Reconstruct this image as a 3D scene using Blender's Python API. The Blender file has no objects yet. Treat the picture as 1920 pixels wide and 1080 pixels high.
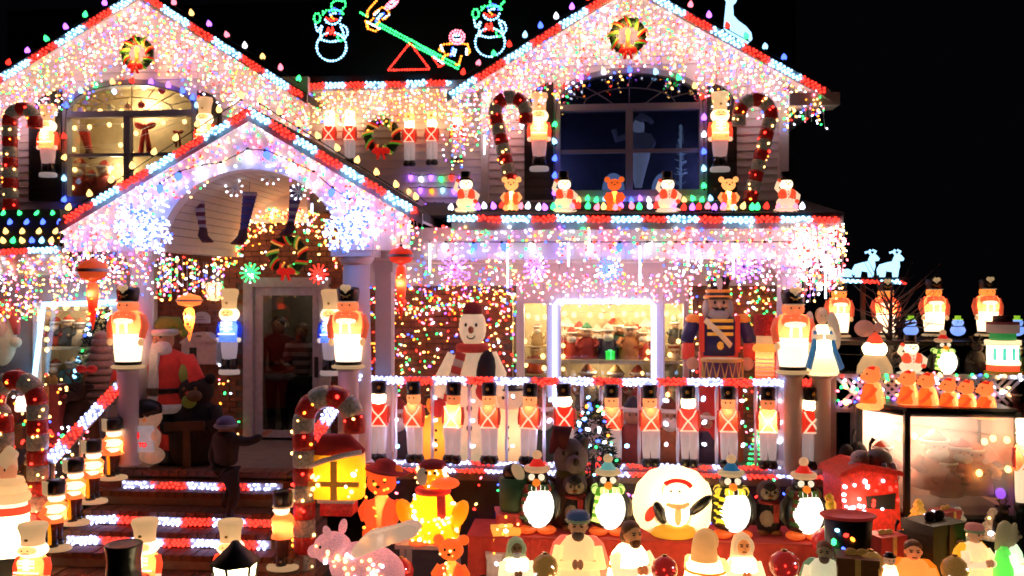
import bpy, math, random
import numpy as np
from mathutils import Vector, Matrix, Euler
R = random.Random(7)
NR = np.random.RandomState(7)
scene = bpy.context.scene
COL = scene.collection

# ---------------------------------------------------------------- camera
FPX, YAW, EYE = 1650.0, math.radians(5.0), 2.95      # focal length in 1920-px units, turn towards the left, eye height
cam_d = bpy.data.cameras.new('camera')
cam = bpy.data.objects.new('camera', cam_d)
COL.objects.link(cam)
cam.location = (0, 0, EYE)
cam.rotation_euler = (math.radians(90), 0, YAW)
cam_d.sensor_width = 36.0
cam_d.lens = 36.0 * FPX / 1920.0
cam_d.clip_end = 400
cam_d.dof.use_dof = True
cam_d.dof.focus_distance = 6.5
cam_d.dof.aperture_fstop = 1.9
scene.camera = cam

# ---------------------------------------------------------------- night sky, exposure
world = bpy.data.worlds.new('World')
scene.world = world
world.use_nodes = True
bg = world.node_tree.nodes['Background']
bg.inputs['Color'].default_value = (0.35, 0.33, 0.5, 1)
bg.inputs['Strength'].default_value = 0.0012
scene.view_settings.view_transform = 'Standard'
scene.view_settings.look = 'None'
scene.view_settings.gamma = 1
scene.view_settings.exposure = 1.2
scene.view_settings.use_curve_mapping = False
cy = scene.cycles
cy.use_denoising = True
cy.max_bounces = 6
cy.diffuse_bounces = 3
cy.transparent_max_bounces = 12
cy.sample_clamp_indirect = 4.0
cy.sample_clamp_direct = 0.0
cy.use_light_tree = True

# ---------------------------------------------------------------- picture <-> place
CD = Vector((-math.sin(YAW), math.cos(YAW), 0)); CR = Vector((math.cos(YAW), math.sin(YAW), 0))
def P(px, py, Y):
    """the point of the plane y = Y that the photograph shows at pixel (px, py)"""
    ray = CD + CR * ((px - 960) / FPX) + Vector((0, 0, (540 - py) / FPX))
    t = Y / ray.y
    return Vector((ray.x * t, Y, EYE + ray.z * t))
def M(px, Y):
    """metres per photograph pixel there"""
    return Y / (CD + CR * ((px - 960) / FPX)).y / FPX

# ---------------------------------------------------------------- materials
MATS = {}
def node_mat(name):
    m = bpy.data.materials.new(name); m.use_nodes = True
    nt = m.node_tree
    return m, nt, nt.nodes['Principled BSDF']
def mat(name, col, rough=0.5, emit=0.0, ecol=None, vary=0.18, scale=14.0, bump=0.0, metal=0.0, spec=0.5, trans=0.0):
    """painted / cloth / plastic surface with uneven procedural colour; emit > 0 for lit shells, or a glow put into unlit surfaces"""
    if name in MATS: return MATS[name]
    m, nt, b = node_mat(name)
    L = nt.links
    b.inputs['Roughness'].default_value = rough
    b.inputs['Metallic'].default_value = metal
    b.inputs['Specular IOR Level'].default_value = spec
    tc = nt.nodes.new('ShaderNodeTexCoord')
    nz = nt.nodes.new('ShaderNodeTexNoise'); nz.inputs['Scale'].default_value = scale; nz.inputs['Detail'].default_value = 5
    L.new(tc.outputs['Object'], nz.inputs['Vector'])
    mp = nt.nodes.new('ShaderNodeMapRange')
    mp.inputs[1].default_value = 0.25; mp.inputs[2].default_value = 0.75
    mp.inputs[3].default_value = 1 - vary; mp.inputs[4].default_value = 1 + vary
    L.new(nz.outputs['Fac'], mp.inputs[0])
    mx = nt.nodes.new('ShaderNodeVectorMath'); mx.operation = 'SCALE'
    mx.inputs[0].default_value = col[:3]
    L.new(mp.outputs[0], mx.inputs['Scale'])
    L.new(mx.outputs[0], b.inputs['Base Color'])
    if bump:
        bp = nt.nodes.new('ShaderNodeBump'); bp.inputs['Strength'].default_value = bump; bp.inputs['Distance'].default_value = 0.01
        L.new(nz.outputs['Fac'], bp.inputs['Height']); L.new(bp.outputs[0], b.inputs['Normal'])
    out = nt.nodes['Material Output']
    if emit:
        b.inputs['Emission Color'].default_value = (*(ecol or col)[:3], 1)
        b.inputs['Emission Strength'].default_value = emit  # on unlit cloth and paint this glow stands in for light
    if trans:
        tr = nt.nodes.new('ShaderNodeBsdfTranslucent'); tr.inputs['Color'].default_value = (*col[:3], 1)
        ms = nt.nodes.new('ShaderNodeMixShader'); ms.inputs[0].default_value = trans
        L.new(b.outputs[0], ms.inputs[1]); L.new(tr.outputs[0], ms.inputs[2]); L.new(ms.outputs[0], out.inputs['Surface'])
    MATS[name] = m
    return m
def lit(name, col, e=0.5, trans=0.55):
    """thin painted plastic shell of a lamp-lit figure: lets the lamp inside shine through"""
    e *= .6
    m = mat('lit_' + name, col, 0.4, e, None, 0.12, 9.0, trans=trans)
    m.cycles.emission_sampling = 'NONE' if e < 0.6 else 'AUTO'
    return m
def glow(name, col, s, sampling='AUTO'):
    k = 'glow_' + name
    if k in MATS: return MATS[k]
    m = bpy.data.materials.new(k); m.use_nodes = True
    nt = m.node_tree; nt.nodes.remove(nt.nodes['Principled BSDF'])
    e = nt.nodes.new('ShaderNodeEmission'); e.inputs['Color'].default_value = (*col, 1); e.inputs['Strength'].default_value = s
    nt.links.new(e.outputs[0], nt.nodes['Material Output'].inputs['Surface'])
    m.cycles.emission_sampling = sampling
    MATS[k] = m
    return m
def glass(name, tint, gloss=0.12, rough=0.02, mist=0.0):
    if name in MATS: return MATS[name]
    m = bpy.data.materials.new(name); m.use_nodes = True
    nt = m.node_tree; nt.nodes.remove(nt.nodes['Principled BSDF'])
    t = nt.nodes.new('ShaderNodeBsdfTransparent'); t.inputs['Color'].default_value = (*tint, 1)
    g = nt.nodes.new('ShaderNodeBsdfGlossy'); g.inputs['Roughness'].default_value = rough
    x = nt.nodes.new('ShaderNodeMixShader'); x.inputs[0].default_value = gloss
    nt.links.new(t.outputs[0], x.inputs[1]); nt.links.new(g.outputs[0], x.inputs[2])
    if mist:
        l = nt.nodes.new('ShaderNodeBsdfTranslucent'); l.inputs['Color'].default_value = (.85, .82, .8, 1); y = nt.nodes.new('ShaderNodeMixShader'); y.inputs[0].default_value = mist
        nt.links.new(t.outputs[0], y.inputs[1]); nt.links.new(l.outputs[0], y.inputs[2]); nt.links.new(y.outputs[0], x.inputs[1])
    nt.links.new(x.outputs[0], nt.nodes['Material Output'].inputs['Surface'])
    MATS[name] = m
    return m

MINI = 2.9
HUES = dict(Y=(1.0, .50, .14), P=(1.0, .16, .22), W=(.80, .82, 1.0), R=(1.0, .025, .015), O=(1.0, .22, .02),
            G=(.03, .75, .14), B=(.05, .10, 1.0), V=(.40, .10, 1.0), C=(.25, .62, 1.0), I=(.42, .48, 1.0))
def hue(k, s=None, tag=''):
    return glow('bulb_' + k + tag, HUES[k], s if s else MINI * (1.0 if k in 'YPWOC' else 0.85))

# ---------------------------------------------------------------- mesh kit
PAIRED = dict(boots='boot', arms='arm', sleeves='sleeve', gloves='glove', mittens='mitten', flippers='flipper', feet='foot', trousers='trouser_leg', eyes='eye', hands='hand', ears='ear', cross_straps='cross_strap', wings='wing', legs='leg', bow_loops='bow_loop', vest='vest_half', lapels='lapel', shoes='shoe')
class MB:
    def __init__(s): s.v = []; s.f = []; s.m = []; s.s = []; s.g = []
    def add(s, vs, fs, m=0, smooth=True):
        o = len(s.v); s.v += [tuple(v) for v in vs]; s.g.append((o, len(s.v), len(s.f), len(s.f) + len(fs)))
        for f in fs: s.f.append(tuple(i + o for i in f)); s.m.append(m); s.s.append(smooth)
        return s
    def box(s, c, d, m=0, rot=None, taper=1.0):
        x, y, z = d[0] / 2, d[1] / 2, d[2] / 2
        vs = [Vector((sx * x * (taper if sz > 0 else 1), sy * y * (taper if sz > 0 else 1), sz * z)) for sz in (-1, 1) for sy in (-1, 1) for sx in (-1, 1)]
        if rot is not None:
            e = Euler(rot).to_matrix(); vs = [e @ v for v in vs]
        c = Vector(c); vs = [v + c for v in vs]
        return s.add(vs, [(0, 2, 3, 1), (4, 5, 7, 6), (0, 1, 5, 4), (2, 6, 7, 3), (0, 4, 6, 2), (1, 3, 7, 5)], m, False)
    def lathe(s, prof, n=16, m=0, sx=1.0, sy=1.0, off=(0, 0, 0), sq=2.0, cap=True, rot=None, fl=None):
        vs = []; fs = []
        E = Euler(rot).to_matrix() if rot is not None else None
        for r, z in prof:
            for i in range(n):
                a = 2 * math.pi * (i + .5) / n
                ca, sa = math.cos(a), math.sin(a)
                q = 1.0 if sq == 2.0 else (abs(ca) ** sq + abs(sa) ** sq) ** (-1 / sq)
                k = 1.0
                if fl: k = 1 + fl[0] * math.cos(fl[1] * a)
                v = Vector((r * q * k * ca * sx, r * q * k * sa * sy, z))
                if E: v = E @ v
                vs.append(v + Vector(off))
        for j in range(len(prof) - 1):
            for i in range(n):
                k = (i + 1) % n
                fs.append((j * n + i, j * n + k, (j + 1) * n + k, (j + 1) * n + i))
        if cap:
            fs.append(tuple(range(n))[::-1]); fs.append(tuple((len(prof) - 1) * n + i for i in range(n)))
        return s.add(vs, fs, m, True)
    def ell(s, c, r, m=0, nu=14, nv=9, rot=None):
        prof = [(math.sin(math.pi * j / nv), -math.cos(math.pi * j / nv)) for j in range(1, nv)]
        vs = []; fs = []
        E = Euler(rot).to_matrix() if rot is not None else None
        c = Vector(c)
        def tr(v):
            v = Vector((v[0] * r[0], v[1] * r[1], v[2] * r[2]))
            return (E @ v if E else v) + c
        for pr, pz in prof:
            for i in range(nu):
                a = 2 * math.pi * i / nu
                vs.append(tr((pr * math.cos(a), pr * math.sin(a), pz)))
        for j in range(len(prof) - 1):
            for i in range(nu):
                k = (i + 1) % nu
                fs.append((j * nu + i, j * nu + k, (j + 1) * nu + k, (j + 1) * nu + i))
        b, t = len(vs), len(vs) + 1
        vs += [tr((0, 0, -1)), tr((0, 0, 1))]
        for i in range(nu):
            k = (i + 1) % nu
            fs.append((b, k, i)); fs.append((t, (len(prof) - 1) * nu + i, (len(prof) - 1) * nu + k))
        return s.add(vs, fs, m, True)
    def tube(s, pts, r, n=8, m=0, cap=True, closed=False):
        pts = [Vector(p) for p in pts]; N = len(pts)
        rs = r if isinstance(r, (list, tuple)) else [r] * N
        vs = []; fs = []; up = None
        for i, p in enumerate(pts):
            if closed: t = pts[(i + 1) % N] - pts[i - 1]
            else: t = pts[min(i + 1, N - 1)] - pts[max(i - 1, 0)]
            t = t.normalized() if t.length > 1e-9 else Vector((0, 0, 1))
            if up is None:
                up = Vector((0, 1, 0)) if abs(t.y) < .9 else Vector((1, 0, 0))
            u = (up - t * up.dot(t))
            u = u.normalized() if u.length > 1e-6 else t.orthogonal().normalized()
            w = t.cross(u); up = u
            for k in range(n):
                a = 2 * math.pi * k / n
                vs.append(p + (u * math.cos(a) + w * math.sin(a)) * rs[i])
        for j in range(N if closed else N - 1):
            jj = (j + 1) % N
            for i in range(n):
                k = (i + 1) % n
                fs.append((j * n + i, j * n + k, jj * n + k, jj * n + i))
        if cap and not closed:
            fs.append(tuple(range(n))[::-1]); fs.append(tuple((N - 1) * n + i for i in range(n)))
        return s.add(vs, fs, m, True)
    def prism(s, poly, y0, y1, m=0, bev=0.0):
        """outline in x, z given thickness from y0 (front) to y1"""
        n = len(poly)
        vs = [(x, y0, z) for x, z in poly] + [(x, y1, z) for x, z in poly]
        fs = [tuple(range(n)), tuple(range(n, 2 * n))[::-1]] + [(i, (i + n), ((i + 1) % n) + n, (i + 1) % n) for i in range(n)]
        return s.add(vs, fs, m, False)
    def mesh(s, name, mats):
        me = bpy.data.meshes.new(name)
        me.from_pydata(s.v, [], s.f)
        for m in (mats if isinstance(mats, (list, tuple)) else [mats]): me.materials.append(m)
        me.polygons.foreach_set('material_index', s.m)
        me.polygons.foreach_set('use_smooth', s.s)
        me.update()
        return me
    def build(s, name, mats, parent=None, loc=None):
        if name in PAIRED and len(s.g) > 1:      # a pair of boots, arms, eyes ... is two parts
            cs = [np.mean(np.array(s.v[a:b]), axis=0) for a, b, _, _ in s.g]
            ax = 0 if np.ptp([c[0] for c in cs]) >= np.ptp([c[1] for c in cs]) else 1
            mid = (max(c[ax] for c in cs) + min(c[ax] for c in cs)) / 2
            o = None
            for side in (0, 1):
                q = MB()
                for c, (a, b, f0, f1) in zip(cs, s.g):
                    if (c[ax] > mid) == bool(side):
                        q.add(s.v[a:b], [tuple(i - a for i in f) for f in s.f[f0:f1]], s.m[f0], s.s[f0])
                o = q._build(PAIRED[name], mats, parent, loc) or o
            return o
        return s._build(name, mats, parent, loc)
    def _build(s, name, mats, parent=None, loc=None):
        if not s.v: return None
        o = bpy.data.objects.new(name, s.mesh(name, mats)); COL.objects.link(o)
        if parent is not None: o.parent = parent
        if loc is not None: o.location = loc
        return o
def tag(o, label=None, cat=None, group=None, kind=None):
    if label: o['label'] = label
    if cat: o['category'] = cat
    if group: o['group'] = group
    if kind: o['kind'] = kind
    return o
def thing(name, label, cat, loc=(0, 0, 0), rz=0.0, group=None):
    o = bpy.data.objects.new(name, None); COL.objects.link(o)
    o.location = loc; o.rotation_euler = (0, 0, rz); o.empty_display_size = .05
    return tag(o, label, cat, group)
KIDS = {}
def copy_tree(o, parent=None):
    c = o.copy(); COL.objects.link(c); c.parent = parent
    for k in ('label', 'group') if parent is None else ():
        if k in c: del c[k]
    for ch in [x for x in o.children]: copy_tree(ch, c)
    return c
def inst(name, mesh, parent=None, loc=(0, 0, 0), rot=None, scale=None):
    o = bpy.data.objects.new(name, mesh); COL.objects.link(o)
    if parent is not None: o.parent = parent
    o.location = loc
    if rot is not None: o.rotation_euler = rot
    if scale is not None: o.scale = scale if not isinstance(scale, (int, float)) else (scale,) * 3
    return o
def lamp(parent, loc, power, col=(1, .78, .48), r=.03, name='lamp'):
    d = bpy.data.lights.new(name, 'POINT'); d.energy = power * (5.2 if name == 'lamp' else 1.0); d.color = col; d.shadow_soft_size = r
    o = bpy.data.objects.new(name, d); COL.objects.link(o); o.location = loc
    if parent is not None: o.parent = parent
    return o

# many small bulbs in one mesh (mini lights are far too small to pick apart)
_t = (1 + 5 ** .5) / 2
ICO_V = np.array([(-1, _t, 0), (1, _t, 0), (-1, -_t, 0), (1, -_t, 0), (0, -1, _t), (0, 1, _t), (0, -1, -_t), (0, 1, -_t), (_t, 0, -1), (_t, 0, 1), (-_t, 0, -1), (-_t, 0, 1)]) / math.sqrt(1 + _t * _t)
ICO_F = np.array([(0, 11, 5), (0, 5, 1), (0, 1, 7), (0, 7, 10), (0, 10, 11), (1, 5, 9), (5, 11, 4), (11, 10, 2), (10, 7, 6), (7, 1, 8), (3, 9, 4), (3, 4, 2), (3, 2, 6), (3, 6, 8), (3, 8, 9), (4, 9, 5), (2, 4, 11), (6, 2, 10), (8, 6, 7), (9, 8, 1)])
PAL = 'YPWROGBVCI'
def bulbs(name, pts, keys, r, parent=None, elong=1.5, vary=.25, stuff=True, strength=None, tagm=''):
    n = len(pts)
    if n == 0: return None
    pts = np.array([tuple(p) for p in pts], float)
    ax = NR.normal(size=(n, 3)); ax /= np.linalg.norm(ax, axis=1)[:, None]
    rr = r * (1 + vary * (NR.rand(n) * 2 - 1))
    V = ICO_V[None] * rr[:, None, None]
    d = np.einsum('nij,nj->ni', V, ax)
    V = V + d[..., None] * ax[:, None, :] * (elong - 1) + pts[:, None, :]
    F = (ICO_F[None] + (np.arange(n) * 12)[:, None, None]).reshape(-1, 3)
    me = bpy.data.meshes.new(name)
    me.vertices.add(n * 12); me.vertices.foreach_set('co', V.reshape(-1))
    nf = len(F)
    me.loops.add(nf * 3); me.loops.foreach_set('vertex_index', F.reshape(-1))
    me.polygons.add(nf); me.polygons.foreach_set('loop_start', np.arange(nf) * 3)
    used = sorted(set(keys), key=PAL.index)
    for k in used: me.materials.append(hue(k, strength, tagm))
    me.polygons.foreach_set('material_index', np.repeat(np.array([used.index(k) for k in keys]), 20).astype(np.int32))
    me.polygons.foreach_set('use_smooth', np.ones(nf, bool))
    me.update(); me.validate()
    o = bpy.data.objects.new(name, me); COL.objects.link(o)
    if parent is not None: o.parent = parent
    if stuff: o['kind'] = 'stuff'
    return o
def pick(weights):
    ks = list(weights); return R.choices(ks, [weights[k] for k in ks])[0]
MIX = dict(Y=27, P=16, W=20, R=12, O=8, G=10, B=8, V=5)
MIXP = dict(Y=20, P=19, W=22, R=11, O=6, G=9, B=9, V=8)      # pinker, whiter, on the porch beam
MIXD = dict(Y=30, P=14, W=10, R=14, O=14, G=14, B=8, V=4)    # on the dark brick

def curtain(name, label, top, length, Y, n_strands, mix, group=None, r=.0128, gap=.062, jy=.05, cat='light string', wire=True, skip=None, dens=.76):
    """icicle light set: strands hanging from a line; top(u) -> (x, z), length(u) -> metres"""
    root = thing(name, label, cat, (0, 0, 0), 0, group)
    pts = []; keys = []; w = MB()
    n_strands = int(n_strands * dens); gap *= 1.16
    for i in range(n_strands):
        u = (i + R.random() * .8) / n_strands
        x, z = top(max(0, min(1, u + R.gauss(0, .004)))); ln = length(u) * R.choice((.6, .8, .95, 1.0, 1.1)) * R.uniform(.9, 1.06); y = Y + R.uniform(-jy, jy)
        d = R.uniform(0, gap); px = x; sw = R.gauss(0, .06)
        while d < ln:
            q = (px + R.gauss(0, .034) + sw * d, y + R.gauss(0, .012), z - d)
            if not (skip and skip(q)):
                pts.append(q); keys.append(pick(mix))
            d += gap * R.uniform(.7, 1.3)
        if wire: w.tube([(x, y + .012, z), (x + sw * ln, y + .012, z - ln)], .003, 3)
    bulbs('mini_bulbs', pts, keys, r, root)
    if wire:
        o = w.build('wire', mat('white_wire', (.6, .6, .6), .6), root); o['kind'] = 'stuff'
    return root

C9 = {}
def c9_mesh(k, r=.036):
    kk = (k, r)
    if kk not in C9:
        b = MB().lathe([(.35 * r, -.9 * r), (.85 * r, -.55 * r), (r, 0), (.8 * r, .7 * r), (.4 * r, 1.3 * r), (.08 * r, 1.7 * r)], 10, 0)
        b.lathe([(.42 * r, -1.5 * r), (.42 * r, -.85 * r)], 8, 1)
        C9[kk] = b.mesh('bulb', [hue(k, 2.2 if k in 'BVG' else 1.5, '_large'), mat('green_socket', (.01, .03, .015), .5)])
    return C9[kk]
def c9_string(label, pts, keys, group=None, r=.036, up=True, name='large_bulb_string', wire=True, down=False):
    root = thing(name, label, 'light string', pts[0], 0, group)
    p0 = Vector(pts[0])
    if wire and len(pts) > 1:
        MB().tube([Vector(p) - p0 - Vector((0, 0, (1.2 if not down else -1.2) * r)) for p in pts], .006, 5).build('wire', mat('green_wire', (.01, .025, .012), .6), root)
    for i, p in enumerate(pts):
        k = keys[i % len(keys)]
        rot = (R.uniform(-.3, .3) + (math.pi if down else 0), R.uniform(-.35, .35), R.uniform(0, 6))
        inst('bulb', c9_mesh(k, r), root, Vector(p) - p0, rot)
    return root
def along(a, b, n, sag=0.0):
    a, b = Vector(a), Vector(b)
    return [a.lerp(b, i / max(1, n - 1)) - Vector((0, 0, sag * 4 * (i / max(1, n - 1)) * (1 - i / max(1, n - 1)))) for i in range(n)]

def led_strip(label, a, b, width, seg, rows=3, pitch=.05, r=.017, start='R', whit='C', group=None, normal=(0, -1, 0), backing=True, name='led_strip', strength=None):
    """banded rope of red and white diodes between a and b (its upper edge), built as backing + red diodes + white diodes"""
    a, b = Vector(a), Vector(b); d = (b - a); Ln = d.length; d.normalize()
    nrm = Vector(normal); down = d.cross(nrm).normalized()
    if down.z > 0: down = -down
    root = thing(name, label, 'light strip', a, 0, group)
    red = []; whi = []
    n = int(Ln / pitch)
    for i in range(n):
        s = (i + .5) * pitch
        k = int(s / seg) % 2
        wob = .004 * math.sin(s * 5.1 + Ln) + .003 * math.sin(s * 13.7)
        for j in range(rows):
            if R.random() < .03: continue
            q = down * wob + d * (s + (pitch * .5 if j % 2 else 0)) + down * (width * (j + .5) / rows) + nrm * .012 + Vector([R.gauss(0, .005) for _ in range(3)])
            (red if (k == 0) == (start == 'R') else whi).append(q)
    if red: bulbs('red_diodes', red, ['R'] * len(red), r, root, 1.25, .15, True, strength, '_strip' if strength else '')
    if whi: bulbs('white_diodes', whi, [whit] * len(whi), r, root, 1.25, .15, True, strength and strength * 1.7, '_strip' if strength else '')
    if backing:
        q = [Vector((0, 0, 0)), d * Ln, d * Ln + down * width, down * width]
        t = nrm * -.02
        MB().add(q + [x + t for x in q], [(0, 1, 2, 3), (7, 6, 5, 4), (0, 4, 5, 1), (1, 5, 6, 2), (2, 6, 7, 3), (3, 7, 4, 0)], 0, False).build('backing', mat('strip_backing', (.5, .5, .52), .5), root)
    return root
# ================================================================ SETTING
def X(px, Y): return P(px, 540, Y).x
def Zp(px, py, Y): return P(px, py, Y).z
WHITE = mat('white_siding', (.74, .71, .71), .55, vary=.06, scale=6)
TRIM = mat('white_trim', (.68, .66, .66), .5, vary=.05, scale=5)
PANEL = mat('white_panel', (.76, .72, .71), .55, vary=.06, scale=4)
DARK = mat('black_paint', (.012, .012, .014), .45)
SHING = mat('dark_shingle', (.035, .033, .035), .9, vary=.35, scale=30, bump=.3)
BRICK = mat('red_brick', (.17, .055, .03), .85, vary=.45, scale=9, bump=.4)
MORTAR = mat('mortar', (.16, .12, .10), .95, vary=.2)
STEPB = mat('step_brick', (.12, .04, .02), .8, vary=.4, scale=10, bump=.4)
CONC = mat('porch_floor', (.14, .11, .095), .8, vary=.25, scale=7, bump=.2)
SOIL = mat('ground_soil', (.03, .032, .018), .95, vary=.5, scale=3, bump=.6)
FRAME = mat('grey_window_frame', (.30, .30, .34), .5, vary=.06)
FRAMED = mat('dark_window_frame', (.24, .24, .30), .45, vary=.06)

MB().add([(-60, -30, 0), (60, -30, 0), (60, 90, 0), (-60, 90, 0)], [(0, 1, 2, 3)], 0, False).build('ground', SOIL)['kind'] = 'structure'

house = thing('house', 'two storey white clapboard house with twin gables and brick porch, covered in coloured lights', 'house', (0, 0, 0))
def hpart(mb, name, m, parent=house): return mb.build(name, m, parent)

YU = 11.7      # upper wings
YC = 12.05     # upper wall between the wings
def board(x0, x1, z, h, Y, parent):
    b = MB().add([(x0, Y - .022, z), (x1, Y - .022, z), (x1, Y - .006, z + h), (x0, Y - .006, z + h), (x0, Y, z), (x1, Y, z), (x1, Y, z + h), (x0, Y, z + h)],
                 [(0, 1, 2, 3), (0, 4, 5, 1), (1, 5, 6, 2), (3, 2, 6, 7), (0, 3, 7, 4), (4, 7, 6, 5)], 0, False)
    return b.build('siding_board', WHITE, parent)
def siding(x0, x1, z0, z1, Y, hole=None, rng=None, h=.105):
    """wall of overlapping boards; hole = (xa, xb, za, zb); rng(z) clips boards under a gable"""
    w = MB()
    if hole:
        xa, xb, za, zb = hole
        w.box(((x0 + xa) / 2, Y + .05, (z0 + zb) / 2), (xa - x0, .1, zb - z0)).box(((xb + x1) / 2, Y + .05, (z0 + zb) / 2), (x1 - xb, .1, zb - z0))
        if za > z0: w.box(((xa + xb) / 2, Y + .05, (z0 + za) / 2), (xb - xa, .1, za - z0))
        zt = zb
    else: zt = z0
    if rng:
        n = 14
        lo = [rng(zt + (z1 - zt) * i / n) for i in range(n + 1)]
        poly = [(max(x0, l[0]), zt + (z1 - zt) * i / n) for i, l in enumerate(lo)]
        poly += [(min(x1, l[1]), zt + (z1 - zt) * i / n) for i, l in reversed(list(enumerate(lo)))]
        w.prism(poly, Y, Y + .1)
    else: w.box(((x0 + x1) / 2, Y + .05, (zt + z1) / 2), (x1 - x0, .1, z1 - zt))
    wall = hpart(w, 'wall', WHITE)
    z = z0
    while z < z1 - .02:
        a, b = x0, x1
        if rng: a, b = max(a, rng(z + h)[0]), min(b, rng(z + h)[1])
        if b - a > .08:
            if hole and z + h > hole[2] + .01 and z < hole[3] - .01:
                if hole[0] - a > .03: board(a, hole[0], z, h, Y, wall)
                if b - hole[1] > .03: board(hole[1], b, z, h, Y, wall)
            else: board(a, b, z, h, Y, wall)
        z += h
    return wall
def arc(cx, zs, a, h, t0=0.0, t1=math.pi, n=24): return [(cx + a * math.cos(t0 + (t1 - t0) * i / n), zs + h * math.sin(t0 + (t1 - t0) * i / n)) for i in range(n + 1)]
def band(mb, outer, inner, y0, y1, m=0):
    n = len(outer)
    vs = [(x, y, z) for lst, y in ((outer, y0), (inner, y0), (outer, y1), (inner, y1)) for x, z in lst]
    fs = []
    for i in range(n - 1):
        o0, i0, o1, i1 = i, n + i, 2 * n + i, 3 * n + i
        fs += [(o0, o0 + 1, i0 + 1, i0), (o1, i1, i1 + 1, o1 + 1), (o0, o1, o1 + 1, o0 + 1), (i0, i0 + 1, i1 + 1, i1)]
    fs += [(0, n, 3 * n, 2 * n), (n - 1, 2 * n - 1, 4 * n - 1, 3 * n - 1)]
    return mb.add(vs, fs, m, False)

def arched_window(px0, px1, py_top, py_sp, py_tr, py_bot, px_mul, py_bar, Y, fm, mm, back_mat, gl, fan_back=None, depth=.55):
    x0, x1 = X(px0, Y), X(px1, Y); pc = (px0 + px1) / 2
    zt, zs, ztr, zb, zbar = [Zp(pc, q, Y) for q in (py_top, py_sp, py_tr, py_bot, py_bar)]
    cx, a, h = (x0 + x1) / 2, (x1 - x0) / 2, zt - zs
    xm = X(px_mul, Y)
    win = thing('window', None, None); win.parent = house
    f = MB(); fw = .075
    out = [(x1, zb)] + arc(cx, zs, a, h) + [(x0, zb)]
    inn = [(x1 - fw, zb)] + arc(cx, zs, a - fw, h - fw) + [(x0 + fw, zb)]
    band(f, out, inn, Y - .05, Y + .08)
    f.box((cx, Y + .012, zb + .04), (2 * a - 2 * fw - .002, .12, .08))
    f.box((cx, Y + .010, ztr), (2 * a - 2 * fw - .004, .11, .085))
    f.box((xm, Y + .008, (zb + ztr) / 2 + .02), (.09, .10, ztr - zb - .13))
    for xa, xb in ((x0 + fw, xm - .046), (xm + .046, x1 - fw)):
        f.box(((xa + xb) / 2, Y + .018, zbar), (xb - xa - .004, .07, .045))
    f.build('frame', fm, win)
    sp = MB()
    for s in (0, 1):
        pts = arc(cx, zs, a, h, math.pi / 2 if s else 0, math.pi if s else math.pi / 2, 12)
        corner = (x0, zt + .001) if s else (x1, zt + .001)
        sp.prism([corner] + (pts[::-1] if s else pts), Y + .002, Y + .06)
    sp.build('spandrel', WHITE, win)
    mu = MB()
    ai, hi = (a - fw) * .62, (h - fw) * .55 + .02
    base = ztr + .045; H = zs - base
    def fanpt(t, k): return (cx + (a - fw) * k * math.cos(t), base + (H + h - fw) * k * math.sin(t) if True else 0)
    mu.tube([(cx + (a - fw) * .66 * math.cos(t), Y + .03, base + (H + h - fw) * .55 * math.sin(t)) for t in [math.pi * i / 16 for i in range(17)]], .008, 5)
    for i in range(1, 8):
        t = math.pi * i / 8
        mu.tube([(cx + (a - fw) * .66 * math.cos(t), Y + .03, base + (H + h - fw) * .55 * math.sin(t)), (cx + (a - fw) * .98 * math.cos(t), Y + .03, base + (H + h - fw) * .97 * math.sin(t))], .008, 5)
        if i % 2 == 0: mu.tube([(cx + (a - fw) * .3 * math.cos(t), Y + .03, base), (cx + (a - fw) * .66 * math.cos(t), Y + .03, base + (H + h - fw) * .55 * math.sin(t))], .007, 5)
    mu.build('muntin', mm, win)
    pn = MB().prism([(x0 + .05, zb)] + [(x, z) for x, z in arc(cx, zs, a - .05, h - .05)][::-1] + [(x1 - .05, zb)], Y + .05, Y + .056)
    pn.build('pane', gl, win)
    rm = MB(); y0, y1 = Y + .1, Y + depth
    rm.add([(x0 - .1, y1, zb - .1), (x1 + .1, y1, zb - .1), (x1 + .1, y1, zt), (x0 - .1, y1, zt)], [(0, 1, 2, 3)], 0, False)
    for xx in (x0 - .1, x1 + .1): rm.add([(xx, y0, zb - .1), (xx, y1, zb - .1), (xx, y1, zt), (xx, y0, zt)], [(0, 1, 2, 3)], 0, False)
    rm.add([(x0 - .1, y0, zt), (x1 + .1, y0, zt), (x1 + .1, y1, zt), (x0 - .1, y1, zt)], [(0, 1, 2, 3)], 0, False)
    rm.add([(x0 - .1, y0, zb - .1), (x1 + .1, y0, zb - .1), (x1 + .1, y1, zb - .1), (x0 - .1, y1, zb - .1)], [(0, 1, 2, 3)], 0, False)
    rm.build('room_lining', back_mat, win)
    return dict(win=win, x0=x0, x1=x1, zb=zb, zt=zt, zs=zs, ztr=ztr, zbar=zbar, xm=xm, cx=cx, a=a, h=h)
PANE = glass('window_pane', (.80, .82, .84), .05, .02)
PANED = glass('dark_window_pane', (.45, .47, .55), .14, .05)
WARMROOM = mat('warm_room', (.42, .32, .17), .8, vary=.15)
NIGHTROOM = mat('night_room', (.09, .095, .15), .8, vary=.2)

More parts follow.
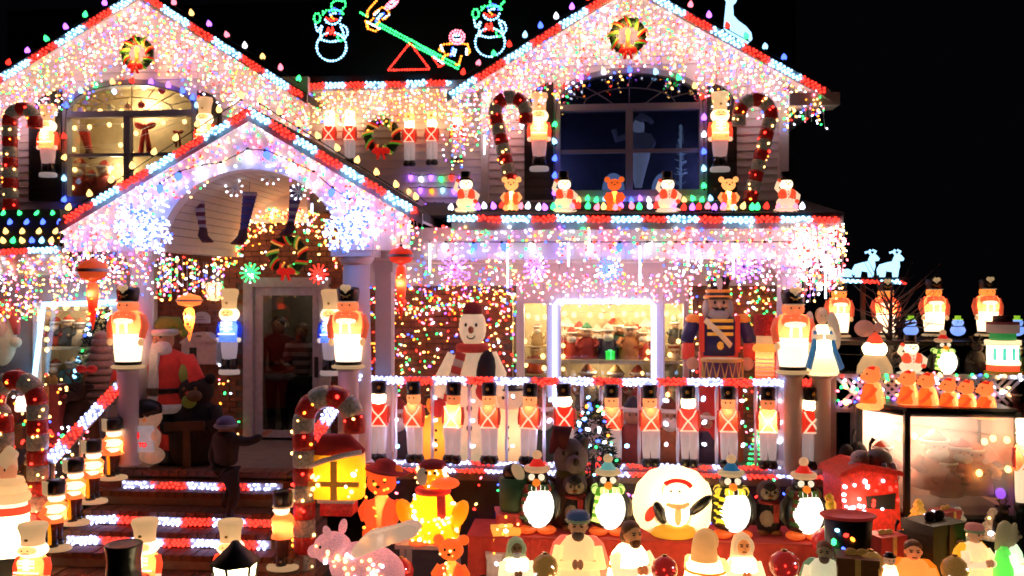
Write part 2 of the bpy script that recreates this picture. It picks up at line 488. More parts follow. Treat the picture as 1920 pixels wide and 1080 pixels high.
def gable(peak, left, right, Y0, Y1, th=.11):
    """roof of two slopes over px points in the plane Y0, running back to Y1"""
    p, l, r = P(*peak, Y0), P(*left, Y0), P(*right, Y0)
    for e, nm in ((l, 'roof'), (r, 'roof')):
        s = MB().prism([(e.x, e.z), (p.x, p.z), (p.x, p.z - th * 1.15), (e.x, e.z - th)], Y0, Y1)
        hpart(s, 'roof', SHING)
        b = MB().prism([(e.x, e.z - .012), (p.x, p.z - .012), (p.x, p.z - .17), (e.x, e.z - .14)], Y0 - .03, Y0 - .002)
        hpart(b, 'barge_board', TRIM)
        q = MB().prism([(e.x, e.z - th - .004), (p.x, p.z - th * 1.15 - .004), (p.x, p.z - th * 1.15 - .03), (e.x, e.z - th - .03)], Y0 + .002, Y1)
        hpart(q, 'soffit', TRIM)
    return p, l, r
# ---- upper left wing
YG = 11.42
gpL, glL, grL = gable((262, -22), (-55, 172), (577, 176), YG, 15.0)
def rng_of(p, l, r):
    def f(z):
        k = max(0.0, min(1.0, (p.z - z) / (p.z - l.z))); k2 = max(0.0, min(1.0, (p.z - z) / (p.z - r.z)))
        return (p.x + (l.x - p.x) * k, p.x + (r.x - p.x) * k2)
    return f
wL = arched_window(120, 372, 150, 203, 214, 378, 240, 290, YU, FRAMED, mat('brass_muntin', (.35, .27, .12), .4), WARMROOM, PANE)
siding(X(-120, YU), X(577, YU), Zp(250, 420, YU), gpL.z - .12, YU, (wL['x0'], wL['x1'], wL['zb'], wL['zt']), rng_of(gpL, Vector((X(-160, YU), 0, glL.z - .5)), Vector((X(640, YU), 0, grL.z - .5))))
# ---- upper right wing
gpR, glR, grR = gable((1179, -41), (838, 172), (1556, 168), YG, 15.0)
wR = arched_window(1040, 1322, 128, 188, 201, 368, 1180, 283, YU, FRAMED, mat('grey_muntin', (.10, .10, .13), .4), NIGHTROOM, PANED)
siding(X(905, YU), X(1468, YU), Zp(1180, 405, YU), gpR.z - .12, YU, (wR['x0'], wR['x1'], wR['zb'], wR['zt']), rng_of(gpR, Vector((X(830, YU), 0, glR.z - .2)), Vector((X(1560, YU), 0, grR.z - .2))))
for px, w in ((910, .10), (1468, .12)):
    a, b = Zp(px, 405, YU), Zp(px, 175, YU)
    hpart(MB().box((X(px, YU), YU - .02, (a + b) / 2), (w, .09, b - a)), 'corner_board', TRIM)
xr = X(1468, YU)
hpart(MB().box((xr + .02, YU + 2.0, Zp(1468, 290, YU)), (.08, 3.9, 1.9)), 'side_wall', WHITE)
hpart(MB().box((xr - .0 + .33, YG + .16, Zp(1500, 186, YG)), (.62, .34, .16)), 'eave_return', TRIM)
# ---- wall between
rz0, rz1 = Zp(720, 165, 11.9), Zp(720, 400, YC)
siding(X(540, YC), X(935, YC), rz1, rz0 + .1, YC)
a, b = P(558, 158, 11.88), P(845, 150, 11.88)
hpart(MB().box(((a.x + b.x) / 2, 11.97, a.z - .05), (b.x - a.x + .5, .24, .12)), 'eave', TRIM)
hpart(MB().prism([(a.x - .3, a.z), (b.x + .3, a.z + .01), (b.x + .3, a.z + .10), (a.x - .3, a.z + .10)], 11.86, 15.0), 'roof', SHING)
hpart(MB().box((X(720, 15), 15.2, 5.0), (14, .1, 6.0)), 'rear_wall', DARK)

# ---- black shutters with arched heads
def shutter(px0, px1, py0, py1, flip=False):
    x0, x1 = X(px0, YU), X(px1, YU); z0, z1 = Zp(px0, py1, YU), Zp(px0, py0, YU)
    w = x1 - x0; pts = []
    for i in range(11):
        t = i / 10 * math.pi / 2
        pts.append((x0 + w * math.sin(t), z1 - w * 1.0 * (1 - math.cos(t)) - .0) if not flip else (x1 - w * math.sin(t), z1 - w * (1 - math.cos(t))))
    poly = [(x0, z0)] + pts + [(x1, z0)] if not flip else [(x1, z0)] + pts + [(x0, z0)]
    if flip: poly = poly[::-1]
    sh = hpart(MB().prism(poly, YU - .075, YU - .03), 'shutter', DARK)
    n = 10
    for i in range(n):
        z = z0 + .08 + (z1 - z0 - .08 - w) * i / n
        MB().box(((x0 + x1) / 2, YU - .083, z + .04), (w * .8, .012, (z1 - z0 - w) / n * .8), rot=(.12, 0, 0)).build('slat', DARK, sh)
shutter(60, 120, 172, 378, True); shutter(374, 418, 172, 300)
shutter(984, 1038, 158, 376, True); shutter(1325, 1380, 158, 376)

# ---- lower storey
FLOOR = .87
YW = 11.78
zc = Zp(1000, 487, 10.1)
DX0, DX1, DZ1 = X(470, YW), X(612, YW), Zp(540, 532, YW)      # door opening
BX0, BX1 = X(968, YW), X(1292, YW)
def brick_wall(parent, x0, x1, z0, z1, Y, skips, h=.062, w=.2, g=.012):
    b = MB(); row = 0; z = z0
    while z + h < z1:
        x = x0 - (w / 2 if row % 2 else 0)
        while x < x1:
            xa, xb = max(x, x0), min(x + w, x1)
            if xb - xa > .04 and not any(sx0 < xb and sx1 > xa and sz0 < z + h and sz1 > z for sx0, sx1, sz0, sz1 in skips):
                b.box(((xa + xb) / 2, Y - .006 + R.uniform(-.003, .003), z + h / 2), (xb - xa, .024, h))
            x += w + g
        z += h + g; row += 1
    o = b.build('brick', BRICK, parent); o['kind'] = 'stuff'; return o
xa, xb = X(225, YW), X(1470, YW)
for p0, p1, q0, q1 in ((xa, DX0, .4, 4.0), (DX0, DX1, DZ1, 4.0), (DX1, BX0, .4, 3.6), (BX1, xb, .4, 3.6)):
    bwo = hpart(MB().box(((p0 + p1) / 2, YW + .08, (q0 + q1) / 2), (p1 - p0, .14, q1 - q0)), 'brick_wall', MORTAR)
brick_wall(bwo, xa, xb, FLOOR, 4.0, YW, [(DX0, DX1, 0, DZ1), (BX0, BX1, 0, 9), (DX1 + .6, 99, zc - .3, 9)])
# white frieze over the porch bricks, white bay round the front window
zf = Zp(830, 536, 11.7)
hpart(MB().box(((X(690, 11.7) + X(1470, 11.7)) / 2, 11.72, (zf + zc + .1) / 2), (X(1470, 11.7) - X(690, 11.7), .06, zc + .1 - zf)), 'frieze', PANEL)
YB = 11.6
def wq(px): return X(px, YB)
def hq(py): return Zp(1130, py, YB)
bay = MB()
def rect(mb, px0, px1, py0, py1, Y0, Y1, m=0):
    mb.box(((wq(px0) + wq(px1)) / 2, (Y0 + Y1) / 2, (hq(py0) + hq(py1)) / 2), (wq(px1) - wq(px0), Y1 - Y0, hq(py0) - hq(py1)), m)
rect(bay, 968, 1292, 486, 566, YB, YB + .1)
rect(bay, 968, 1292, 792, 900, YB, YB + .1)
for p0, p1 in ((968, 980), (1028, 1048), (1224, 1243), (1284, 1292)): rect(bay, p0, p1, 566, 792, YB, YB + .1)
hpart(bay, 'bay_wall', PANEL)
def square_window(px0, px1, py0, py1, main=False):
    w = thing('window', None, None); w.parent = house
    f = MB(); t = 4 if main else 3
    for p0, p1, q0, q1 in ((px0, px1, py0, py0 + t), (px0, px1, py1 - t, py1), (px0, px0 + t, py0 + t, py1 - t), (px1 - t, px1, py0 + t, py1 - t)): rect(f, p0, p1, q0, q1, YB - .03, YB + .06)
    f.build('frame', TRIM, w)
    p = MB(); rect(p, px0 + t, px1 - t, py0 + t, py1 - t, YB + .045, YB + .05); p.build('pane', PANE, w)
    return w
square_window(1048, 1224, 566, 792, True); square_window(980, 1028, 566, 792); square_window(1243, 1284, 566, 792)
room = MB(); y1 = YB + .75
xL, xR, zL, zH = wq(960), wq(1300), hq(810), hq(560)
for q in ([(xL, y1, zL), (xR, y1, zL), (xR, y1, zH), (xL, y1, zH)], [(xL, YB + .1, zL), (xL, y1, zL), (xL, y1, zH), (xL, YB + .1, zH)], [(xR, YB + .1, zL), (xR, y1, zL), (xR, y1, zH), (xR, YB + .1, zH)], [(xL, YB + .1, zH), (xR, YB + .1, zH), (xR, y1, zH), (xL, y1, zH)], [(xL, YB + .1, zL), (xR, YB + .1, zL), (xR, y1, zL), (xL, y1, zL)]):
    room.add(q, [(0, 1, 2, 3)], 0, False)
hpart(room, 'window_lining', mat('cream_lining', (.62, .50, .33), .8, vary=.1))
ZSH = hq(676)
hpart(MB().box(((xL + xR) / 2, YB + .42, ZSH - .03), (xR - xL - .02, .55, .05)), 'window_shelf', mat('cream_shelf', (.62, .52, .33), .6))
ZSL = hq(640)

# porch floor, skirt, ceiling, beam
fx0, fx1 = X(690, 10), X(1568, 10)
hpart(MB().box(((fx0 + fx1) / 2, 10.95, FLOOR - .06), (fx1 - fx0, 1.95, .12)), 'porch_floor', CONC)
lx0 = X(232, 9.55)
hpart(MB().box(((lx0 + fx0 - .004) / 2, 10.63, FLOOR - .062), (fx0 - lx0 - .004, 2.2, .12)), 'porch_floor', CONC)
sk = hpart(MB().box(((fx0 + fx1) / 2, 10.14, .36), (fx1 - fx0 - .02, .2, .76)), 'porch_skirt', mat('dark_skirt', (.02, .018, .018), .8))
hpart(MB().box(((X(695, 10) + X(1575, 10)) / 2, 10.88, zc + .06), (X(1575, 10) - X(695, 10), 1.7, .12)), 'porch_ceiling', PANEL)
zb1 = Zp(1200, 425, 10.05)
cx_, wd_ = (X(700, 10) + X(1560, 10)) / 2, X(1560, 10) - X(700, 10)
hpart(MB().box((cx_, 10.1, (zc + zb1) / 2 + .01), (wd_, .16, zb1 - zc - .02)), 'porch_beam', TRIM)
hpart(MB().box((cx_, 10.03, zc + (zb1 - zc) * .55), (wd_, .05, .03)), 'beam_moulding', TRIM)
ef0, ef1 = P(846, 404, 9.9), P(1582, 406, 9.9)
hpart(MB().box(((ef0.x + ef1.x) / 2, 9.93, ef0.z - .07), (ef1.x - ef0.x, .03, .14)), 'fascia', TRIM)
hpart(MB().box(((ef0.x + ef1.x) / 2, 9.99, ef0.z - .155), (ef1.x - ef0.x, .16, .03)), 'soffit', TRIM)
zw = Zp(1180, 378, YU)
hpart(MB().add([(ef0.x - .6, 9.90, ef0.z + .004), (ef1.x, 9.90, ef0.z + .004), (ef1.x, YU, zw), (ef0.x - .6, YU, zw), (ef0.x - .6, 9.90, ef0.z - .03), (ef1.x, 9.90, ef0.z - .03), (ef1.x, YU, zw - .06), (ef0.x - .6, YU, zw - .06)], [(0, 1, 2, 3), (0, 4, 5, 1), (4, 7, 6, 5), (1, 5, 6, 2), (0, 3, 7, 4)], 0, False), 'porch_roof', SHING)

def column(px, py0, py1, Y, wpx, zbase=FLOOR, square=False):
    x = X(px, Y); zt = Zp(px, py0, Y); r = wpx * M(px, Y) / 2
    c = MB()
    if square: c.box((x, Y, (zbase + zt) / 2), (2 * r, 2 * r, zt - zbase - .3))
    else: c.lathe([(r * 1.0, zbase + .14), (r * 1.03, zbase + (zt - zbase) * .35), (r * .88, zt - .17)], 20, 0, off=(x, Y, 0))
    o = hpart(c, 'column', TRIM)
    k = MB()
    k2 = MB()
    if square: k.box((x, Y, zt - .075), (2.5 * r, 2.5 * r, .15)); k2.box((x, Y, zbase + .075), (2.4 * r, 2.4 * r, .15))
    else:
        k.lathe([(r * .95, zt - .17), (r * 1.2, zt - .10), (r * 1.2, zt - .08)], 20, 0, off=(x, Y, 0)).box((x, Y, zt - .042), (2.7 * r, 2.7 * r, .085))
        k2.lathe([(r * 1.25, zbase + .055), (r * 1.25, zbase + .1), (r * 1.05, zbase + .14)], 20, 0, off=(x, Y, 0)).box((x, Y, zbase + .03), (2.7 * r, 2.7 * r, .06))
    k.build('capital', TRIM, o); k2.build('base', TRIM, o)
YPC = 9.75
column(266, 468, 0, YPC, 46); column(668, 468, 0, YPC, 56)
column(1480, 487, 0, 10.2, 50); column(722, 487, 0, 10.3, 30, square=True)

# ---- railing of the porch
YR = 10.15
zr1, zr0 = Zp(1100, 709, YR), Zp(1100, 872, YR)
ra, rb = X(692, YR), X(1545, YR)
hpart(MB().box(((ra + rb) / 2, YR, zr1 - .03), (rb - ra, .09, .06)), 'top_rail', TRIM)
hpart(MB().box(((ra + rb) / 2, YR, zr0 - .02), (rb - ra, .06, .05)), 'bottom_rail', TRIM)
nb = 24
bal = MB().lathe([(.016, 0), (.022, .2), (.016, .5), (.024, .8), (.016, zr1 - zr0 - .066)], 8).mesh('baluster', TRIM)
for i in range(nb): inst('baluster', bal, house, (ra + .1 + (rb - ra - .2) * i / (nb - 1), YR, zr0 + .006))
hpart(MB().box((rb + .02, YR, FLOOR + .58), (.13, .13, 1.16)).box((rb + .02, YR, FLOOR + 1.19), (.17, .17, .05)), 'newel_post', TRIM)
hpart(MB().box((ra - .05, YR - .05, FLOOR + .58), (.11, .11, 1.16)).box((ra - .05, YR - .05, FLOOR + 1.19), (.15, .15, .05)), 'newel_post', TRIM)

# ---- portico over the steps
YP = 9.5
pp, pl, pr = gable((468, 199), (112, 414), (793, 398), YP - .1, YU, .09)
axc, aa = (X(302, YP) + X(640, YP)) / 2, (X(640, YP) - X(302, YP)) / 2
azs, ah = Zp(470, 470, YP), Zp(470, 318, YP) - Zp(470, 470, YP)
face = [(X(120, YP), azs), (X(120, YP), pl.z - .1), (pp.x, pp.z - .1), (pr.x - .06, pr.z - .09), (X(765, YP), azs), (axc + aa, azs)]
top = arc(axc, azs, aa, ah, 0, math.pi, 28)
# the face is built in vertical slices so the arch stays an opening
fm = MB()
def roof_z(x):
    if x < pp.x: return pl.z - .1 + (pp.z - pl.z) * (x - pl.x) / (pp.x - pl.x)
    return pr.z - .09 + (pp.z - pr.z) * (pr.x - x) / (pr.x - pp.x)
xs = sorted([X(120, YP), X(765, YP), pp.x] + [x for x, z in top])
def arch_z(x):
    if abs(x - axc) >= aa: return azs
    return azs + ah * math.sqrt(max(0, 1 - ((x - axc) / aa) ** 2))
for x0, x1 in zip(xs, xs[1:]):
    if x1 - x0 < 1e-4: continue
    vs = [(x0, arch_z(x0 + 1e-6)), (x1, arch_z(x1 - 1e-6)), (x1, max(roof_z(x1), arch_z(x1 - 1e-6) + .01)), (x0, max(roof_z(x0), arch_z(x0 + 1e-6) + .01))]
    fm.prism(vs, YP, YP + .14)
hpart(fm, 'gable_face', PANEL)
t2 = arc(axc, azs, aa + .07, ah + .07, 0, math.pi, 28)
hpart(band(MB(), t2, top, YP - .035, YP - .003), 'arch_trim', TRIM)
nP = 30
VMAT = mat('vault_plank', (.60, .53, .46), .6, vary=.06)
for i in range(nP):      # bead boards of the barrel vault, running back to the door wall
    t0, t1 = math.pi * (i + .04) / nP, math.pi * (i + .96) / nP
    q = []
    for e in (0, .012):
        for t in (t0, t1): q.append((axc + (aa + e) * math.cos(t), azs + (ah + e) * math.sin(t)))
    vs = [(x, y, z) for y in (YP + .145, YW - .03) for x, z in q]
    MB().add(vs, [(0, 1, 3, 2), (4, 6, 7, 5), (0, 4, 5, 1), (2, 3, 7, 6), (0, 2, 6, 4), (1, 5, 7, 3)], 0, False).build('vault_plank', VMAT, house)
t3 = arc(axc, azs, aa + .03, ah + .03, 0, math.pi, 28)
hpart(band(MB(), arc(axc, azs, aa + .06, ah + .06, 0, math.pi, 28), t3, YP + .15, YW - .02), 'vault_shell', DARK)
for s in (-1, 1):
    x = axc + s * (aa + .12)
    hpart(MB().box((x, (YP + .15 + YW) / 2, azs + .11), (.22, YW - YP - .2, .2)), 'side_beam', TRIM)

# ---- steps
tops = [FLOOR - .15 * k for k in range(1, 6)]
SX0 = [215, 196, 158, 122, 105]; SX1 = [548, 548, 540, 530, 540]
STEPS = []
for k, z in enumerate(tops):
    Yf = 9.5 - .25 * (k + 1); Yb = Yf + .25
    x0, x1 = X(SX0[k] - 40, Yf), X(SX1[k] + 30, Yf)
    st = hpart(MB().box(((x0 + x1) / 2, (Yf + 9.53) / 2 + .02, z - .075 - .01), (x1 - x0, 9.53 - Yf, .13)), 'step', MORTAR)
    n = int((x1 - x0) / .104)
    me = MB().box((0, 0, 0), (.094, .25, .06)).mesh('brick', STEPB)
    for i in range(n):
        inst('brick', me, st, (x0 + .052 + i * .104, Yf + .115, z - .028 + R.uniform(-.003, .003)))
    STEPS.append((Yf, z))
hpart(MB().box((X(390, 9.5), 9.46, FLOOR - .10), (X(600, 9.5) - X(170, 9.5), .05, .1)), 'landing_edge', STEPB)
n = int((X(560, 9.5) - X(190, 9.5)) / .104)
le = hpart(MB().box((X(375, 9.5), 9.56, FLOOR + .0), (X(560, 9.5) - X(190, 9.5), .24, .02)), 'landing', MORTAR)
me = MB().box((0, 0, 0), (.094, .25, .06)).mesh('brick', STEPB)
for i in range(n): inst('brick', me, le, (X(190, 9.5) + .052 + i * .104, 9.55, FLOOR + .018 + R.uniform(-.003, .003)))

# ---- door
door = thing('door', None, None); door.parent = house
d = MB(); fw = .13
d.box((DX0 - .0, YW - .05, (FLOOR + DZ1) / 2), (fw, .12, DZ1 - FLOOR)).box((DX1, YW - .05, (FLOOR + DZ1) / 2), (fw, .12, DZ1 - FLOOR)).box(((DX0 + DX1) / 2, YW - .052, DZ1 + .02), (DX1 - DX0 + fw, .12, .13))
d.build('casing', mat('door_casing', (.42, .41, .43), .5), door)
d = MB(); s = .11; ax0, ax1, az0, az1 = DX0 + .07, DX1 - .07, FLOOR + .03, DZ1 - .05
d.box((ax0 + s / 2, YW - .02, (az0 + az1) / 2), (s, .05, az1 - az0)).box((ax1 - s / 2, YW - .02, (az0 + az1) / 2), (s, .05, az1 - az0))
d.box(((ax0 + ax1) / 2, YW - .02, az1 - s / 2), (ax1 - ax0 - 2 * s - .002, .05, s)).box(((ax0 + ax1) / 2, YW - .02, az0 + .05), (ax1 - ax0 - 2 * s - .002, .05, .1))
d.build('storm_frame', mat('storm_door', (.45, .44, .46), .4), door)
MB().box(((ax0 + ax1) / 2, YW - .02, (az0 + az1) / 2), (ax1 - ax0 - 2 * s, .008, az1 - az0 - .2)).build('pane', glass('door_glass', (.7, .7, .7), .04), door)
MB().box((ax1 - s / 2, YW - .07, FLOOR + 1.0), (.03, .03, .2)).box((ax1 - s / 2, YW - .055, FLOOR + 1.0), (.05, .015, .28)).build('handle', DARK, door)
hall = MB(); hy = YW + 1.5
hx0, hx1 = DX0 - .25, DX1 + .25
for q in ([(hx0, hy, FLOOR), (hx1, hy, FLOOR), (hx1, hy, DZ1 + .3), (hx0, hy, DZ1 + .3)], [(hx0, YW + .16, FLOOR), (hx0, hy, FLOOR), (hx0, hy, DZ1 + .3), (hx0, YW + .16, DZ1 + .3)], [(hx1, YW + .16, FLOOR), (hx1, hy, FLOOR), (hx1, hy, DZ1 + .3), (hx1, YW + .16, DZ1 + .3)], [(hx0, YW + .16, FLOOR), (hx1, YW + .16, FLOOR), (hx1, hy, FLOOR), (hx0, hy, FLOOR)], [(hx0, YW + .16, DZ1 + .3), (hx1, YW + .16, DZ1 + .3), (hx1, hy, DZ1 + .3), (hx0, hy, DZ1 + .3)]):
    hall.add(q, [(0, 1, 2, 3)], 0, False)
hall.build('hall_lining', mat('hall_wall', (.16, .14, .12), .8), door)

# ---- left front bay under the black awning
YL = 10.95
def lb(px, py): return P(px, py, YL)
x0, x1 = X(-160, YL), X(238, YL); wa, wb = X(66, YL), X(222, YL)
zt_, zb_ = Zp(140, 566, YL), Zp(140, 742, YL); ztop = Zp(100, 470, YL)
b = MB()
b.box(((x0 + wa) / 2, YL + .05, (.2 + ztop) / 2), (wa - x0, .1, ztop - .2)).box(((wb + x1) / 2, YL + .05, (.2 + ztop) / 2), (x1 - wb, .1, ztop - .2))
b.box(((wa + wb) / 2, YL + .05, (zt_ + ztop) / 2), (wb - wa, .1, ztop - zt_)).box(((wa + wb) / 2, YL + .05, (.2 + zb_) / 2), (wb - wa, .1, zb_ - .2))
hpart(b, 'left_bay_wall', mat('purple_grey_siding', (.40, .37, .40), .6, vary=.08))
lw = thing('window', None, None); lw.parent = house
f = MB()
for c, dd in ((((wa + wb) / 2, zt_ - .03), (wb - wa, .06)), (((wa + wb) / 2, zb_ + .03), (wb - wa, .06))): f.box((c[0], YL, c[1]), (dd[0], .1, dd[1]))
for xx in (wa + .03, wb - .03): f.box((xx, YL, (zt_ + zb_) / 2), (.06, .1, zt_ - zb_ - .122))
f.build('frame', TRIM, lw)
MB().box(((wa + wb) / 2, YL + .04, (zt_ + zb_) / 2), (wb - wa - .1, .006, zt_ - zb_ - .1)).build('pane', PANE, lw)
rm = MB(); ly1 = YL + .6
for q in ([(wa - .05, ly1, zb_), (wb + .05, ly1, zb_), (wb + .05, ly1, zt_), (wa - .05, ly1, zt_)], [(wa - .05, YL + .1, zb_), (wa - .05, ly1, zb_), (wa - .05, ly1, zt_), (wa - .05, YL + .1, zt_)], [(wb + .05, YL + .1, zb_), (wb + .05, ly1, zb_), (wb + .05, ly1, zt_), (wb + .05, YL + .1, zt_)], [(wa - .05, YL + .1, zb_), (wb + .05, YL + .1, zb_), (wb + .05, ly1, zb_), (wa - .05, ly1, zb_)], [(wa - .05, YL + .1, zt_), (wb + .05, YL + .1, zt_), (wb + .05, ly1, zt_), (wa - .05, ly1, zt_)]):
    rm.add(q, [(0, 1, 2, 3)], 0, False)
rm.build('room_lining', mat('cream_lining', (.62, .50, .33), .8), lw)
ZLS = Zp(140, 652, YL)
MB().box(((wa + wb) / 2, YL + .36, ZLS - .02), (wb - wa, .4, .035)).build('shelf', mat('cream_shelf', (.62, .52, .33), .6), lw)
e0, e1 = P(-60, 470, 10.35), P(118, 462, 10.35)
t0_, t1_ = P(-60, 394, 10.75), P(112, 392, 10.75)
hpart(MB().add([(e0.x, 10.35, e0.z), (e1.x, 10.35, e0.z), (t1_.x, 10.75, t0_.z), (t0_.x, 10.75, t0_.z), (e0.x, 10.42, e0.z - .02), (e1.x, 10.42, e0.z - .02), (t1_.x, YU, t0_.z - .05), (t0_.x, YU, t0_.z - .05)], [(0, 1, 2, 3), (0, 4, 5, 1), (1, 5, 6, 2), (3, 2, 6, 7), (4, 7, 6, 5), (0, 3, 7, 4)], 0, False), 'awning_roof', mat('black_awning', (.008, .008, .01), .7))
hpart(MB().box(((e0.x + e1.x) / 2, 10.38, e0.z - .13), (e1.x - e0.x, .05, .26)), 'fascia', TRIM)
hpart(MB().box(((e0.x + e1.x) / 2 + .2, 10.66, e0.z - .28), (e1.x - e0.x + .6, .6, .04)), 'soffit', TRIM)

hpart(MB().box((x1 - .01, (YL + YW) / 2 + .05, 1.7), (.06, YW - YL - .2, 3.2)), 'side_wall', WHITE)
# lamps added behind window and door glass to brighten the interiors
lamp(wL['win'], (wL['cx'], YU + .38, wL['zt'] - .3), 15, (1, .80, .45), .05, 'room_fill')
lamp(wL['win'], (wL['cx'] - .4, YU + .35, wL['zb'] + .5), 9, (1, .80, .45), .05, 'room_fill')
for s in (-1, 1): lamp(wR['win'], (wR['cx'] + s * 1.02, YU + .22, wR['zb'] + .35), 3.2, (.5, .52, 1.0), .06, 'room_fill')  # bluish lamps added at both ends to brighten the dark window
for px in (1005, 1090, 1180, 1264): lamp(house, (X(px, YB), YB + .28, hq(585)), 7, (1, .78, .42), .05, 'window_fill')  # added to brighten the window box and its dolls
lamp(house, (X(1130, YB), YB + .3, hq(690)), 5, (1, .72, .38), .05, 'window_fill')
lamp(lw, ((wa + wb) / 2, YL + .25, zt_ - .1), 5, (1, .80, .5), .05, 'room_fill'); lamp(lw, ((wa + wb) / 2, YL + .25, ZLS - .1), 2, (1, .80, .5), .05, 'room_fill')
lamp(door, ((DX0 + DX1) / 2 + .3, YW + 1.2, DZ1 + .1), 6, (1, .75, .5), .06, 'hall_fill')  # both hall lamps added to show the people behind the glass
lamp(door, ((DX0 + DX1) / 2 + .1, YW + .25, DZ1 + .1), 2.2, (1, .75, .5), .06, 'hall_fill')
# ================================================================ FIGURE KIT  (every figure is 1 unit tall, base at z = 0, facing -y)
RED_L = lambda: lit('red', (.80, .055, .025), .75)
REDH_L = lambda: lit('red_bright', (.95, .13, .05), .95)
WHT_L = lambda: lit('white', (.90, .78, .58), .85)
HOT_L = lambda: lit('hot_white', (1.0, .86, .60), 2.0)
CRM_L = lambda: lit('cream', (.80, .62, .36), .42)
PALE_L = lambda: lit('pale', (.78, .68, .66), .30)
SKIN_L = lambda: lit('skin', (.85, .40, .16), .6)
AMB_L = lambda: lit('amber', (1.0, .50, .10), .8)
BLK = lambda: mat('glossy_black', (.012, .012, .013), .3)
GOLD = lambda: mat('gold_paint', (.55, .36, .07), .35, metal=.6)
EYE_M = lambda: mat('eye_paint', (.02, .015, .01), .3)
PAINT = lambda n, c, e=0.0, **k: mat(n, c, .45, e, **k)
def new(): 
    o = bpy.data.objects.new('figure', None); COL.objects.link(o); o.empty_display_size = .05; return o
def tube_arm(mb, a, b, c, r0, r1, m=0): return mb.tube([a, b, c], [r0, (r0 + r1) / 2, r1], 8, m)
def eyes(root, x, y, z, r, m=None, mouth=None):
    e = MB()
    for s in (-1, 1): e.ell((s * x, y, z), (r, r * .6, r * 1.1), 0, 8, 6)
    e.build('eyes', m or EYE_M(), root)

def f_rail_soldier(hat=None, jacket=None, strap=None, headm=None, leg=None, p=.9, lz=.6):
    o = new()
    b = MB()
    for s in (-1, 1): b.lathe([(.05, 0), (.066, .02), (.068, .06), (.05, .105)], 10, 0, sy=1.25, off=(s * .05, -.015, 0))
    b.build('boots', BLK(), o)
    t = MB()
    for s in (-1, 1): t.lathe([(.042, .09), (.05, .2), (.056, .47)], 10, 0, off=(s * .05, 0, 0))
    t.build('trousers', leg or PALE_L(), o)
    j = MB().lathe([(.118, .445), (.112, .5), (.105, .56), (.112, .66), (.085, .715), (.05, .72)], 20, 0, sy=.62, sq=3.6)
    j.build('jacket', jacket or RED_L(), o)
    a = MB()
    for s in (-1, 1): tube_arm(a, (s * .108, 0, .69), (s * .125, -.01, .58), (s * .118, -.02, .48), .026, .02)
    a.build('arms', PAINT('dull_red', (.45, .05, .03), .25), o)
    st = MB()
    for s in (-1, 1):
        st.tube([(s * .095, -.062, .70), (s * .06, -.076, .63), (-s * .02, -.076, .55), (-s * .085, -.075, .455)], .011, 6)
    st.tube([(-.1, -.076, .452), (.1, -.076, .452)], .010, 6)
    st.build('cross_straps', strap or WHT_L(), o)
    h = MB().lathe([(.05, .715), (.082, .735), (.088, .79), (.082, .845)], 16, 0, sy=.9)
    h.ell((0, -.082, .775), (.014, .016, .016), 0, 8, 6)
    h.build('head', headm or WHT_L(), o)
    eyes(o, .03, -.078, .80, .010)
    k = MB().lathe([(.096, .838), (.086, .85), (.084, .86), (.095, .97), (.088, .995), (.05, 1.0)], 16, 0)
    k.ell((0, -.085, .85), (.06, .035, .008), 0, 10, 6)
    kk = k.build('hat', hat or BLK(), o)
    MB().ell((0, -.09, .92), (.022, .012, .022), 0, 8, 6).build('badge', GOLD(), kk)
    lamp(o, (0, 0, lz), p, r=.02)
    return o

def f_guard(jacket=None, p=1.0, jl=None):
    """tall pale hat, round white wig, frogged jacket, pale trousers, black boots, oval foot"""
    o = new()
    MB().lathe([(.115, 0), (.125, .012), (.125, .045), (.11, .06)], 16, 0, sy=.7).build('base', PALE_L(), o)
    b = MB()
    for s in (-1, 1): b.lathe([(.058, .06), (.05, .10), (.047, .185)], 10, 0, sy=1.1, off=(s * .045, 0, 0))
    b.build('boots', BLK(), o)
    t = MB().lathe([(.078, .18), (.092, .28), (.10, .40)], 14, 0, sy=.75, sq=2.8)
    t.build('trousers', PALE_L(), o)
    j = MB().lathe([(.12, .385), (.115, .44), (.105, .49), (.118, .57), (.085, .63)], 18, 0, sy=.72, sq=2.8)
    jo = j.build('jacket', jacket or REDH_L(), o)
    f = MB()
    for z in (.475, .535, .575, .605): f.box((0, -.086, z), (.13 if z > .5 else .2, .012, .016))
    f.box((0, -.087, .565), (.045, .012, .12))
    f.build('frogging', HOT_L(), jo)
    a = MB()
    for s in (-1, 1): tube_arm(a, (s * .105, 0, .61), (s * .128, -.01, .52), (s * .125, -.02, .43), .03, .026)
    a.build('sleeves', jacket or REDH_L(), o)
    hd = MB()
    for s in (-1, 1): hd.ell((s * .125, -.025, .405), (.028, .028, .03), 0, 8, 6)
    hd.build('gloves', WHT_L(), o)
    h = MB().ell((0, 0, .70), (.118, .10, .095), 0, 16, 10)
    ho = h.build('head', HOT_L(), o)
    MB().ell((0, -.068, .712), (.078, .036, .05), 0, 14, 8).build('face', lit('guard_face', (1.0, .58, .26), .85), ho)
    mo = MB(); [mo.tube([(0, -.105, .695), (s * .03, -.1, .688)], [.006, .003], 5) for s in (-1, 1)]; mo.build('moustache', mat('brown_paint', (.09, .035, .012), .5), ho)
    e = MB()
    for s in (-1, 1): e.ell((s * .024, -.106, .725), (.007, .006, .008), 0, 6, 5)
    e.build('eyes', EYE_M(), ho)
    k = MB().lathe([(.088, .765), (.085, .80), (.092, .88), (.112, .955), (.105, .99), (.06, 1.0)], 18, 0, sy=.9)
    ko = k.build('hat', CRM_L(), o)
    MB().ell((0, -.086, .835), (.016, .01, .016), 0, 8, 6).build('badge', GOLD(), ko)
    lamp(o, (0, 0, .53), p, r=.02)
    return o

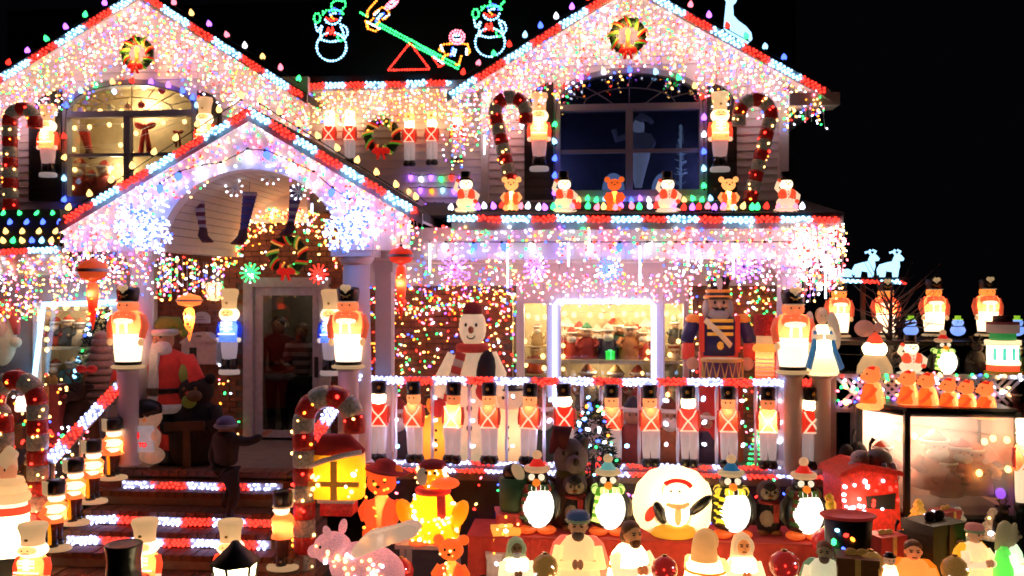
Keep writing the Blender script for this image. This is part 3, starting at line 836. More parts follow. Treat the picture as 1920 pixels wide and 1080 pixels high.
def f_bearskin(p=1.6, face=None, drum=False, jl=None):
    """broad toy soldier with black shako and heart plume, white front, red sleeves"""
    o = new()
    MB().lathe([(.19, 0), (.20, .012), (.195, .03), (.17, .04)], 18, 0, sy=.8).build('base', CRM_L(), o)
    MB().lathe([(.155, .04), (.16, .05), (.16, .07), (.15, .08)], 16, 0, sy=.8).build('boots', BLK(), o)
    t = MB().lathe([(.15, .078), (.165, .2), (.17, .33), (.175, .41)], 18, 0, sy=.75)
    t.build('trousers', HOT_L(), o)
    j = MB().lathe([(.172, .40), (.185, .47), (.195, .56), (.19, .62), (.15, .665), (.08, .69)], 20, 0, sy=.72)
    jo = j.build('jacket', jl or REDH_L(), o)
    c = MB().ell((0, -.095, .56), (.13, .06, .05), 0, 14, 8)
    for s in (-1, 1): c.tube([(s * .05, -.145, .55), (s * .055, -.138, .42)], .017, 6)
    c.build('chest_panel', HOT_L(), jo)
    f = MB()
    for z in (.635, .66): f.box((0, -.115 + (z - .63) * .8, z), (.11, .02, .012))
    f.build('frogging', WHT_L(), jo)
    a = MB()
    for s in (-1, 1): tube_arm(a, (s * .17, 0, .62), (s * .215, -.01, .5), (s * .195, -.05, .36), .05, .04)
    a.build('sleeves', PAINT('dull_red_sleeve', (.55, .08, .03), .35), o)
    g = MB()
    for s in (-1, 1): g.ell((s * .19, -.06, .31), (.036, .036, .045), 0, 8, 6)
    g.build('gloves', CRM_L(), o)
    h = MB().lathe([(.09, .675), (.122, .70), (.128, .74), (.118, .785)], 18, 0, sy=.9)
    h.ell((0, -.118, .725), (.016, .02, .014), 0, 8, 6)
    h.build('head', face or SKIN_L(), o)
    eyes(o, .045, -.108, .748, .010)
    k = MB().lathe([(.115, .79), (.125, .82), (.138, .92), (.125, .955), (.06, .965)], 18, 0, sy=.9)
    k.ell((0, -.07, .795), (.115, .09, .012), 0, 14, 6)
    ko = k.build('hat', mat('shako_black', (.015, .016, .012), .35), o)
    pl = MB()
    for s in (-1, 1): pl.ell((s * .028, -.12, .955), (.038, .02, .036), 0, 10, 7)
    pl.lathe([(.004, .885), (.055, .945)], 10, 0, sy=.35, off=(0, -.122, 0))
    pl.build('plume', CRM_L(), ko)
    bd = MB()
    for s in (-1, 1): bd.tube([(s * .06, -.122, .87), (-s * .03, -.128, .835)], .008, 5)
    bd.build('badge', GOLD(), ko)
    mb = MB().tube([(.11 * math.cos(t), -.075 - .085 * math.sin(t), .786) for t in [math.pi * i / 10 for i in range(11)]], .007, 5)
    mb.build('brim', CRM_L(), ko)
    lamp(o, (0, -.01, .42), p, r=.03)
    return o

def f_snowman_hat(p=.9, vest=None):
    o = new()
    b = MB().lathe([(.26, 0), (.31, .02), (.30, .06), (.22, .10)], 18, 0, sy=.75, fl=(.08, 5)); b.ell((0, 0, .22), (.25, .20, .17), 0); b.ell((0, 0, .45), (.20, .17, .16), 0)
    b.build('body', WHT_L(), o)
    v = MB()
    for s in (-1, 1): v.ell((s * .11, -.06, .42), (.115, .125, .15), 0, 12, 8, rot=(0, s * .2, 0))
    v.build('vest', lit('vest_red', (.85, .14, .06), .5), o)
    bt = MB()
    for z in (.34, .42, .5): bt.ell((0, -.175, z), (.016, .012, .016), 0, 6, 5)
    bt.build('buttons', BLK(), o)
    a = MB(); tube_arm(a, (-.17, -.02, .5), (-.27, -.06, .58), (-.22, -.08, .74), .06, .05); tube_arm(a, (.17, -.02, .5), (.29, -.06, .40), (.24, -.12, .28), .06, .05)
    a.build('arms', WHT_L(), o)
    g = MB(); g.ell((.23, -.13, .25), (.06, .05, .06), 0, 8, 6); g.ell((-.21, -.09, .76), (.055, .05, .06), 0, 8, 6)
    g.build('mittens', lit('vest_red', (.85, .14, .06), .5), o)
    h = MB().ell((0, -.01, .68), (.165, .15, .145), 0)
    ho = h.build('head', HOT_L(), o)
    eyes(o, .055, -.145, .72, .017)
    MB().lathe([(.026, 0), (.003, .1)], 8, 0, rot=(math.pi / 2, 0, 0), off=(0, -.14, .675)).build('nose', PAINT('carrot', (.9, .25, .03), .4), ho)
    k = MB().lathe([(.20, .78), (.205, .795), (.19, .81), (.125, .815), (.13, .98), (.12, 1.0)], 16, 0, off=(-.02, 0, 0), sy=.9)
    ko = k.build('hat', BLK(), o)
    MB().lathe([(.131, .82), (.134, .86)], 16, 0, off=(-.02, 0, 0), sy=.92).build('hat_band', mat('band_cream', (.5, .35, .2), .5), ko)
    lamp(o, (0, 0, .4), p, r=.02)
    return o

def f_bear(p=.7, col=(1.0, .60, .22), vest=(1.0, .20, .05), e=.95):
    o = new()
    fur = lit('fur_%d' % int(col[1] * 100), col, e)
    b = MB().ell((0, 0, .30), (.2, .17, .28), 0)
    for s in (-1, 1): b.ell((s * .15, -.06, .09), (.10, .14, .09), 0, 10, 7)
    b.build('body', fur, o)
    a = MB()
    for s in (-1, 1): tube_arm(a, (s * .17, -.02, .5), (s * .26, -.06, .38), (s * .2, -.13, .28), .06, .05)
    a.build('arms', fur, o)
    v = MB()
    for s in (-1, 1): v.ell((s * .12, -.03, .33), (.115, .16, .2), 0, 12, 8)
    v.build('vest', lit('cub_vest', vest, .6), o)
    h = MB().ell((0, -.01, .75), (.2, .17, .17), 0)
    for s in (-1, 1): h.ell((s * .2, 0, .90), (.085, .05, .085), 0, 10, 7)
    h.ell((0, -.16, .71), (.085, .07, .065), 0, 10, 7)
    ho = h.build('head', fur, o)
    MB().ell((0, -.23, .735), (.03, .02, .022), 0, 8, 6).build('nose', EYE_M(), ho)
    eyes(o, .075, -.165, .79, .02)
    lamp(o, (0, 0, .4), p, r=.02)
    return o

def f_penguin(hat, scarf, style, p=1.3, hot=True, arm=None):
    """hat colour, scarf colour, style of scarf"""
    o = new()
    b = MB().lathe([(.12, .06), (.21, .12), (.235, .25), (.225, .40), (.18, .53), (.13, .60)], 20, 0, sy=.85)
    b.build('body', mat('penguin_black', (.014, .015, .018), .3), o)
    bl = MB().ell((.02, -.11, .335), (.195, .135, .265), 0, 18, 12)
    bl.build('belly', lit('belly', (1.0, .93, .78), 3.2 if hot else .5), o)
    w = MB()
    for s in (-1, 1): w.tube([(s * .18, 0, .52), (s * .25, -.01, .40), (s * .255, -.02, .24), (s * .22, -.03, .16)], [.04, .05, .045, .015], 8)
    w.build('flippers', mat('penguin_grey', (.05, .05, .045), .4), o)
    ft = MB()
    for s in (-1, 1): ft.ell((s * .12, -.09, .045), (.125, .13, .05), 0, 12, 7)
    ft.build('feet', lit('orange_feet', (.95, .22, .04), .42), o)
    h = MB().ell((0, 0, .66), (.15, .135, .125), 0)
    ho = h.build('head', mat('penguin_black', (.014, .015, .018), .3), o)
    e = MB()
    for s in (-1, 1): e.ell((s * .058, -.115, .69), (.042, .03, .042), 0, 10, 7, rot=(0, s * -.3, 0))
    e.build('eyes', lit('eye_white', (1, .95, .75), 1.0), ho)
    MB().ell((0, -.15, .625), (.05, .06, .052), 0, 10, 7).build('beak', lit('beak_orange', (1.0, .32, .03), .8), ho)
    br = MB().tube([(.125 * math.cos(t), .115 * math.sin(t), .775) for t in [2 * math.pi * i / 16 for i in range(16)]], .04, 8, 0, closed=True)
    c = MB().lathe([(.12, .78), (.085, .84), (.05, .89), (.03, .9)], 14, 0)
    co = c.build('cap', lit('cap_%s' % hat, dict(red=(.85, .05, .03), teal=(.25, .62, .60), blue=(.03, .22, .42))[hat], .5), o)
    br.build('cap_brim', CRM_L(), co)
    MB().ell((0, 0, .94), (.062, .062, .06), 0, 10, 7).build('pompom', CRM_L(), co)
    cols = dict(plaid=((.03, .06, .02), (.28, .04, .03)), lime=((.72, .9, .25), (.16, .42, .04)), yellow=((1.0, .75, .06), (.03, .025, .01)), green=((.06, .12, .025), (.2, .03, .02)))[style]
    em = dict(plaid=.12, lime=1.3, yellow=1.0, green=.12)[style]
    m0 = lit('scarf_%s' % style, cols[0], em); m1 = lit('scarf_%s_stripe' % style, cols[1], em * .3)
    s1 = MB(); N = 24
    for i in range(N):
        t0, t1 = 2 * math.pi * i / N, 2 * math.pi * (i + 1) / N
        s1.tube([(.165 * math.cos(t), .15 * math.sin(t), .555 + .008 * math.sin(3 * t)) for t in (t0, (t0 + t1) / 2, t1)], .052, 8, 0 if i % 3 else 1, cap=False)
    pts = [(-.10 - .05 * k / 8, -.135 - .02 * math.sin(k), .54 - .045 * k) for k in range(9)]
    for k in range(8):
        s1.box(((pts[k][0] + pts[k + 1][0]) / 2, pts[k][1] - .02, (pts[k][2] + pts[k + 1][2]) / 2), (.12, .03, .05), 0 if k % 2 else 1, rot=(0, .25, 0))
    if style == 'yellow':
        for k in range(8): s1.ell((-.15, -.12, .50 - .045 * k), (.085, .09, .016), 1 if k % 2 else 0, 12, 6, rot=(0, .2, 0))
    s1.build('scarf', [m0, m1], o)
    lamp(o, (0, -.27, .33), .12 if hot else .03, r=.02)
    return o

def f_plush_penguin(hood=True, dark=True):
    o = new()
    b = MB().lathe([(.10, 0), (.2, .05), (.24, .2), (.22, .4), (.15, .56), (.1, .6)], 16, 0, sy=.85)
    b.build('body', mat('plush_black', (.02, .018, .02), .95, bump=.5, scale=40), o)
    MB().ell((-.03, -.1, .28), (.16, .12, .2), 0, 14, 9).build('belly', mat('plush_cream', (.45, .38, .28), .95, bump=.5, scale=40), o)
    f = MB()
    for s in (-1, 1): f.ell((s * .12, -.12, .03), (.11, .13, .05), 0, 10, 6)
    f.build('feet', mat('plush_orange', (.4, .16, .04), .9), o)
    w = MB()
    for s in (-1, 1): w.tube([(s * .16, 0, .54), (s * .27, -.02, .4), (s * .26, -.03, .24)], [.05, .05, .025], 8)
    w.build('flippers', mat('plush_black', (.02, .018, .02), .95), o)
    h = MB().ell((0, 0, .77), (.22, .19, .2), 0, 14, 10)
    ho = h.build('head', mat('plush_grey', (.14, .11, .10), .95, bump=.5, scale=40), o)
    m = MB()
    for s in (-1, 1): m.ell((s * .07, -.11, .75), (.1, .1, .12), 0, 12, 8)
    m.build('face', mat('plush_cream', (.45, .38, .28), .95), ho)
    MB().ell((0, -.13, .86), (.12, .08, .09), 0, 12, 8).build('forehead', mat('plush_black', (.02, .018, .02), .95), ho)
    eyes(o, .075, -.205, .78, .028)
    MB().ell((0, -.215, .70), (.045, .05, .025), 0, 8, 6).build('beak', mat('plush_orange', (.4, .16, .04), .9), ho)
    s = MB().tube([(.16 * math.cos(t), .15 * math.sin(t), .575) for t in [2 * math.pi * i / 14 for i in range(14)]], .04, 6, 0, closed=True)
    s.box((.1, -.2, .4), (.1, .04, .34), 0, rot=(.12, 0, .1))
    s.build('scarf', mat('red_knit', (.35, .035, .03), .9, vary=.5, scale=25), o)
    return o

def f_side_bear(p=.9):
    """little amber bear sitting in profile, snout to the left"""
    o = new()
    amb = lit('bear_amber', (1.0, .60, .20), .95); red = lit('bear_jacket', (1.0, .20, .04), .6)
    b = MB().lathe([(.17, 0), (.235, .06), (.24, .18), (.20, .42), (.14, .60), (.08, .64)], 16, 0, off=(.05, 0, 0), sy=.8); b.ell((-.14, -.09, .07), (.17, .075, .07), 0, 10, 7); b.ell((-.14, .09, .07), (.17, .075, .07), 0, 10, 7)
    b.build('body', amb, o)
    j = MB().lathe([(.20, .16), (.215, .20), (.15, .50), (.10, .60)], 12, 0, off=(-.045, -.03, 0), sy=.85); tube_arm(j, (.02, -.15, .50), (-.10, -.2, .36), (-.22, -.15, .25), .06, .05)
    j.build('jacket', red, o)
    h = MB().ell((0, 0, .78), (.19, .18, .19), 0); h.ell((-.16, 0, .75), (.10, .09, .075), 0, 10, 7)
    for s in (-1, 1): h.ell((.07, s * .14, .93), (.055, .05, .07), 0, 8, 6)
    ho = h.build('head', lit('bear_face', (1.0, .40, .11), .7), o)
    MB().ell((-.255, 0, .775), (.024, .03, .024), 0, 8, 6).build('nose', EYE_M(), ho)
    e = MB()
    for s in (-1, 1): e.ell((-.14, s * .12, .83), (.02, .02, .024), 0, 6, 5)
    e.build('eyes', EYE_M(), ho)
    k = MB().ell((.04, 0, .93), (.14, .13, .06), 0, 12, 7); k.build('cap', lit('bear_cap', (.8, .05, .02), .4), ho)
    lamp(o, (.1, 0, .33), p, r=.02)
    return o

def f_robed(robe, cloak=None, head='hood', headc=None, skin=(.75, .34, .12), beard=None, lean=0.0, p=1.4, e=.8, sk_e=.42, pray=True):
    sk_e *= .9
    """kneeling or standing robed figure of the crib scene"""
    o = new()
    ro = MB().lathe([(.27, 0), (.28, .05), (.25, .25), (.215, .45), (.19, .60), (.12, .70), (.06, .73)], 40, 0, sy=.8, fl=(.055, 11))
    tr = MB(); tr.tube([(.215 * math.cos(t), .175 * math.sin(t), .475) for t in [2 * math.pi * i / 18 for i in range(18)]], .016, 6, 0, closed=True)
    tr.build('sash', lit('crib_sash_%d' % int(skin[0] * 100), (.75, .30 + .3 * (skin[0] - .4), .08), .35), o)
    ro.build('robe', lit('robe_%d_%d' % (int(robe[0] * 99), int(robe[2] * 99)), robe, e), o)
    if cloak:
        c = MB()
        for s in (-1, 1):
            c.lathe([(.20, 0), (.20, .2), (.17, .45), (.12, .62), (.05, .70)], 14, 0, sy=.75, off=(s * .13, .05, 0))
        c.build('cloak', lit('cloak_%d_%d' % (int(cloak[0] * 99), int(cloak[2] * 99)), cloak, .45), o)
    a = MB()
    for s in (-1, 1): tube_arm(a, (s * .17, -.02, .60), (s * .22, -.12, .44), (s * .05, -.24, .47 if pray else .34), .065, .05)
    a.build('sleeves', lit('robe_%d_%d' % (int(robe[0] * 99), int(robe[2] * 99)), robe, e), o)
    hd = MB().ell((-.025, -.255, .49 if pray else .35), (.03, .045, .055), 0, 8, 6); hd.ell((.025, -.255, .49 if pray else .35), (.03, .045, .055), 0, 8, 6)
    sk = lit('crib_skin_%d' % int(skin[0] * 100), skin, sk_e)
    hd.build('hands', sk, o)
    h = MB().ell((lean, -.03, .83), (.085, .095, .118), 0, 16, 11); h.lathe([(.06, .68), (.055, .76)], 10, 0, off=(lean * .5, 0, 0))
    h.ell((lean, -.128, .82), (.015, .026, .026), 0, 8, 6)
    for s in (-1, 1): h.ell((lean + s * .083, -.02, .82), (.016, .025, .03), 0, 6, 5)
    ho = h.build('head', sk, o)
    e_ = MB()
    for s in (-1, 1):
        e_.ell((lean + s * .036, -.117, .85), (.018, .010, .011), 0, 6, 5); e_.tube([(lean + s * .056, -.108, .875), (lean + s * .016, -.122, .873)], .0075, 4)
    e_.box((lean, -.118, .775), (.05, .014, .011))
    e_.build('features', mat('brown_paint', (.09, .035, .012), .5), ho)
    hc = headc or robe
    hm = lit('head_%d_%d_%d' % tuple(int(c * 99) for c in hc), hc, .4)
    if head == 'hood':
        k = MB().lathe([(.15, .62), (.14, .75), (.128, .86), (.10, .95), (.035, 1.0)], 16, 0, off=(lean, .045, 0), sy=.85)
        k.tube([(lean + .108 * math.cos(t), -.065, .83 + .135 * math.sin(t)) for t in [-.5 + (math.pi + 1.0) * i / 14 for i in range(15)]], .03, 7)
        k.build('hood', hm, o)
    elif head == 'turban':
        k = MB().lathe([(.092, .88), (.118, .905), (.115, .95), (.09, .985), (.03, 1.0)], 16, 0, off=(lean, -.01, 0))
        k.build('turban', hm, o)
        MB().tube([(lean + .104 * math.cos(t), -.01 + .104 * math.sin(t), .895) for t in [2 * math.pi * i / 16 for i in range(16)]], .024, 6, 0, closed=True).build('turban_band', mat('olive_band', (.22, .22, .10), .5, .15), o)
    elif head == 'hair':
        k = MB().ell((lean, .01, .885), (.098, .105, .10), 0, 14, 9); k.ell((lean, .05, .79), (.095, .08, .12), 0, 12, 8)
        k.build('hair', mat('brown_hair', (.16, .06, .02), .6, .08, bump=.4, scale=30), o)
    if beard:
        MB().ell((lean, -.085, .745), (.062, .05, .065), 0, 12, 8).build('beard', lit('beard_%d' % int(beard[0] * 99), beard, .15), ho)
    lamp(o, (0, 0, .36), p, r=.03)
    return o

def f_stair_soldier(p=2.4):
    """toy soldier seen from the side, marching to the right, with yellow leg stripe"""
    o = new()
    MB().lathe([(.17, 0), (.175, .015), (.165, .045), (.12, .06)], 16, 0, sy=.75).build('base', CRM_L(), o)
    b = MB()
    for s in (-1, 1): b.lathe([(.05, .05), (.045, .1), (.042, .16)], 8, 0, sy=1, sx=1.2, off=(0, s * .05, 0))
    b.build('boots', BLK(), o)
    t = MB()
    for s in (-1, 1): t.lathe([(.042, .155), (.05, .3), (.058, .42)], 10, 0, off=(0, s * .05, 0))
    t.build('trousers', lit('trouser_dark', (.10, .03, .02), .1), o)
    MB().tube([(-.005, -.105, .43), (.0, -.1, .28), (.0, -.098, .1)], .017, 6).build('leg_stripe', lit('stripe_yellow', (1.0, .42, .01), .95), o)
    j = MB().lathe([(.12, .40), (.105, .46), (.115, .58), (.12, .63), (.08, .69)], 16, 0, sy=1.05)
    jo = j.build('jacket', lit('jacket_orange', (1.0, .22, .06), .9), o)
    c = MB().ell((.02, -.05, .60), (.115, .10, .075), 0, 12, 8); c.ell((.03, -.07, .49), (.085, .075, .04), 0, 10, 7)
    c.build('chest_panel', HOT_L(), jo)
    a = MB(); tube_arm(a, (-.02, -.12, .63), (-.06, -.15, .53), (.03, -.16, .45), .04, .035)
    a.build('sleeve', lit('jacket_orange', (1.0, .22, .06), .9), o)
    h = MB().ell((.01, 0, .74), (.085, .08, .075), 0); h.ell((.09, 0, .735), (.02, .016, .016), 0, 6, 5)
    h.build('head', HOT_L(), o)
    k = MB().lathe([(.09, .79), (.1, .84), (.105, .95), (.09, .99), (.04, 1.0)], 16, 0)
    ko = k.build('hat', BLK(), o)
    MB().box((-.06, -.085, .89), (.07, .02, .19), rot=(0, 0, -.5), taper=1.25).build('hat_panel', CRM_L(), ko)
    MB().tube([(.10 * math.cos(t), .1 * math.sin(t), .79) for t in [2 * math.pi * i / 16 for i in range(16)]], .011, 5, 0, closed=True).build('brim', CRM_L(), ko)
    lamp(o, (.02, 0, .55), p, r=.02)
    return o

def f_doll(body, hat, arms=None, skin=(.7, .4, .25), beard=True, e=0.0):
    """small shop-window figurine"""
    o = new()
    c3 = lambda c: 'doll_%d_%d_%d' % tuple(int(v * 100) for v in c)
    MB().lathe([(.2, 0), (.26, .03), (.25, .2), (.2, .42), (.13, .58), (.06, .62)], 14, 0, sy=.85).build('body', mat(c3(body), body, .7), o)
    a = MB()
    for s in (-1, 1): tube_arm(a, (s * .17, -.02, .55), (s * .26, -.1, .42), (s * .2, -.2, .36), .065, .055)
    a.build('arms', mat(c3(arms or body), arms or body, .7), o)
    h = MB().ell((0, -.02, .72), (.14, .13, .14), 0, 12, 8); h.ell((0, -.15, .71), (.025, .025, .025), 0, 6, 5)
    ho = h.build('head', mat(c3(skin), skin, .6), o)
    e_ = MB()
    for s in (-1, 1): e_.ell((s * .05, -.14, .745), (.014, .01, .016), 0, 6, 5)
    e_.build('eyes', EYE_M(), ho)
    if beard: MB().ell((0, -.1, .62), (.13, .09, .12), 0, 10, 7).build('beard', mat('doll_beard', (.75, .7, .62), .9), ho)
    k = MB().lathe([(.15, .81), (.12, .88), (.06, .96), (.02, 1.0)], 12, 0)
    ko = k.build('hat', mat(c3(hat), hat, .8), o)
    MB().tube([(.14 * math.cos(t), .13 * math.sin(t) - .01, .81) for t in [2 * math.pi * i / 12 for i in range(12)]], .035, 6, 0, closed=True).build('hat_brim', mat('doll_beard', (.75, .7, .62), .9), ko)
    return o

# ---------------------------------------------------------------- placing
PROTO = {}
def put(key, name, label, cat, loc, h, rz=0.0, group=None, build=None, sx=1.0):
    """first use of a key builds the figure, later uses copy it with all its parts"""
    if key in PROTO: o = copy_tree(PROTO[key])
    else:
        o = build(); PROTO[key] = o
    o.name = name
    tag(o, label, cat, group)
    o.location = loc; o.scale = (h * sx, h * sx, h); o.rotation_euler = (0, 0, rz)
    return o
def at(key, name, label, cat, px, py_top, py_bot, Y, build=None, group=None, rz=0.0, sx=1.0):
    p, q = P(px, py_bot, Y), P(px, py_top, Y)
    return put(key, name, label, cat, p, q.z - p.z, rz, group, build, sx)
# ================================================================ LIGHTS ON THE HOUSE
def px_line(a, b, Y): 
    A, B = P(*a, Y), P(*b, Y)
    return lambda u: (A.x + (B.x - A.x) * u, A.z + (B.z - A.z) * u)
YI = YG - .0
def in_wreath(c, rpx, Y):
    w = P(*c, Y); rr = rpx * M(c[0], Y)
    return lambda q: (q[0] - w.x) ** 2 + (q[2] - w.z) ** 2 < rr * rr
skL, skR = in_wreath((258, 100), 26, YG), in_wreath((1178, 70), 30, YG)
# gables: two icicle sets each, longer towards the eaves
curtain('icicle_lights', 'dense multicolour icicle lights under the left slope of the left gable', px_line((-60, 190), (262, -5), YG), lambda u: .95 - .10 * u + .25 * (u > .85), YG + .06, 88, MIX, 'icicle lights on the gables', gap=.058, jy=.09, skip=skL)
curtain('icicle_lights', 'dense multicolour icicle lights under the right slope of the left gable', px_line((262, -5), (580, 188), YG), lambda u: .80 + .22 * u, YG + .06, 92, MIX, 'icicle lights on the gables', gap=.058, jy=.09, skip=skL)
curtain('icicle_lights', 'dense multicolour icicle lights under the left slope of the right gable', px_line((836, 185), (1179, -25), YG), lambda u: .92 - .10 * abs(u - .4) + .1 * (u > .85), YG + .06, 112, MIX, 'icicle lights on the gables', gap=.056, jy=.09, skip=skR)
curtain('icicle_lights', 'dense multicolour icicle lights under the right slope of the right gable', px_line((1179, -25), (1545, 176), YG), lambda u: .95 - .30 * u - .22 * (u > .85), YG + .06, 108, MIX, 'icicle lights on the gables', gap=.058, jy=.09, skip=skR)
curtain('icicle_lights', 'warm icicle lights along the eave of the wall between the gables', px_line((556, 172), (845, 166), 11.84), lambda u: .42 + .1 * R.random(), 11.84, 70, dict(Y=40, W=14, P=14, O=16, R=6, G=6, B=2, V=2), gap=.052, jy=.04)
# portico face
def bez(u): return u
curtain('icicle_lights', 'multicolour icicle lights under the left slope of the front portico', px_line((116, 430), (468, 215), YP - .08), lambda u: .62 - .22 * u, YP - .06, 84, MIXP, 'icicle lights on the front portico', gap=.056, jy=.03, dens=.62)
curtain('icicle_lights', 'multicolour icicle lights under the right slope of the front portico', px_line((468, 215), (790, 414), YP - .08), lambda u: .40 + .28 * u, YP - .06, 84, MIXP, 'icicle lights on the front portico', gap=.056, jy=.03, dens=.62)
curtain('icicle_lights', 'tangle of multicolour lights round the left column head', px_line((112, 425), (310, 460), YP - .06), lambda u: .55 + .1 * u, YP - .04, 40, MIXP, gap=.055, jy=.05, dens=.6)
curtain('icicle_lights', 'multicolour lights hanging behind the left column by the mailbox', px_line((292, 470), (420, 500), 10.6), lambda u: .62 - .22 * u, 10.6, 34, MIX, gap=.06, jy=.12)
# left bay under the awning
curtain('icicle_lights', 'pink and white icicle lights under the black awning', px_line((-70, 480), (240, 478), 10.34), lambda u: .62 + .1 * R.random(), 10.34, 76, dict(P=26, W=26, Y=24, V=6, B=4, G=5, R=6, O=8), gap=.054, jy=.04)
curtain('icicle_lights', 'warm multicolour lights bunched at the left end of the bay', px_line((-70, 570), (72, 565), 10.5), lambda u: .26, 10.5, 34, MIXD, gap=.05, jy=.05)
# porch beam
curtain('icicle_lights', 'long multicolour icicle lights across the porch beam', px_line((815, 424), (1582, 424), 9.90), lambda u: R.choice((.18, .30, .42, .5, .62)), 9.92, 150, MIXP, 'icicle lights across the porch', gap=.07, jy=.03, dens=.92)
curtain('icicle_lights', 'white and pink icicle lights inside the porch before the window', px_line((960, 512), (1300, 512), 11.2), lambda u: .36 + .1 * R.random(), 11.2, 84, dict(P=40, W=22, Y=14, O=8, V=8, R=6, G=2), 'icicle lights across the porch', gap=.062, jy=.1)
curtain('icicle_lights', 'cool icicle lights along the right half of the porch beam', px_line((1250, 470), (1580, 470), 9.98), lambda u: .30 + .25 * u, 10.0, 60, dict(W=40, P=22, V=12, B=10, Y=10, G=3, R=4), 'icicle lights across the porch', gap=.06, jy=.03)
curtain('icicle_lights', 'thick bunch of white and red lights at the right corner of the porch roof', px_line((1480, 420), (1588, 420), 9.85), lambda u: .55 + .25 * math.sin(u * 3), 9.86, 48, dict(W=34, R=20, P=18, Y=20, O=4, G=3), gap=.05, jy=.08)

def wall_lights(label, px0, px1, py0, py1, Y, n, mix, dens=None, group='mini lights on the porch bricks', skips=()):
    root = thing('wall_lights', label, 'light string', (0, 0, 0), 0, group)
    pts = []; keys = []; w = MB(); last = None
    while len(pts) < n:
        px, py = R.uniform(px0, px1), R.uniform(py0, py1)
        if dens and R.random() > dens(px, py): continue
        if any(a < px < b and c < py < d for a, b, c, d in skips): continue
        pts.append(P(px, py, Y) + Vector((0, R.uniform(-.02, .02), 0))); keys.append(pick(mix))
    srt = sorted(pts, key=lambda p: (round(p.x / .16), p.z))
    for a, b in zip(srt, srt[1:]):
        if (a - b).length < .35: w.tube([a, b], .0022, 3)
    bulbs('mini_bulbs', pts, keys, .0145, root)
    o = w.build('wire', mat('green_wire', (.01, .025, .012), .6), root); o['kind'] = 'stuff'
    return root
wall_lights('multicolour lights netted over the bricks left of the front window', 694, 968, 532, 870, 11.7, 640, MIXD, lambda x, y: 1.0 if y < 590 else (.42 if y < 700 else .22))
wall_lights('multicolour lights netted over the bricks behind the nutcracker', 1294, 1456, 538, 870, 11.7, 330, MIXD, lambda x, y: 1.0 if y < 610 else .45)
wall_lights('warm garland lights arching over the front door', 398, 660, 385, 505, 11.6, 420, dict(Y=44, O=16, W=10, P=8, R=10, G=12), lambda x, y: 1.0 if 1.05 > ((x - 535) / 135) ** 2 + ((y - 510) / 118) ** 2 > .48 else (.12 if ((x - 535) / 135) ** 2 + ((y - 510) / 118) ** 2 < .5 else 0), 'mini lights round the door')
wall_lights('loose mini lights on the bricks between mailbox and door', 300, 450, 650, 860, 11.6, 60, MIXD, None, 'mini lights round the door')
wall_lights('sparse multicolour lights on the dark skirt under the porch', 700, 1570, 895, 1010, 9.98, 150, dict(R=20, G=20, B=24, Y=16, P=16, V=6), None, 'mini lights under the porch')
wall_lights('string of lights on the left stair rail by the steps', 96, 170, 800, 900, 9.2, 60, MIXP, None, 'mini lights round the door')

curtain('icicle_lights', 'sparse cool icicle lights on the white frieze left of the front window', px_line((700, 500), (968, 500), 11.45), lambda u: .28 + .2 * R.random(), 11.5, 44, MIXP, 'icicle lights across the porch', gap=.09, jy=.06)
# ---- banded red and white strips
G = 'red and white LED strips edging the roofs'
def strip(label, a, b, Y, wpx, segpx, start='R', rows=3, group=G, whit='C'):
    A, B = P(*a, Y), P(*b, Y); m = M((a[0] + b[0]) / 2, Y)
    return led_strip(label, A, B, wpx * m * .82, segpx * m, rows, .056, .0155, start, whit, group, name='led_strip', strength=1.9)
strip('red and white light strip on the left slope of the left gable', (-50, 172), (262, -20), YG - .05, 16, 62)
strip('red and white light strip on the right slope of the left gable', (262, -20), (572, 176), YG - .05, 16, 58)
strip('red and white light strip on the left slope of the right gable', (840, 174), (1179, -39), YG - .05, 17, 60, 'W')
strip('red and white light strip on the right slope of the right gable', (1179, -39), (1553, 168), YG - .05, 17, 62)
strip('red and white light strip on the eave between the gables', (572, 156), (845, 150), 11.83, 14, 38)
strip('red and white light strip on the left slope of the portico', (116, 408), (468, 200), YP - .14, 17, 62)
strip('red and white light strip on the right slope of the portico', (468, 200), (790, 396), YP - .14, 17, 52, 'W')
strip('red and white light strip along the porch roof edge', (838, 404), (1580, 406), 9.89, 15, 52, 'W')
strip('red and white light strip along the awning of the bay', (-60, 469), (116, 462), 10.32, 14, 60, 'W')
G2 = 'red and white LED strips on the porch rail and steps'
strip('upper red and white light strip on the porch top rail', (694, 706), (1532, 711), YR - .05, 7, 60, 'W', 2, G2, 'I')
strip('lower red and white light strip on the porch top rail', (694, 714), (1532, 719), YR - .055, 7, 60, 'W', 2, G2, 'I')
strip('red and white light strip on the porch bottom rail', (684, 862), (1556, 876), YR - .06, 8, 50, 'R', 2, G2, 'I')
strip('red and white light strip on the porch floor edge', (700, 876), (1560, 892), 9.97, 9, 54, 'W', 2, G2, 'I')
for (x0, x1, k, lab) in ((228, 530, 0, 'top'), (160, 512, 2, 'middle'), (124, 508, 3, 'lowest lit')):
    Yf, z = (9.43, FLOOR - .02) if k == 0 else STEPS[k - 1]
    led_strip('red and white light strip on the riser of the %s step' % lab, (X(x0, Yf - .02), Yf - .02, z - .05), (X(x1, Yf - .02), Yf - .02, z - .05), .085, 62 * M(300, Yf), 2 if k == 0 else 3, .05, .0155, 'W', 'I', G2, strength=1.9)
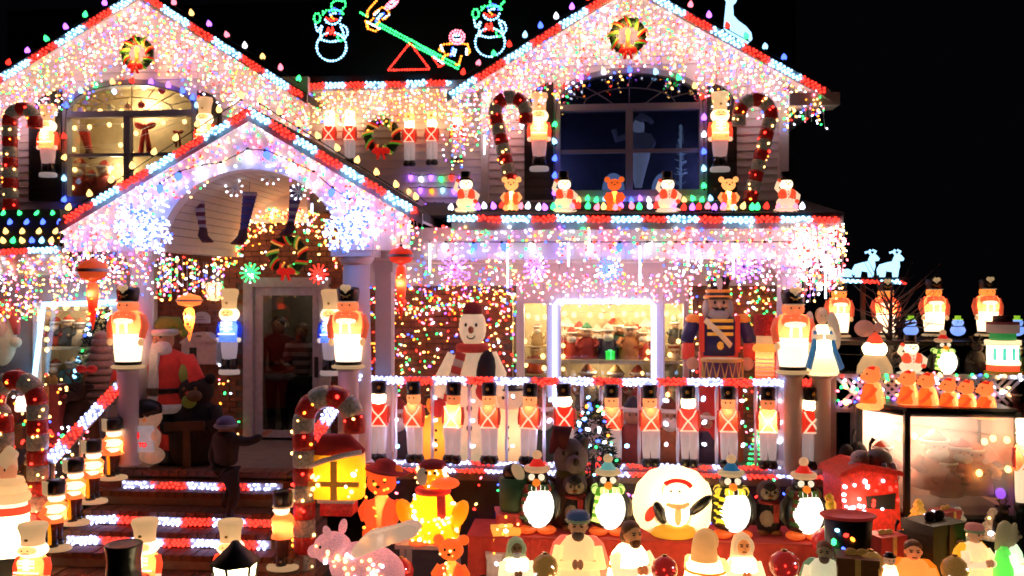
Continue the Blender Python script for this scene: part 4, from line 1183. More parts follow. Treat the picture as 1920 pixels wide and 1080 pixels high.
# handrails of the steps
for lab, a, b in (('left', P(252, 700, 9.6), P(96, 868, 8.75)), ('right', P(664, 700, 9.7), P(580, 828, 8.9))):
    h = MB().tube([a, b], .035, 8); 
    for t in (.02, .34, .66, .98):
        q = a.lerp(b, t); h.tube([q, (q.x, q.y, q.z - .85)], .02, 6)
    hr = h.build('stair_handrail', TRIM); tag(hr, 'white sloping handrail on the %s side of the brick steps' % lab, 'handrail')
    led_strip('red and white light strip wound on the %s stair handrail' % lab, a + Vector((-.05 if lab == 'left' else 0, -.06, .06)), b + Vector((-.05 if lab == 'left' else 0, -.06, .06)), .14, .26, 4, .05, .0155, 'W', 'I', G2, strength=1.9)

# ---- large bulbs
CY = ['B', 'P', 'G', 'Y', 'V', 'C', 'R', 'V']
G = 'large bulbs along the roof edges'
def ridge(label, a, b, Y, n, keys, r=.036): return c9_string(label, along(P(*a, Y), P(*b, Y), n), keys, G, r)
ridge('large coloured bulbs along the left slope of the left gable', (-20, 140), (196, 6), YG, 7, ['V', 'R', 'V', 'G', 'V', 'G', 'V'])
ridge('large coloured bulbs along the right slope of the left gable', (326, 5), (560, 148), YG, 8, ['P', 'Y', 'V', 'P', 'W', 'Y', 'P', 'G'])
ridge('large coloured bulbs along the left slope of the right gable', (868, 136), (1102, -4), YG, 9, ['R', 'P', 'G', 'R', 'C', 'B', 'W', 'V', 'R'])
ridge('large coloured bulbs along the right slope of the right gable', (1260, -10), (1470, 108), YG, 7, ['V', 'P', 'V', 'R', 'G', 'C', 'B'])
ridge('yellow bulbs along the left slope of the portico', (128, 390), (452, 180), YP - .1, 9, ['Y'], .034)
ridge('yellow bulbs along the right slope of the portico', (488, 188), (780, 370), YP - .1, 9, ['Y'], .034)
c9_string('crowded coloured bulbs along the porch roof edge', [P(846 + (1504 - 846) * i / 41 + R.uniform(-4, 4), 388 + R.uniform(-2, 2), 9.95) for i in range(42)], [R.choice('PGVCYVGRPW') for _ in range(42)], G, .034)
c9_string('coloured bulbs at the foot of the right window', [P(1085 + 16.5 * i, 376 - 3 * (i % 2), YU - .15) for i in range(16)], ['Y', 'G', 'G', 'C', 'C', 'B', 'B', 'V', 'W', 'P', 'R', 'Y'], G, .034)
c9_string('two strings of coloured bulbs on the wall above the portico slope', [P(770 + i * 19, 332 + 3 * (i % 2), YC - .06) for i in range(6)] + [P(872 - i * 21, 356 + 2 * (i % 2), YC - .06) for i in range(6)] + [P(800 + i * 16, 386, YC - .3) for i in range(3)], ['V', 'W', 'V', 'G', 'R', 'V', 'C', 'V', 'C', 'O', 'V', 'Y'], G, .034, down=True)
# round the two arched windows
def around(label, px0, px1, py_top, py_sp, py_bot, n_arc, side, Y, keys):
    z = []
    for i in range(side): z.append(P(px0 - 6, py_bot + (py_sp + 14 - py_bot) * i / side, Y))
    cxp, a = (px0 + px1) / 2, (px1 - px0) / 2 + 2
    for i in range(n_arc):
        t = math.pi * (1 - (i + .3) / (n_arc - .4)); z.append(P(cxp + a * math.cos(t), py_sp - (py_sp - py_top - 2) * math.sin(t), Y))
    for i in range(side): z.append(P(px1 + 4, py_sp + 14 + (py_bot - py_sp - 14) * (i + .6) / side, Y))
    return c9_string(label, z, keys, 'large bulbs round the arched windows', .036)
around('large bulbs framing the warm lit left arched window', 126, 368, 150, 203, 375, 11, 4, YU - .12, ['B', 'C', 'Y', 'R', 'B', 'B', 'C', 'G', 'Y', 'R', 'V', 'V', 'B', 'B', 'C', 'G'])
around('large bulbs framing the dark right arched window', 1046, 1316, 130, 188, 362, 9, 5, YU - .12, ['V', 'B', 'B', 'C', 'G', 'Y', 'R', 'V', 'W', 'B', 'C', 'G', 'Y', 'R', 'V', 'W', 'B', 'C', 'G'])
# rows on the black awning
for row, (py, key, off) in enumerate(((402, ['G'], 0), (418, ['B'], 12), (435, ['Y'], 4), (452, ['C', 'Y', 'G', 'Y', 'B'], 8))):
    Y = 10.72 - .10 * row
    c9_string('row of %s bulbs across the black awning' % ['green', 'blue', 'yellow', 'mixed lowest'][row], [P(-24 + off + 31 * i if row < 3 else -20 + off + 18 * i, py, Y) for i in range(5 if row < 3 else 7)], key, 'bulb rows on the black awning', .034)
# blue flood bulbs inside the portico arch and below the porch beam
def blue_row(label, pts, keys, group):
    o = c9_string(label, pts, keys, group, .042, down=True)
    for q, k in zip(pts, keys): lamp(o, Vector(q) - Vector(pts[0]) + Vector((0, -.06, -.08)), .08, dict(B=(.30, .30, 1), W=(.55, .55, 1), P=(1, .4, .6))[k], .03)
    return o
pts = [P(*q, YP - .07) for q in ((300, 352), (335, 330), (376, 318), (415, 313), (465, 288), (500, 290), (548, 312), (588, 330), (622, 360), (655, 382))]
blue_row('blue and pink large bulbs strung inside the portico gable', pts, ['B', 'B', 'W', 'W', 'W', 'B', 'W', 'P', 'B', 'P'], 'blue bulbs by the porch')
pts = [P(834 + 54.5 * i, 462, 9.93) for i in range(13)]
blue_row('blue and pink large bulbs hung along the porch beam', pts, ['W', 'B', 'B', 'W', 'B', 'W', 'B', 'W', 'P', 'P', 'W', 'P', 'P'], 'blue bulbs by the porch')
# white icicle bulbs hung on the balusters
q = [P(x + R.uniform(-2, 2), y + R.uniform(-6, 6), YR - .05) for x in range(744, 1556, 36) for y in (748, 790, 832) if R.random() < .72] + [P(1552, y, YR - .08) for y in (760, 800, 838)]
o = thing('baluster_lights', 'white icicle bulbs hanging between the porch balusters', 'light string', (0, 0, 0)); bulbs('icicle_bulbs', q, [R.choice('WWWC') for _ in q], .024, o, 1.5, .2, True, 3, '_bal')
for px, py in ((1552, 800), (1552, 870), (1300, 800), (1020, 800), (760, 800)): lamp(o, P(px, py, YR - .12), .35 if px < 1500 else .9, (.5, .55, 1), .03)  # bluish lamps added to brighten the rail and end post
# ---- meteor tubes: thin white icicle rods
tube_me = MB().lathe([(.011, 0), (.012, .25), (.011, .5)], 8).mesh('lit_rod', hue('W', 2.2, '_rod'))
cap_me = MB().lathe([(.014, .5), (.014, .54)], 8).mesh('cap', mat('clear_cap', (.5, .5, .55), .3))
for i, (px, py0, py1, Y) in enumerate(((806, 452, 510, 9.93), (952, 450, 540, 9.93), (1066, 452, 500, 9.93), (1200, 455, 535, 9.93), (1105, 420, 470, 9.93), (585, 380, 400, 9.4), (766, 420, 440, 9.4), (1290, 452, 500, 9.93), (1375, 470, 520, 9.93), (908, 250, 290, 11.4), (1548, 470, 560, 9.8))):
    p, q = P(px, py1, Y), P(px, py0, Y)
    o = thing('icicle_tube', ['thin white icicle tube at the left end of the porch beam', 'longest white icicle tube, left of the front window', 'short white icicle tube above the front window', 'white icicle tube right of the blue starburst', 'white icicle tube high on the porch beam above the window', 'small icicle tube over the wreath side of the portico', 'small icicle tube beside the red hanging finial', 'white icicle tube left of the nutcracker', 'white icicle tube right of the nutcracker hat', 'bright icicle tube on the corner board of the right wing', 'icicle tube below the right porch corner'][i], 'light tube', p, 0, 'meteor tubes')
    s = (q.z - p.z) / .54
    a = inst('lit_rod', tube_me, o); a.scale = (1, 1, s); b = inst('cap', cap_me, o); b.scale = (1, 1, s)
# ================================================================ BLOW-MOULD FIGURES AND DECORATIONS ON THE HOUSE
C = 'toy soldier'
BLUE_J = lambda: lit('royal_blue', (.03, .08, .62), .55)
# soldiers hung on the shutters
g = 'tall hatted soldiers hung on shutters and by the door'
at('guard_red', 'guard_figure', 'red jacketed tall hatted soldier on the leftmost black shutter', C, 90, 196, 332, YU - .16, lambda: f_guard(), g)
at('guard_red', 'guard_figure', 'red jacketed tall hatted soldier half hidden by the portico roof', C, 384, 182, 318, YU - .16, None, g)
at('guard_red', 'guard_figure', 'red jacketed tall hatted soldier on the shutter left of the dark window', C, 1011, 174, 321, YU - .16, None, g)
at('guard_red', 'guard_figure', 'red jacketed tall hatted soldier on the shutter right of the dark window', C, 1350, 172, 322, YU - .16, None, g)
at('guard_blue', 'guard_figure', 'blue jacketed tall hatted soldier on the bricks left of the door', C, 430, 541, 702, YW - .16, lambda: f_guard(BLUE_J()), g)
at('guard_blue', 'guard_figure', 'blue jacketed tall hatted soldier right of the door, behind the column soldier', C, 620, 542, 704, YW - .16, None, g)
# five small soldiers on the wall between the gables
g = 'small soldiers on the wall between the gables'
def wallsol(hot): return lambda: f_rail_soldier(HOT_L() if hot else lit('hat_warm', (1.0, .68, .3), .9), RED_L(), WHT_L(), HOT_L(), PALE_L(), 2.2 if hot else 1.0, .8)
at('wall_hot', 'wall_soldier', 'small glaring white topped soldier, outer left of the wall wreath', C, 618, 208, 308, YC - .14, wallsol(True), g)
at('wall_hot', 'wall_soldier', 'small glaring white topped soldier just left of the wall wreath', C, 656, 208, 308, YC - .14, None, g)
at('wall_dim', 'wall_soldier', 'small soldier just right of the wreath between the gables', C, 768, 212, 312, YC - .14, wallsol(False), g)
at('wall_dim', 'wall_soldier', 'middle small soldier of the three right of the wall wreath', C, 810, 210, 310, YC - .14, None, g)
at('wall_dim', 'wall_soldier', 'small soldier beside the corner of the right wing', C, 857, 206, 306, YC - .14, None, g)
# soldiers on the porch rail
g = 'toy soldiers in a row before the porch rail'
xs = [708, 779, 848, 918, 990, 1062, 1148, 1220, 1293, 1367, 1440, 1516]
nm = ['first', 'second', 'third', 'fourth', 'fifth', 'sixth', 'seventh', 'eighth', 'ninth', 'tenth', 'eleventh', 'twelfth']
hot = {2, 9, 10}; dim = {3, 10}
for i, x in enumerate(xs):
    f = (x - 708) / 808
    key, bl = ('rail_a', lambda: f_rail_soldier(p=1.0, lz=.74)) if i in (0, 5, 8, 11) else (('rail_hot', lambda: f_rail_soldier(jacket=REDH_L(), strap=HOT_L(), headm=SKIN_L(), p=1.1, lz=.58)) if i in (2, 10) else ('rail_b', lambda: f_rail_soldier(headm=lit('head_warm', (1, .55, .22), .75), p=.55, lz=.68)))
    extra = {0: ', at the post', 5: ', left of the tree', 6: ', right of the tree', 11: ', last', 2: ', brightest'}.get(i, '')
    at(key, 'rail_soldier', 'black hatted toy soldier on the porch rail, %s from the steps%s' % (nm[i], extra), C, x, 713 + 12 * f, 866 + 14 * f, YR - .16, bl, g, R.uniform(-.22, .22)).rotation_euler[1] = R.uniform(-.035, .035)
# large soldiers
g = 'broad bearskin soldiers with heart plumes'
LED = TRIM
def stand(label, px, py0, py1, Y, w):
    p, q = P(px, py1, Y), P(px, py0, Y); m = M(px, Y)
    o = thing('plinth', label, 'plinth', p)
    MB().lathe([(w * .5 * m, 0), (w * .5 * m, .03), (w * .42 * m, .05), (w * .42 * m, q.z - p.z - .03), (w * .5 * m, q.z - p.z)], 16).build('drum', LED, o)
    return o
at('bear_big', 'column_soldier', 'big glowing soldier in black shako at the left portico column', C, 240, 532, 690, 9.42, lambda: f_bearskin(2.2), g)
at('bear_big', 'column_soldier', 'big glowing soldier in black shako at the right portico column', C, 653, 532, 690, 9.45, None, g)
at('bear_big', 'column_soldier', 'big glowing soldier in black shako at the right porch column', C, 1487, 536, 700, 10.02, None, g)
stand('round pale plinth under the left column soldier', 240, 691, 870, 9.42, 46); stand('round pale plinth under the right column soldier', 653, 691, 880, 9.45, 46)
amb = lambda: f_bearskin(1.5, AMB_L())
at('bear_amb', 'yard_soldier', 'amber faced soldier on the right, nearest the porch corner', C, 1573, 523, 632, 10.8, amb, g)
at('bear_amb', 'yard_soldier', 'amber faced soldier on the right, behind the bare branches', C, 1660, 522, 632, 10.8, None, g)
at('bear_amb', 'yard_soldier', 'amber faced soldier on the right, second from the picture edge', C, 1751, 519, 630, 10.6, None, g)
at('bear_amb', 'yard_soldier', 'amber faced soldier on the far right above the toy drum', C, 1851, 518, 630, 10.4, None, g)
# snowmen and cubs on the porch roof
g = 'snowmen in black hats on the porch roof'
for i, (px, lab) in enumerate(((874, 'by the portico slope'), (1058, 'left of the dark window'), (1252, 'under the dark window'), (1474, 'at the right end of the roof'))):
    at('roof_snowman', 'snowman_figure', 'black hatted glowing snowman on the porch roof, ' + lab, 'snowman', px, 322, 397, 9.99, lambda: f_snowman_hat(), g, .15)
g = 'amber bear cubs on the porch roof'
for i, (px, lab) in enumerate(((959, 'under the left candy cane'), (1152, 'below the middle of the dark window'), (1366, 'below the right shutter'))):
    at('roof_cub' if i != 1 else 'roof_cub_dark', 'bear_cub_figure', 'glowing bear cub figure on the porch roof, ' + lab, 'bear figure', px, 330, 396, 9.99, (lambda: f_bear()) if i != 1 else (lambda: f_bear(.4, (1.0, .30, .05), (.9, .14, .03), .5)), g)

# ---- wreaths
LEAF = mat('wreath_green', (.02, .055, .015), .8, vary=.6, scale=30)
def wreath(label, px, py, rpx, Y, candle=False, bow_dir=1, bow_col=None):
    p = P(px, py, Y); r = rpx * M(px, Y)
    o = thing('wreath', label, 'wreath', p, 0, 'wreaths on the house')
    f = MB()
    for i in range(300):
        t = R.uniform(0, 6.283); s = R.uniform(0, 6.283); q = r * .24 * R.uniform(.6, 1.15)
        c = Vector(((r * .8 + q * math.cos(s)) * math.cos(t), q * math.sin(s), (r * .8 + q * math.cos(s)) * math.sin(t)))
        d = Vector((R.gauss(0, 1), R.gauss(0, 1), R.gauss(0, 1))).normalized() * r * .14; e = d.cross(Vector((R.gauss(0, 1), R.gauss(0, 1), R.gauss(0, 1)))).normalized() * r * .035
        f.add([c - e, c + e, c + d], [(0, 1, 2)], 0, False)
    f.lathe([(r * .62, -r * .12), (r * .98, -r * .12), (r * .98, r * .12), (r * .62, r * .12), (r * .62, -r * .12)], 24, 0, rot=(math.pi / 2, 0, 0), cap=False)
    fo = f.build('foliage', LEAF, o); fo['kind'] = 'stuff'
    for k in range(9):
        t = math.pi * 2 * (k + .3) / 9
        c = Vector((r * .8 * math.cos(t), 0, r * .8 * math.sin(t))); rad = Vector((math.cos(t), 0, math.sin(t)))
        tg = Vector((-math.sin(t), 0, math.cos(t)))
        for w, off in ((0, -.06), (1, .05)):
            ring = []
            for j in range(11):
                a = math.pi * (j / 10) - math.pi / 2
                ring.append(c + rad * r * .27 * math.sin(a) + Vector((0, -1, 0)) * r * .27 * math.cos(a) + tg * r * (off + .12 * math.sin(a)))
            MB().tube(ring, r * .055, 5).build('ribbon', [lit('ribbon_red', (.8, .04, .02), .45), lit('ribbon_gold', (.95, .55, .12), .5), lit('ribbon_lime', (.2, .55, .06), .35)][(k + w) % 3], o)
    b = MB()
    for s in (-1, 1):
        b.ell((s * r * .25, -r * .3, -r * .82), (r * .26, r * .14, r * .17), 0, 10, 7, rot=(0, s * .35, 0))
        b.tube([(s * r * .06, -r * .34, -r * .85), (s * r * .2, -r * .34, -r * 1.3)], r * .08, 6)
    b.ell((0, -r * .36, -r * .82), (r * .1, r * .1, r * .1))
    b.build('bow', lit('bow_red', (.75, .03, .02), .45), o)
    if candle:
        cd = MB().lathe([(r * .12, -r * .55), (r * .11, r * .05)], 10, 0, off=(0, -r * .1, 0)); cd.ell((0, -r * .1, r * .18), (r * .14, r * .14, r * .22), 1)
        cd.build('candle', [lit('candle_amber', (1, .35, .06), .9), hue('O', 5, '_flame')], o)
        lamp(o, (0, -r * .7, r * .1), 1.2, (1, .5, .2))
    return o
wreath('wreath with glowing candle at the top of the left gable', 258, 100, 31, YG - .12, True)
wreath('wreath with glowing candle at the top of the right gable', 1177, 68, 35, YG - .12, True)
wreath('striped ribbon wreath on the wall between the gables', 717, 255, 35, YC - .12)
wreath('ribbon wreath hanging above the front door', 540, 478, 37, 10.9)

# ---- candy canes: hooked poles of red and clear bands, little lights inside
CANE_R = lambda: mat('red_tinsel', (.36, .016, .012), .3, .05, vary=.7, scale=30, bump=.5)
CANE_W = lambda: mat('clear_tinsel', (.34, .29, .22), .3, .035, vary=.7, scale=30, bump=.5)
def cane(label, path, Y, wpx, bands, lights=True, group='candy canes', dark=1.0):
    pts = [P(x, y, Y) for x, y in path]; m = M(path[0][0], Y); r = wpx * m / 2
    L = [0]
    for a, b in zip(pts, pts[1:]): L.append(L[-1] + (b - a).length)
    def pt(s):
        s = max(0, min(L[-1], s))
        for i in range(len(pts) - 1):
            if s <= L[i + 1] + 1e-9: return pts[i].lerp(pts[i + 1], (s - L[i]) / max(1e-9, L[i + 1] - L[i]))
        return pts[-1]
    o = thing('candy_cane', label, 'candy cane', pts[0], 0, group); p0 = pts[0]
    bp = []; bk = []
    for k in range(bands):
        s0, s1 = L[-1] * k / bands, L[-1] * (k + .97) / bands
        n = 6; q = [pt(s0 + (s1 - s0) * i / (n - 1)) - p0 for i in range(n)]
        MB().tube(q, [r * .94] + [r] * (n - 2) + [r * .94], 12).build('red_band' if k % 2 == 0 else 'clear_band', CANE_R() if k % 2 == 0 else CANE_W(), o)
        if lights:
            for _ in range(max(2, int(5 * (s1 - s0) / .3))):
                c = pt(R.uniform(s0, s1)) - p0; a = R.uniform(-1.4, 1.4)
                bp.append(c + Vector((r * math.sin(a), -r * math.cos(a) * 1.0, R.uniform(-r, r) * .3))); bk.append(R.choice('RRO') if k % 2 == 0 else 'Y')
    bulbs('mini_bulbs', bp, bk, .0135 if wpx < 40 else .016, o, 1.2, .3, True, 3.2, '_soft')
    return o
def hook(cx, ytop, a, x_bot, y_bot, tip_y, side=1, n=10):
    """straight pole from the bottom up into a half-round hook turned to side"""
    x0 = cx - side * a
    arc_ = [(cx - side * a * math.cos(math.pi * i / n), ytop + a * 1.05 - a * 1.05 * math.sin(math.pi * i / n)) for i in range(n + 1)]
    return [(x_bot, y_bot)] + arc_ + [(cx + side * a, tip_y)]
cane('tinsel candy cane leaning left of the dark window shutter', hook(957, 182, 29, 958, 345, 232, 1), YG - .22, 27, 13)
cane('tinsel candy cane leaning right of the dark window shutter', hook(1416, 186, 30, 1405, 378, 236, -1), YG - .22, 27, 14)
cane('tinsel candy cane on the wall at the far left edge', hook(42, 204, 24, 20, 392, 240, 1), YG - .22, 27, 13)
cane('thick lit candy cane standing right of the brick steps', hook(617, 742, 48, 572, 1100, 812, 1), 8.75, 42, 15)
cane('red and clear candy cane post at the far left of the yard', hook(30, 712, 40, 72, 985, 760, -1), 8.7, 38, 13)
cane('shorter candy cane post against the left picture edge', hook(-20, 760, 30, 12, 1000, 800, -1), 8.8, 30, 10)

# ---- blue white snowflakes
def snowflake(label, px, py, rpx, Y, key='I', arms=6, thick=True, n=9, glow_s=2.3, group='LED snowflakes', cat='snowflake', rot0=0.0):
    p = P(px, py, Y); r = rpx * M(px, Y)
    o = thing('snowflake', label, cat, p, 0, group)
    pts = []; f = MB()
    for i in range(arms):
        t = rot0 + 2 * math.pi * i / arms + math.pi / 2; d = Vector((math.cos(t), 0, math.sin(t)))
        f.tube([Vector((0, 0, 0)), d * r], r * .02 + .004, 5)
        for k in range(n): pts.append(d * r * (k + 1) / n + Vector((0, -.02, 0)))
        if thick:
            for q in (.45, .72):
                for s in (-1, 1):
                    e = Vector((math.cos(t + s * .9), 0, math.sin(t + s * .9)))
                    f.tube([d * r * q, d * r * q + e * r * .34 * (1.2 - q * .5)], r * .02 + .003, 5)
                    for j in (.35, .7, 1.0): pts.append(d * r * q + e * r * .34 * (1.2 - q * .5) * j)
    f.build('frame', hue(key, .35, '_frame') if thick else mat('white_wire', (.6, .6, .6), .6), o)
    bulbs('diodes', pts, [key if R.random() < .8 else ('B' if key == 'I' else 'W') for _ in pts], .016 if thick else .014, o, 1.2, .2, True, glow_s * .75, '_flake' + str(glow_s))
    if thick: lamp(o, (0, -.14, 0), .16, (.32, .45, 1), .05)
    return o
snowflake('big ice blue snowflake on the left portico column head', 268, 402, 56, YP - .2)
snowflake('ice blue snowflake low beside the left column head', 290, 440, 36, YP - .26, rot0=.3)
snowflake('ice blue snowflake at the left edge of the column cluster', 250, 425, 40, YP - .24, rot0=.5)
snowflake('square ice blue snowflake on the right portico column head', 652, 402, 44, YP - .2)
snowflake('ice blue snowflake overlapping low on the right column head', 640, 440, 34, YP - .24, rot0=.4)
snowflake('ice blue snowflake high right on the right column head', 672, 428, 40, YP - .26, rot0=.25)
snowflake('small green starburst light left above the door', 470, 512, 18, 11.3, 'G', 12, False, 4, 2.6)
snowflake('small red starburst light right above the door', 598, 514, 18, 11.3, 'R', 12, False, 4, 2.6)
snowflake('blue starburst light hung over the front window', 1142, 506, 22, 9.98, 'B', 16, False, 4, 4)
snowflake('violet starburst light left of the front window', 1006, 504, 23, 9.98, 'V', 14, False, 4, 4)
snowflake('violet starburst light near the left end of the porch beam', 852, 506, 28, 9.98, 'V', 14, False, 4, 3.5)
snowflake('violet starburst light above the nutcracker', 1395, 500, 30, 9.98, 'V', 16, False, 4, 4)
for px, py, rr, n_ in ((440, 352, 16, 'left'), (508, 328, 18, 'middle'), (560, 360, 14, 'right')):
    snowflake('ring of tiny white lights under the portico vault, ' + n_, px, py, rr, 10.0, 'W', 9, False, 1, 2.4, 'rings of tiny lights', 'light ring')

# ---- hanging finial ornaments
def finial(label, px, py0, py1, wpx, Y, cols, split=.35, lights=True):
    p, q = P(px, py1, Y), P(px, py0, Y); H = q.z - p.z; m = M(px, Y); w = wpx * m / 2
    o = thing('finial_ornament', label, 'ornament', p, 0, 'giant hanging finial ornaments')
    z = 1 - split
    b = MB().lathe([(.05 * w, z * H), (.35 * w, z * H + .02), (.8 * w, (z + split * .2) * H), (w, (z + split * .5) * H), (.8 * w, (z + split * .8) * H), (.25 * w, .98 * H), (.1 * w, H)], 20, 0)
    bo = b.build('ball', lit('finial_ball_%s' % cols[0], dict(orange=(.85, .20, .05), red=(.75, .07, .03), amber=(1, .36, .08))[cols[0]], cols[2]), o)
    MB().lathe([(w * 1.005, (z + split * .44) * H), (w * 1.02, (z + split * .5) * H), (w * 1.005, (z + split * .57) * H)], 20, 0, cap=False).build('band', mat('grey_glitter', (.45, .36, .32), .5, bump=.4), bo)
    MB().lathe([(.004, 0), (.14 * w, .1 * H), (.34 * w, .35 * H), (.42 * w, .5 * H), (.36 * w, (z - .04) * H), (.2 * w, z * H)], 14, 0, fl=(.06, 6)).build('drop', lit('finial_drop_%s' % cols[1], dict(red=(.72, .06, .03), amber=(1, .34, .07))[cols[1]], cols[2]), o)
    MB().tube([(0, 0, H), (0, 0, H + .14)], .005, 5).lathe([(.1 * w, H - .005), (.1 * w, H + .02)], 8).build('hanger', DARK, o)
    if lights:
        bp = [(w * .36 * math.sin(a), -w * .40 * math.cos(a), z_ * H) for a, z_ in [(R.uniform(-1.2, 1.2), R.uniform(.15, .62)) for _ in range(10)]]
        bulbs('mini_bulbs', bp, [R.choice('OYR') for _ in bp], .015, o, 1.1, .3, True, 2.2, '_soft2')
    lamp(o, (0, -.3 * w, .5 * H), .6 if cols[0] != 'amber' else 1.0, (1, .6, .3))
    return o
finial('giant dull orange hanging ornament before the left bay', 174, 484, 618, 54, 9.25, ('orange', 'red', .28), .34)
finial('giant red hanging ornament at the left end of the porch', 752, 462, 600, 48, 9.35, ('red', 'red', .5), .26)
finial('glowing amber hanging ornament beside the mailbox', 355, 550, 640, 48, 10.6, ('amber', 'amber', .8), .3)

# ---- stockings
def stocking(label, px, py0, py1, Y, cols, flip=1, wpx=24):
    p, q = P(px, py0, Y), P(px, py1, Y); H = p.z - q.z; m = M(px, Y); w = wpx * m / 2
    o = thing('stocking', label, 'stocking', p, 0, 'striped elf stockings under the portico')
    n = 9
    for k in range(n):
        z0, z1 = -H * .72 * k / n, -H * .72 * (k + 1) / n
        r0, r1 = w * (1 - .45 * k / n), w * (1 - .45 * (k + 1) / n)
        MB().lathe([(r1, z1), (r0, z0)], 12, 0, sy=.5, off=(flip * w * .1 * k, 0, 0)).build('stripe_band', cols[k % 2], o)
    MB().tube([(flip * w * .9, 0, -H * .71), (flip * w * .9, -.01, -H * .85), (flip * w * 1.3, -.02, -H * .93), (flip * w * 2.6, -.02, -H * .99)], [w * .55, w * .75, w * .7, w * .1], 10).build('shoe', mat('dark_red_shoe', (.06, .012, .015), .7), o)
    MB().lathe([(w * 1.06, -.01), (w * 1.12, 0), (w * 1.06, .035)], 12, 0, sy=.55).tube([(0, 0, .03), (0, 0, .16)], .004, 4).build('cuff', mat('grey_cuff', (.30, .24, .26), .9), o)
    return o
wn, wv, gr, pu = mat('stripe_white', (.42, .38, .40), .9), mat('stripe_maroon', (.14, .03, .05), .9), mat('stripe_grey', (.3, .27, .3), .9), mat('stripe_purple', (.09, .05, .14), .9)
stocking('striped elf stocking hanging left under the portico vault', 370, 360, 455, 10.0, (wn, wv), 1, 25)
stocking('dark blue lit elf stocking hanging in the middle of the portico', 468, 366, 458, 10.0, (pu, mat('stripe_navy', (.05, .05, .2), .9)), -1, 27)
stocking('purple striped elf stocking hanging right under the portico vault', 556, 354, 442, 10.2, (gr, pu), -1, 25)

# ---- LED outline figures and boards on the roof
def led_figure(name, label, cat, strokes, Y, group=None, pitch=6.0, r=.0165, s=2.4):
    """strokes: (colour key, list of px points); each stroke a rod with diodes along it"""
    ref = P(strokes[0][1][0][0], strokes[0][1][0][1], Y)
    o = thing(name, label, cat, ref, 0, group)
    by = {}
    fr = MB()
    for key, path in strokes:
        w = [P(x, y, Y) - ref for x, y in path]
        fr.tube(w, .008, 4)
        acc = 0.0
        for (x0, y0), (x1, y1) in zip(path, path[1:]):
            L = math.hypot(x1 - x0, y1 - y0); t = pitch - acc if acc else 0
            while t <= L:
                k = t / L if L else 0
                by.setdefault(key, []).append(P(x0 + (x1 - x0) * k, y0 + (y1 - y0) * k, Y) - ref + Vector((0, -.012, 0)))
                t += pitch
            acc = (L - (t - pitch)) % pitch
    fr.build('frame', DARK, o)
    for key, pts in by.items(): bulbs(dict(G='green', C='ice', R='red', B='blue', P='pink', O='orange', W='white', Y='yellow', V='violet')[key] + '_diodes', pts, [key] * len(pts), r, o, 1.3, .15, True, s, '_fig')
    return o
def circ(cx, cy, rx, ry=None, t0=0, t1=360, n=18):
    ry = ry or rx
    return [(cx + rx * math.cos(math.radians(t0 + (t1 - t0) * i / n)), cy + ry * math.sin(math.radians(t0 + (t1 - t0) * i / n))) for i in range(n + 1)]
YRF = 13.2
def led_snowman(label, dx, dy):
    T = lambda ps: [(x + dx, y + dy) for x, y in ps]
    st = [('C', T(circ(622, 88, 28, 27, -75, 255))), ('C', T([(603, 72), (601, 60), (605, 50)])), ('C', T([(646, 72), (644, 60), (639, 50)])), ('C', T([(639, 46), (650, 52), (653, 64), (648, 70)])), ('C', T([(603, 50), (595, 60), (592, 46)])),
          ('C', T([(603, 75), (620, 79), (640, 76)])), ('C', T(circ(624, 30, 16, 16, 15, 165, 8))), ('G', T(circ(595, 34, 6, 9, 0, 360, 10))), ('G', T([(606, 22), (606, 28), (612, 20), (638, 20), (644, 28), (640, 18)])), ('G', T([(622, 18), (622, 6), (632, 1), (648, 3), (648, 12), (642, 18)])),
          ('G', T(circ(640, 71, 7, 6, 0, 360, 10))), ('B', T([(618, 22), (626, 16), (636, 20), (638, 28)])), ('C', T([(620, 28), (628, 24), (634, 28)])), ('R', T([(612, 34), (622, 40), (634, 36)])), ('O', T([(622, 32), (626, 36)])), ('R', T([(612, 66), (616, 52), (620, 66), (624, 52), (628, 66), (620, 58), (610, 60)]))]
    return led_figure('led_snowman', label, 'light figure', st, YRF, 'LED snowmen on the roof ridge', 5.4)
led_snowman('waving LED outline snowman left on the dark roof', 0, 0); led_snowman('waving LED outline snowman right, partly behind the gable', 297, -8)
def kid(dx, dy, k=1.0): 
    T = lambda ps: [(x * k + dx, y * k + dy) for x, y in ps]
    return [('P', T(circ(0, 0, 14, 13))), ('P', T(circ(0, 0, 9, 8))), ('C', T([(-7, -3), (7, -3)])), ('W', T([(-5, 5), (5, 5)])), ('O', T([(-9, 12), (-28, 14), (-33, 24), (-24, 28)])), ('O', T([(10, 12), (20, 14), (24, 28), (18, 34)])), ('W', T([(-30, 16), (-26, 28)])), ('W', T([(18, 22), (18, 34)])), ('B', T([(-8, 20), (-12, 38)])), ('C', T([(-6, 22), (-10, 34)])), ('C', T([(-2, 24), (-6, 36)])), ('O', T([(-12, 32), (-24, 34), (-28, 44)])), ('O', T([(8, 36), (4, 50), (-6, 52)]))]
led_figure('led_seesaw', 'green LED seesaw on a red triangle stand on the roof', 'light figure',
           [('G', [(676, 24), (690, 32)]), ('G', [(706, 41), (862, 124)]), ('G', [(704, 46), (768, 80)]), ('G', [(772, 76), (822, 108)]), ('G', [(770, 83), (860, 130)]), ('R', [(768, 82), (728, 132), (806, 130), (770, 82)])], YRF, None, 5)
led_figure('led_child', 'pink headed LED child riding the low end of the seesaw', 'light figure', kid(857, 70) + [('W', [(814, 108), (832, 120)]), ('R', [(812, 108), (824, 126), (834, 120)])], YRF - .08, 'LED children on the seesaw', 5)
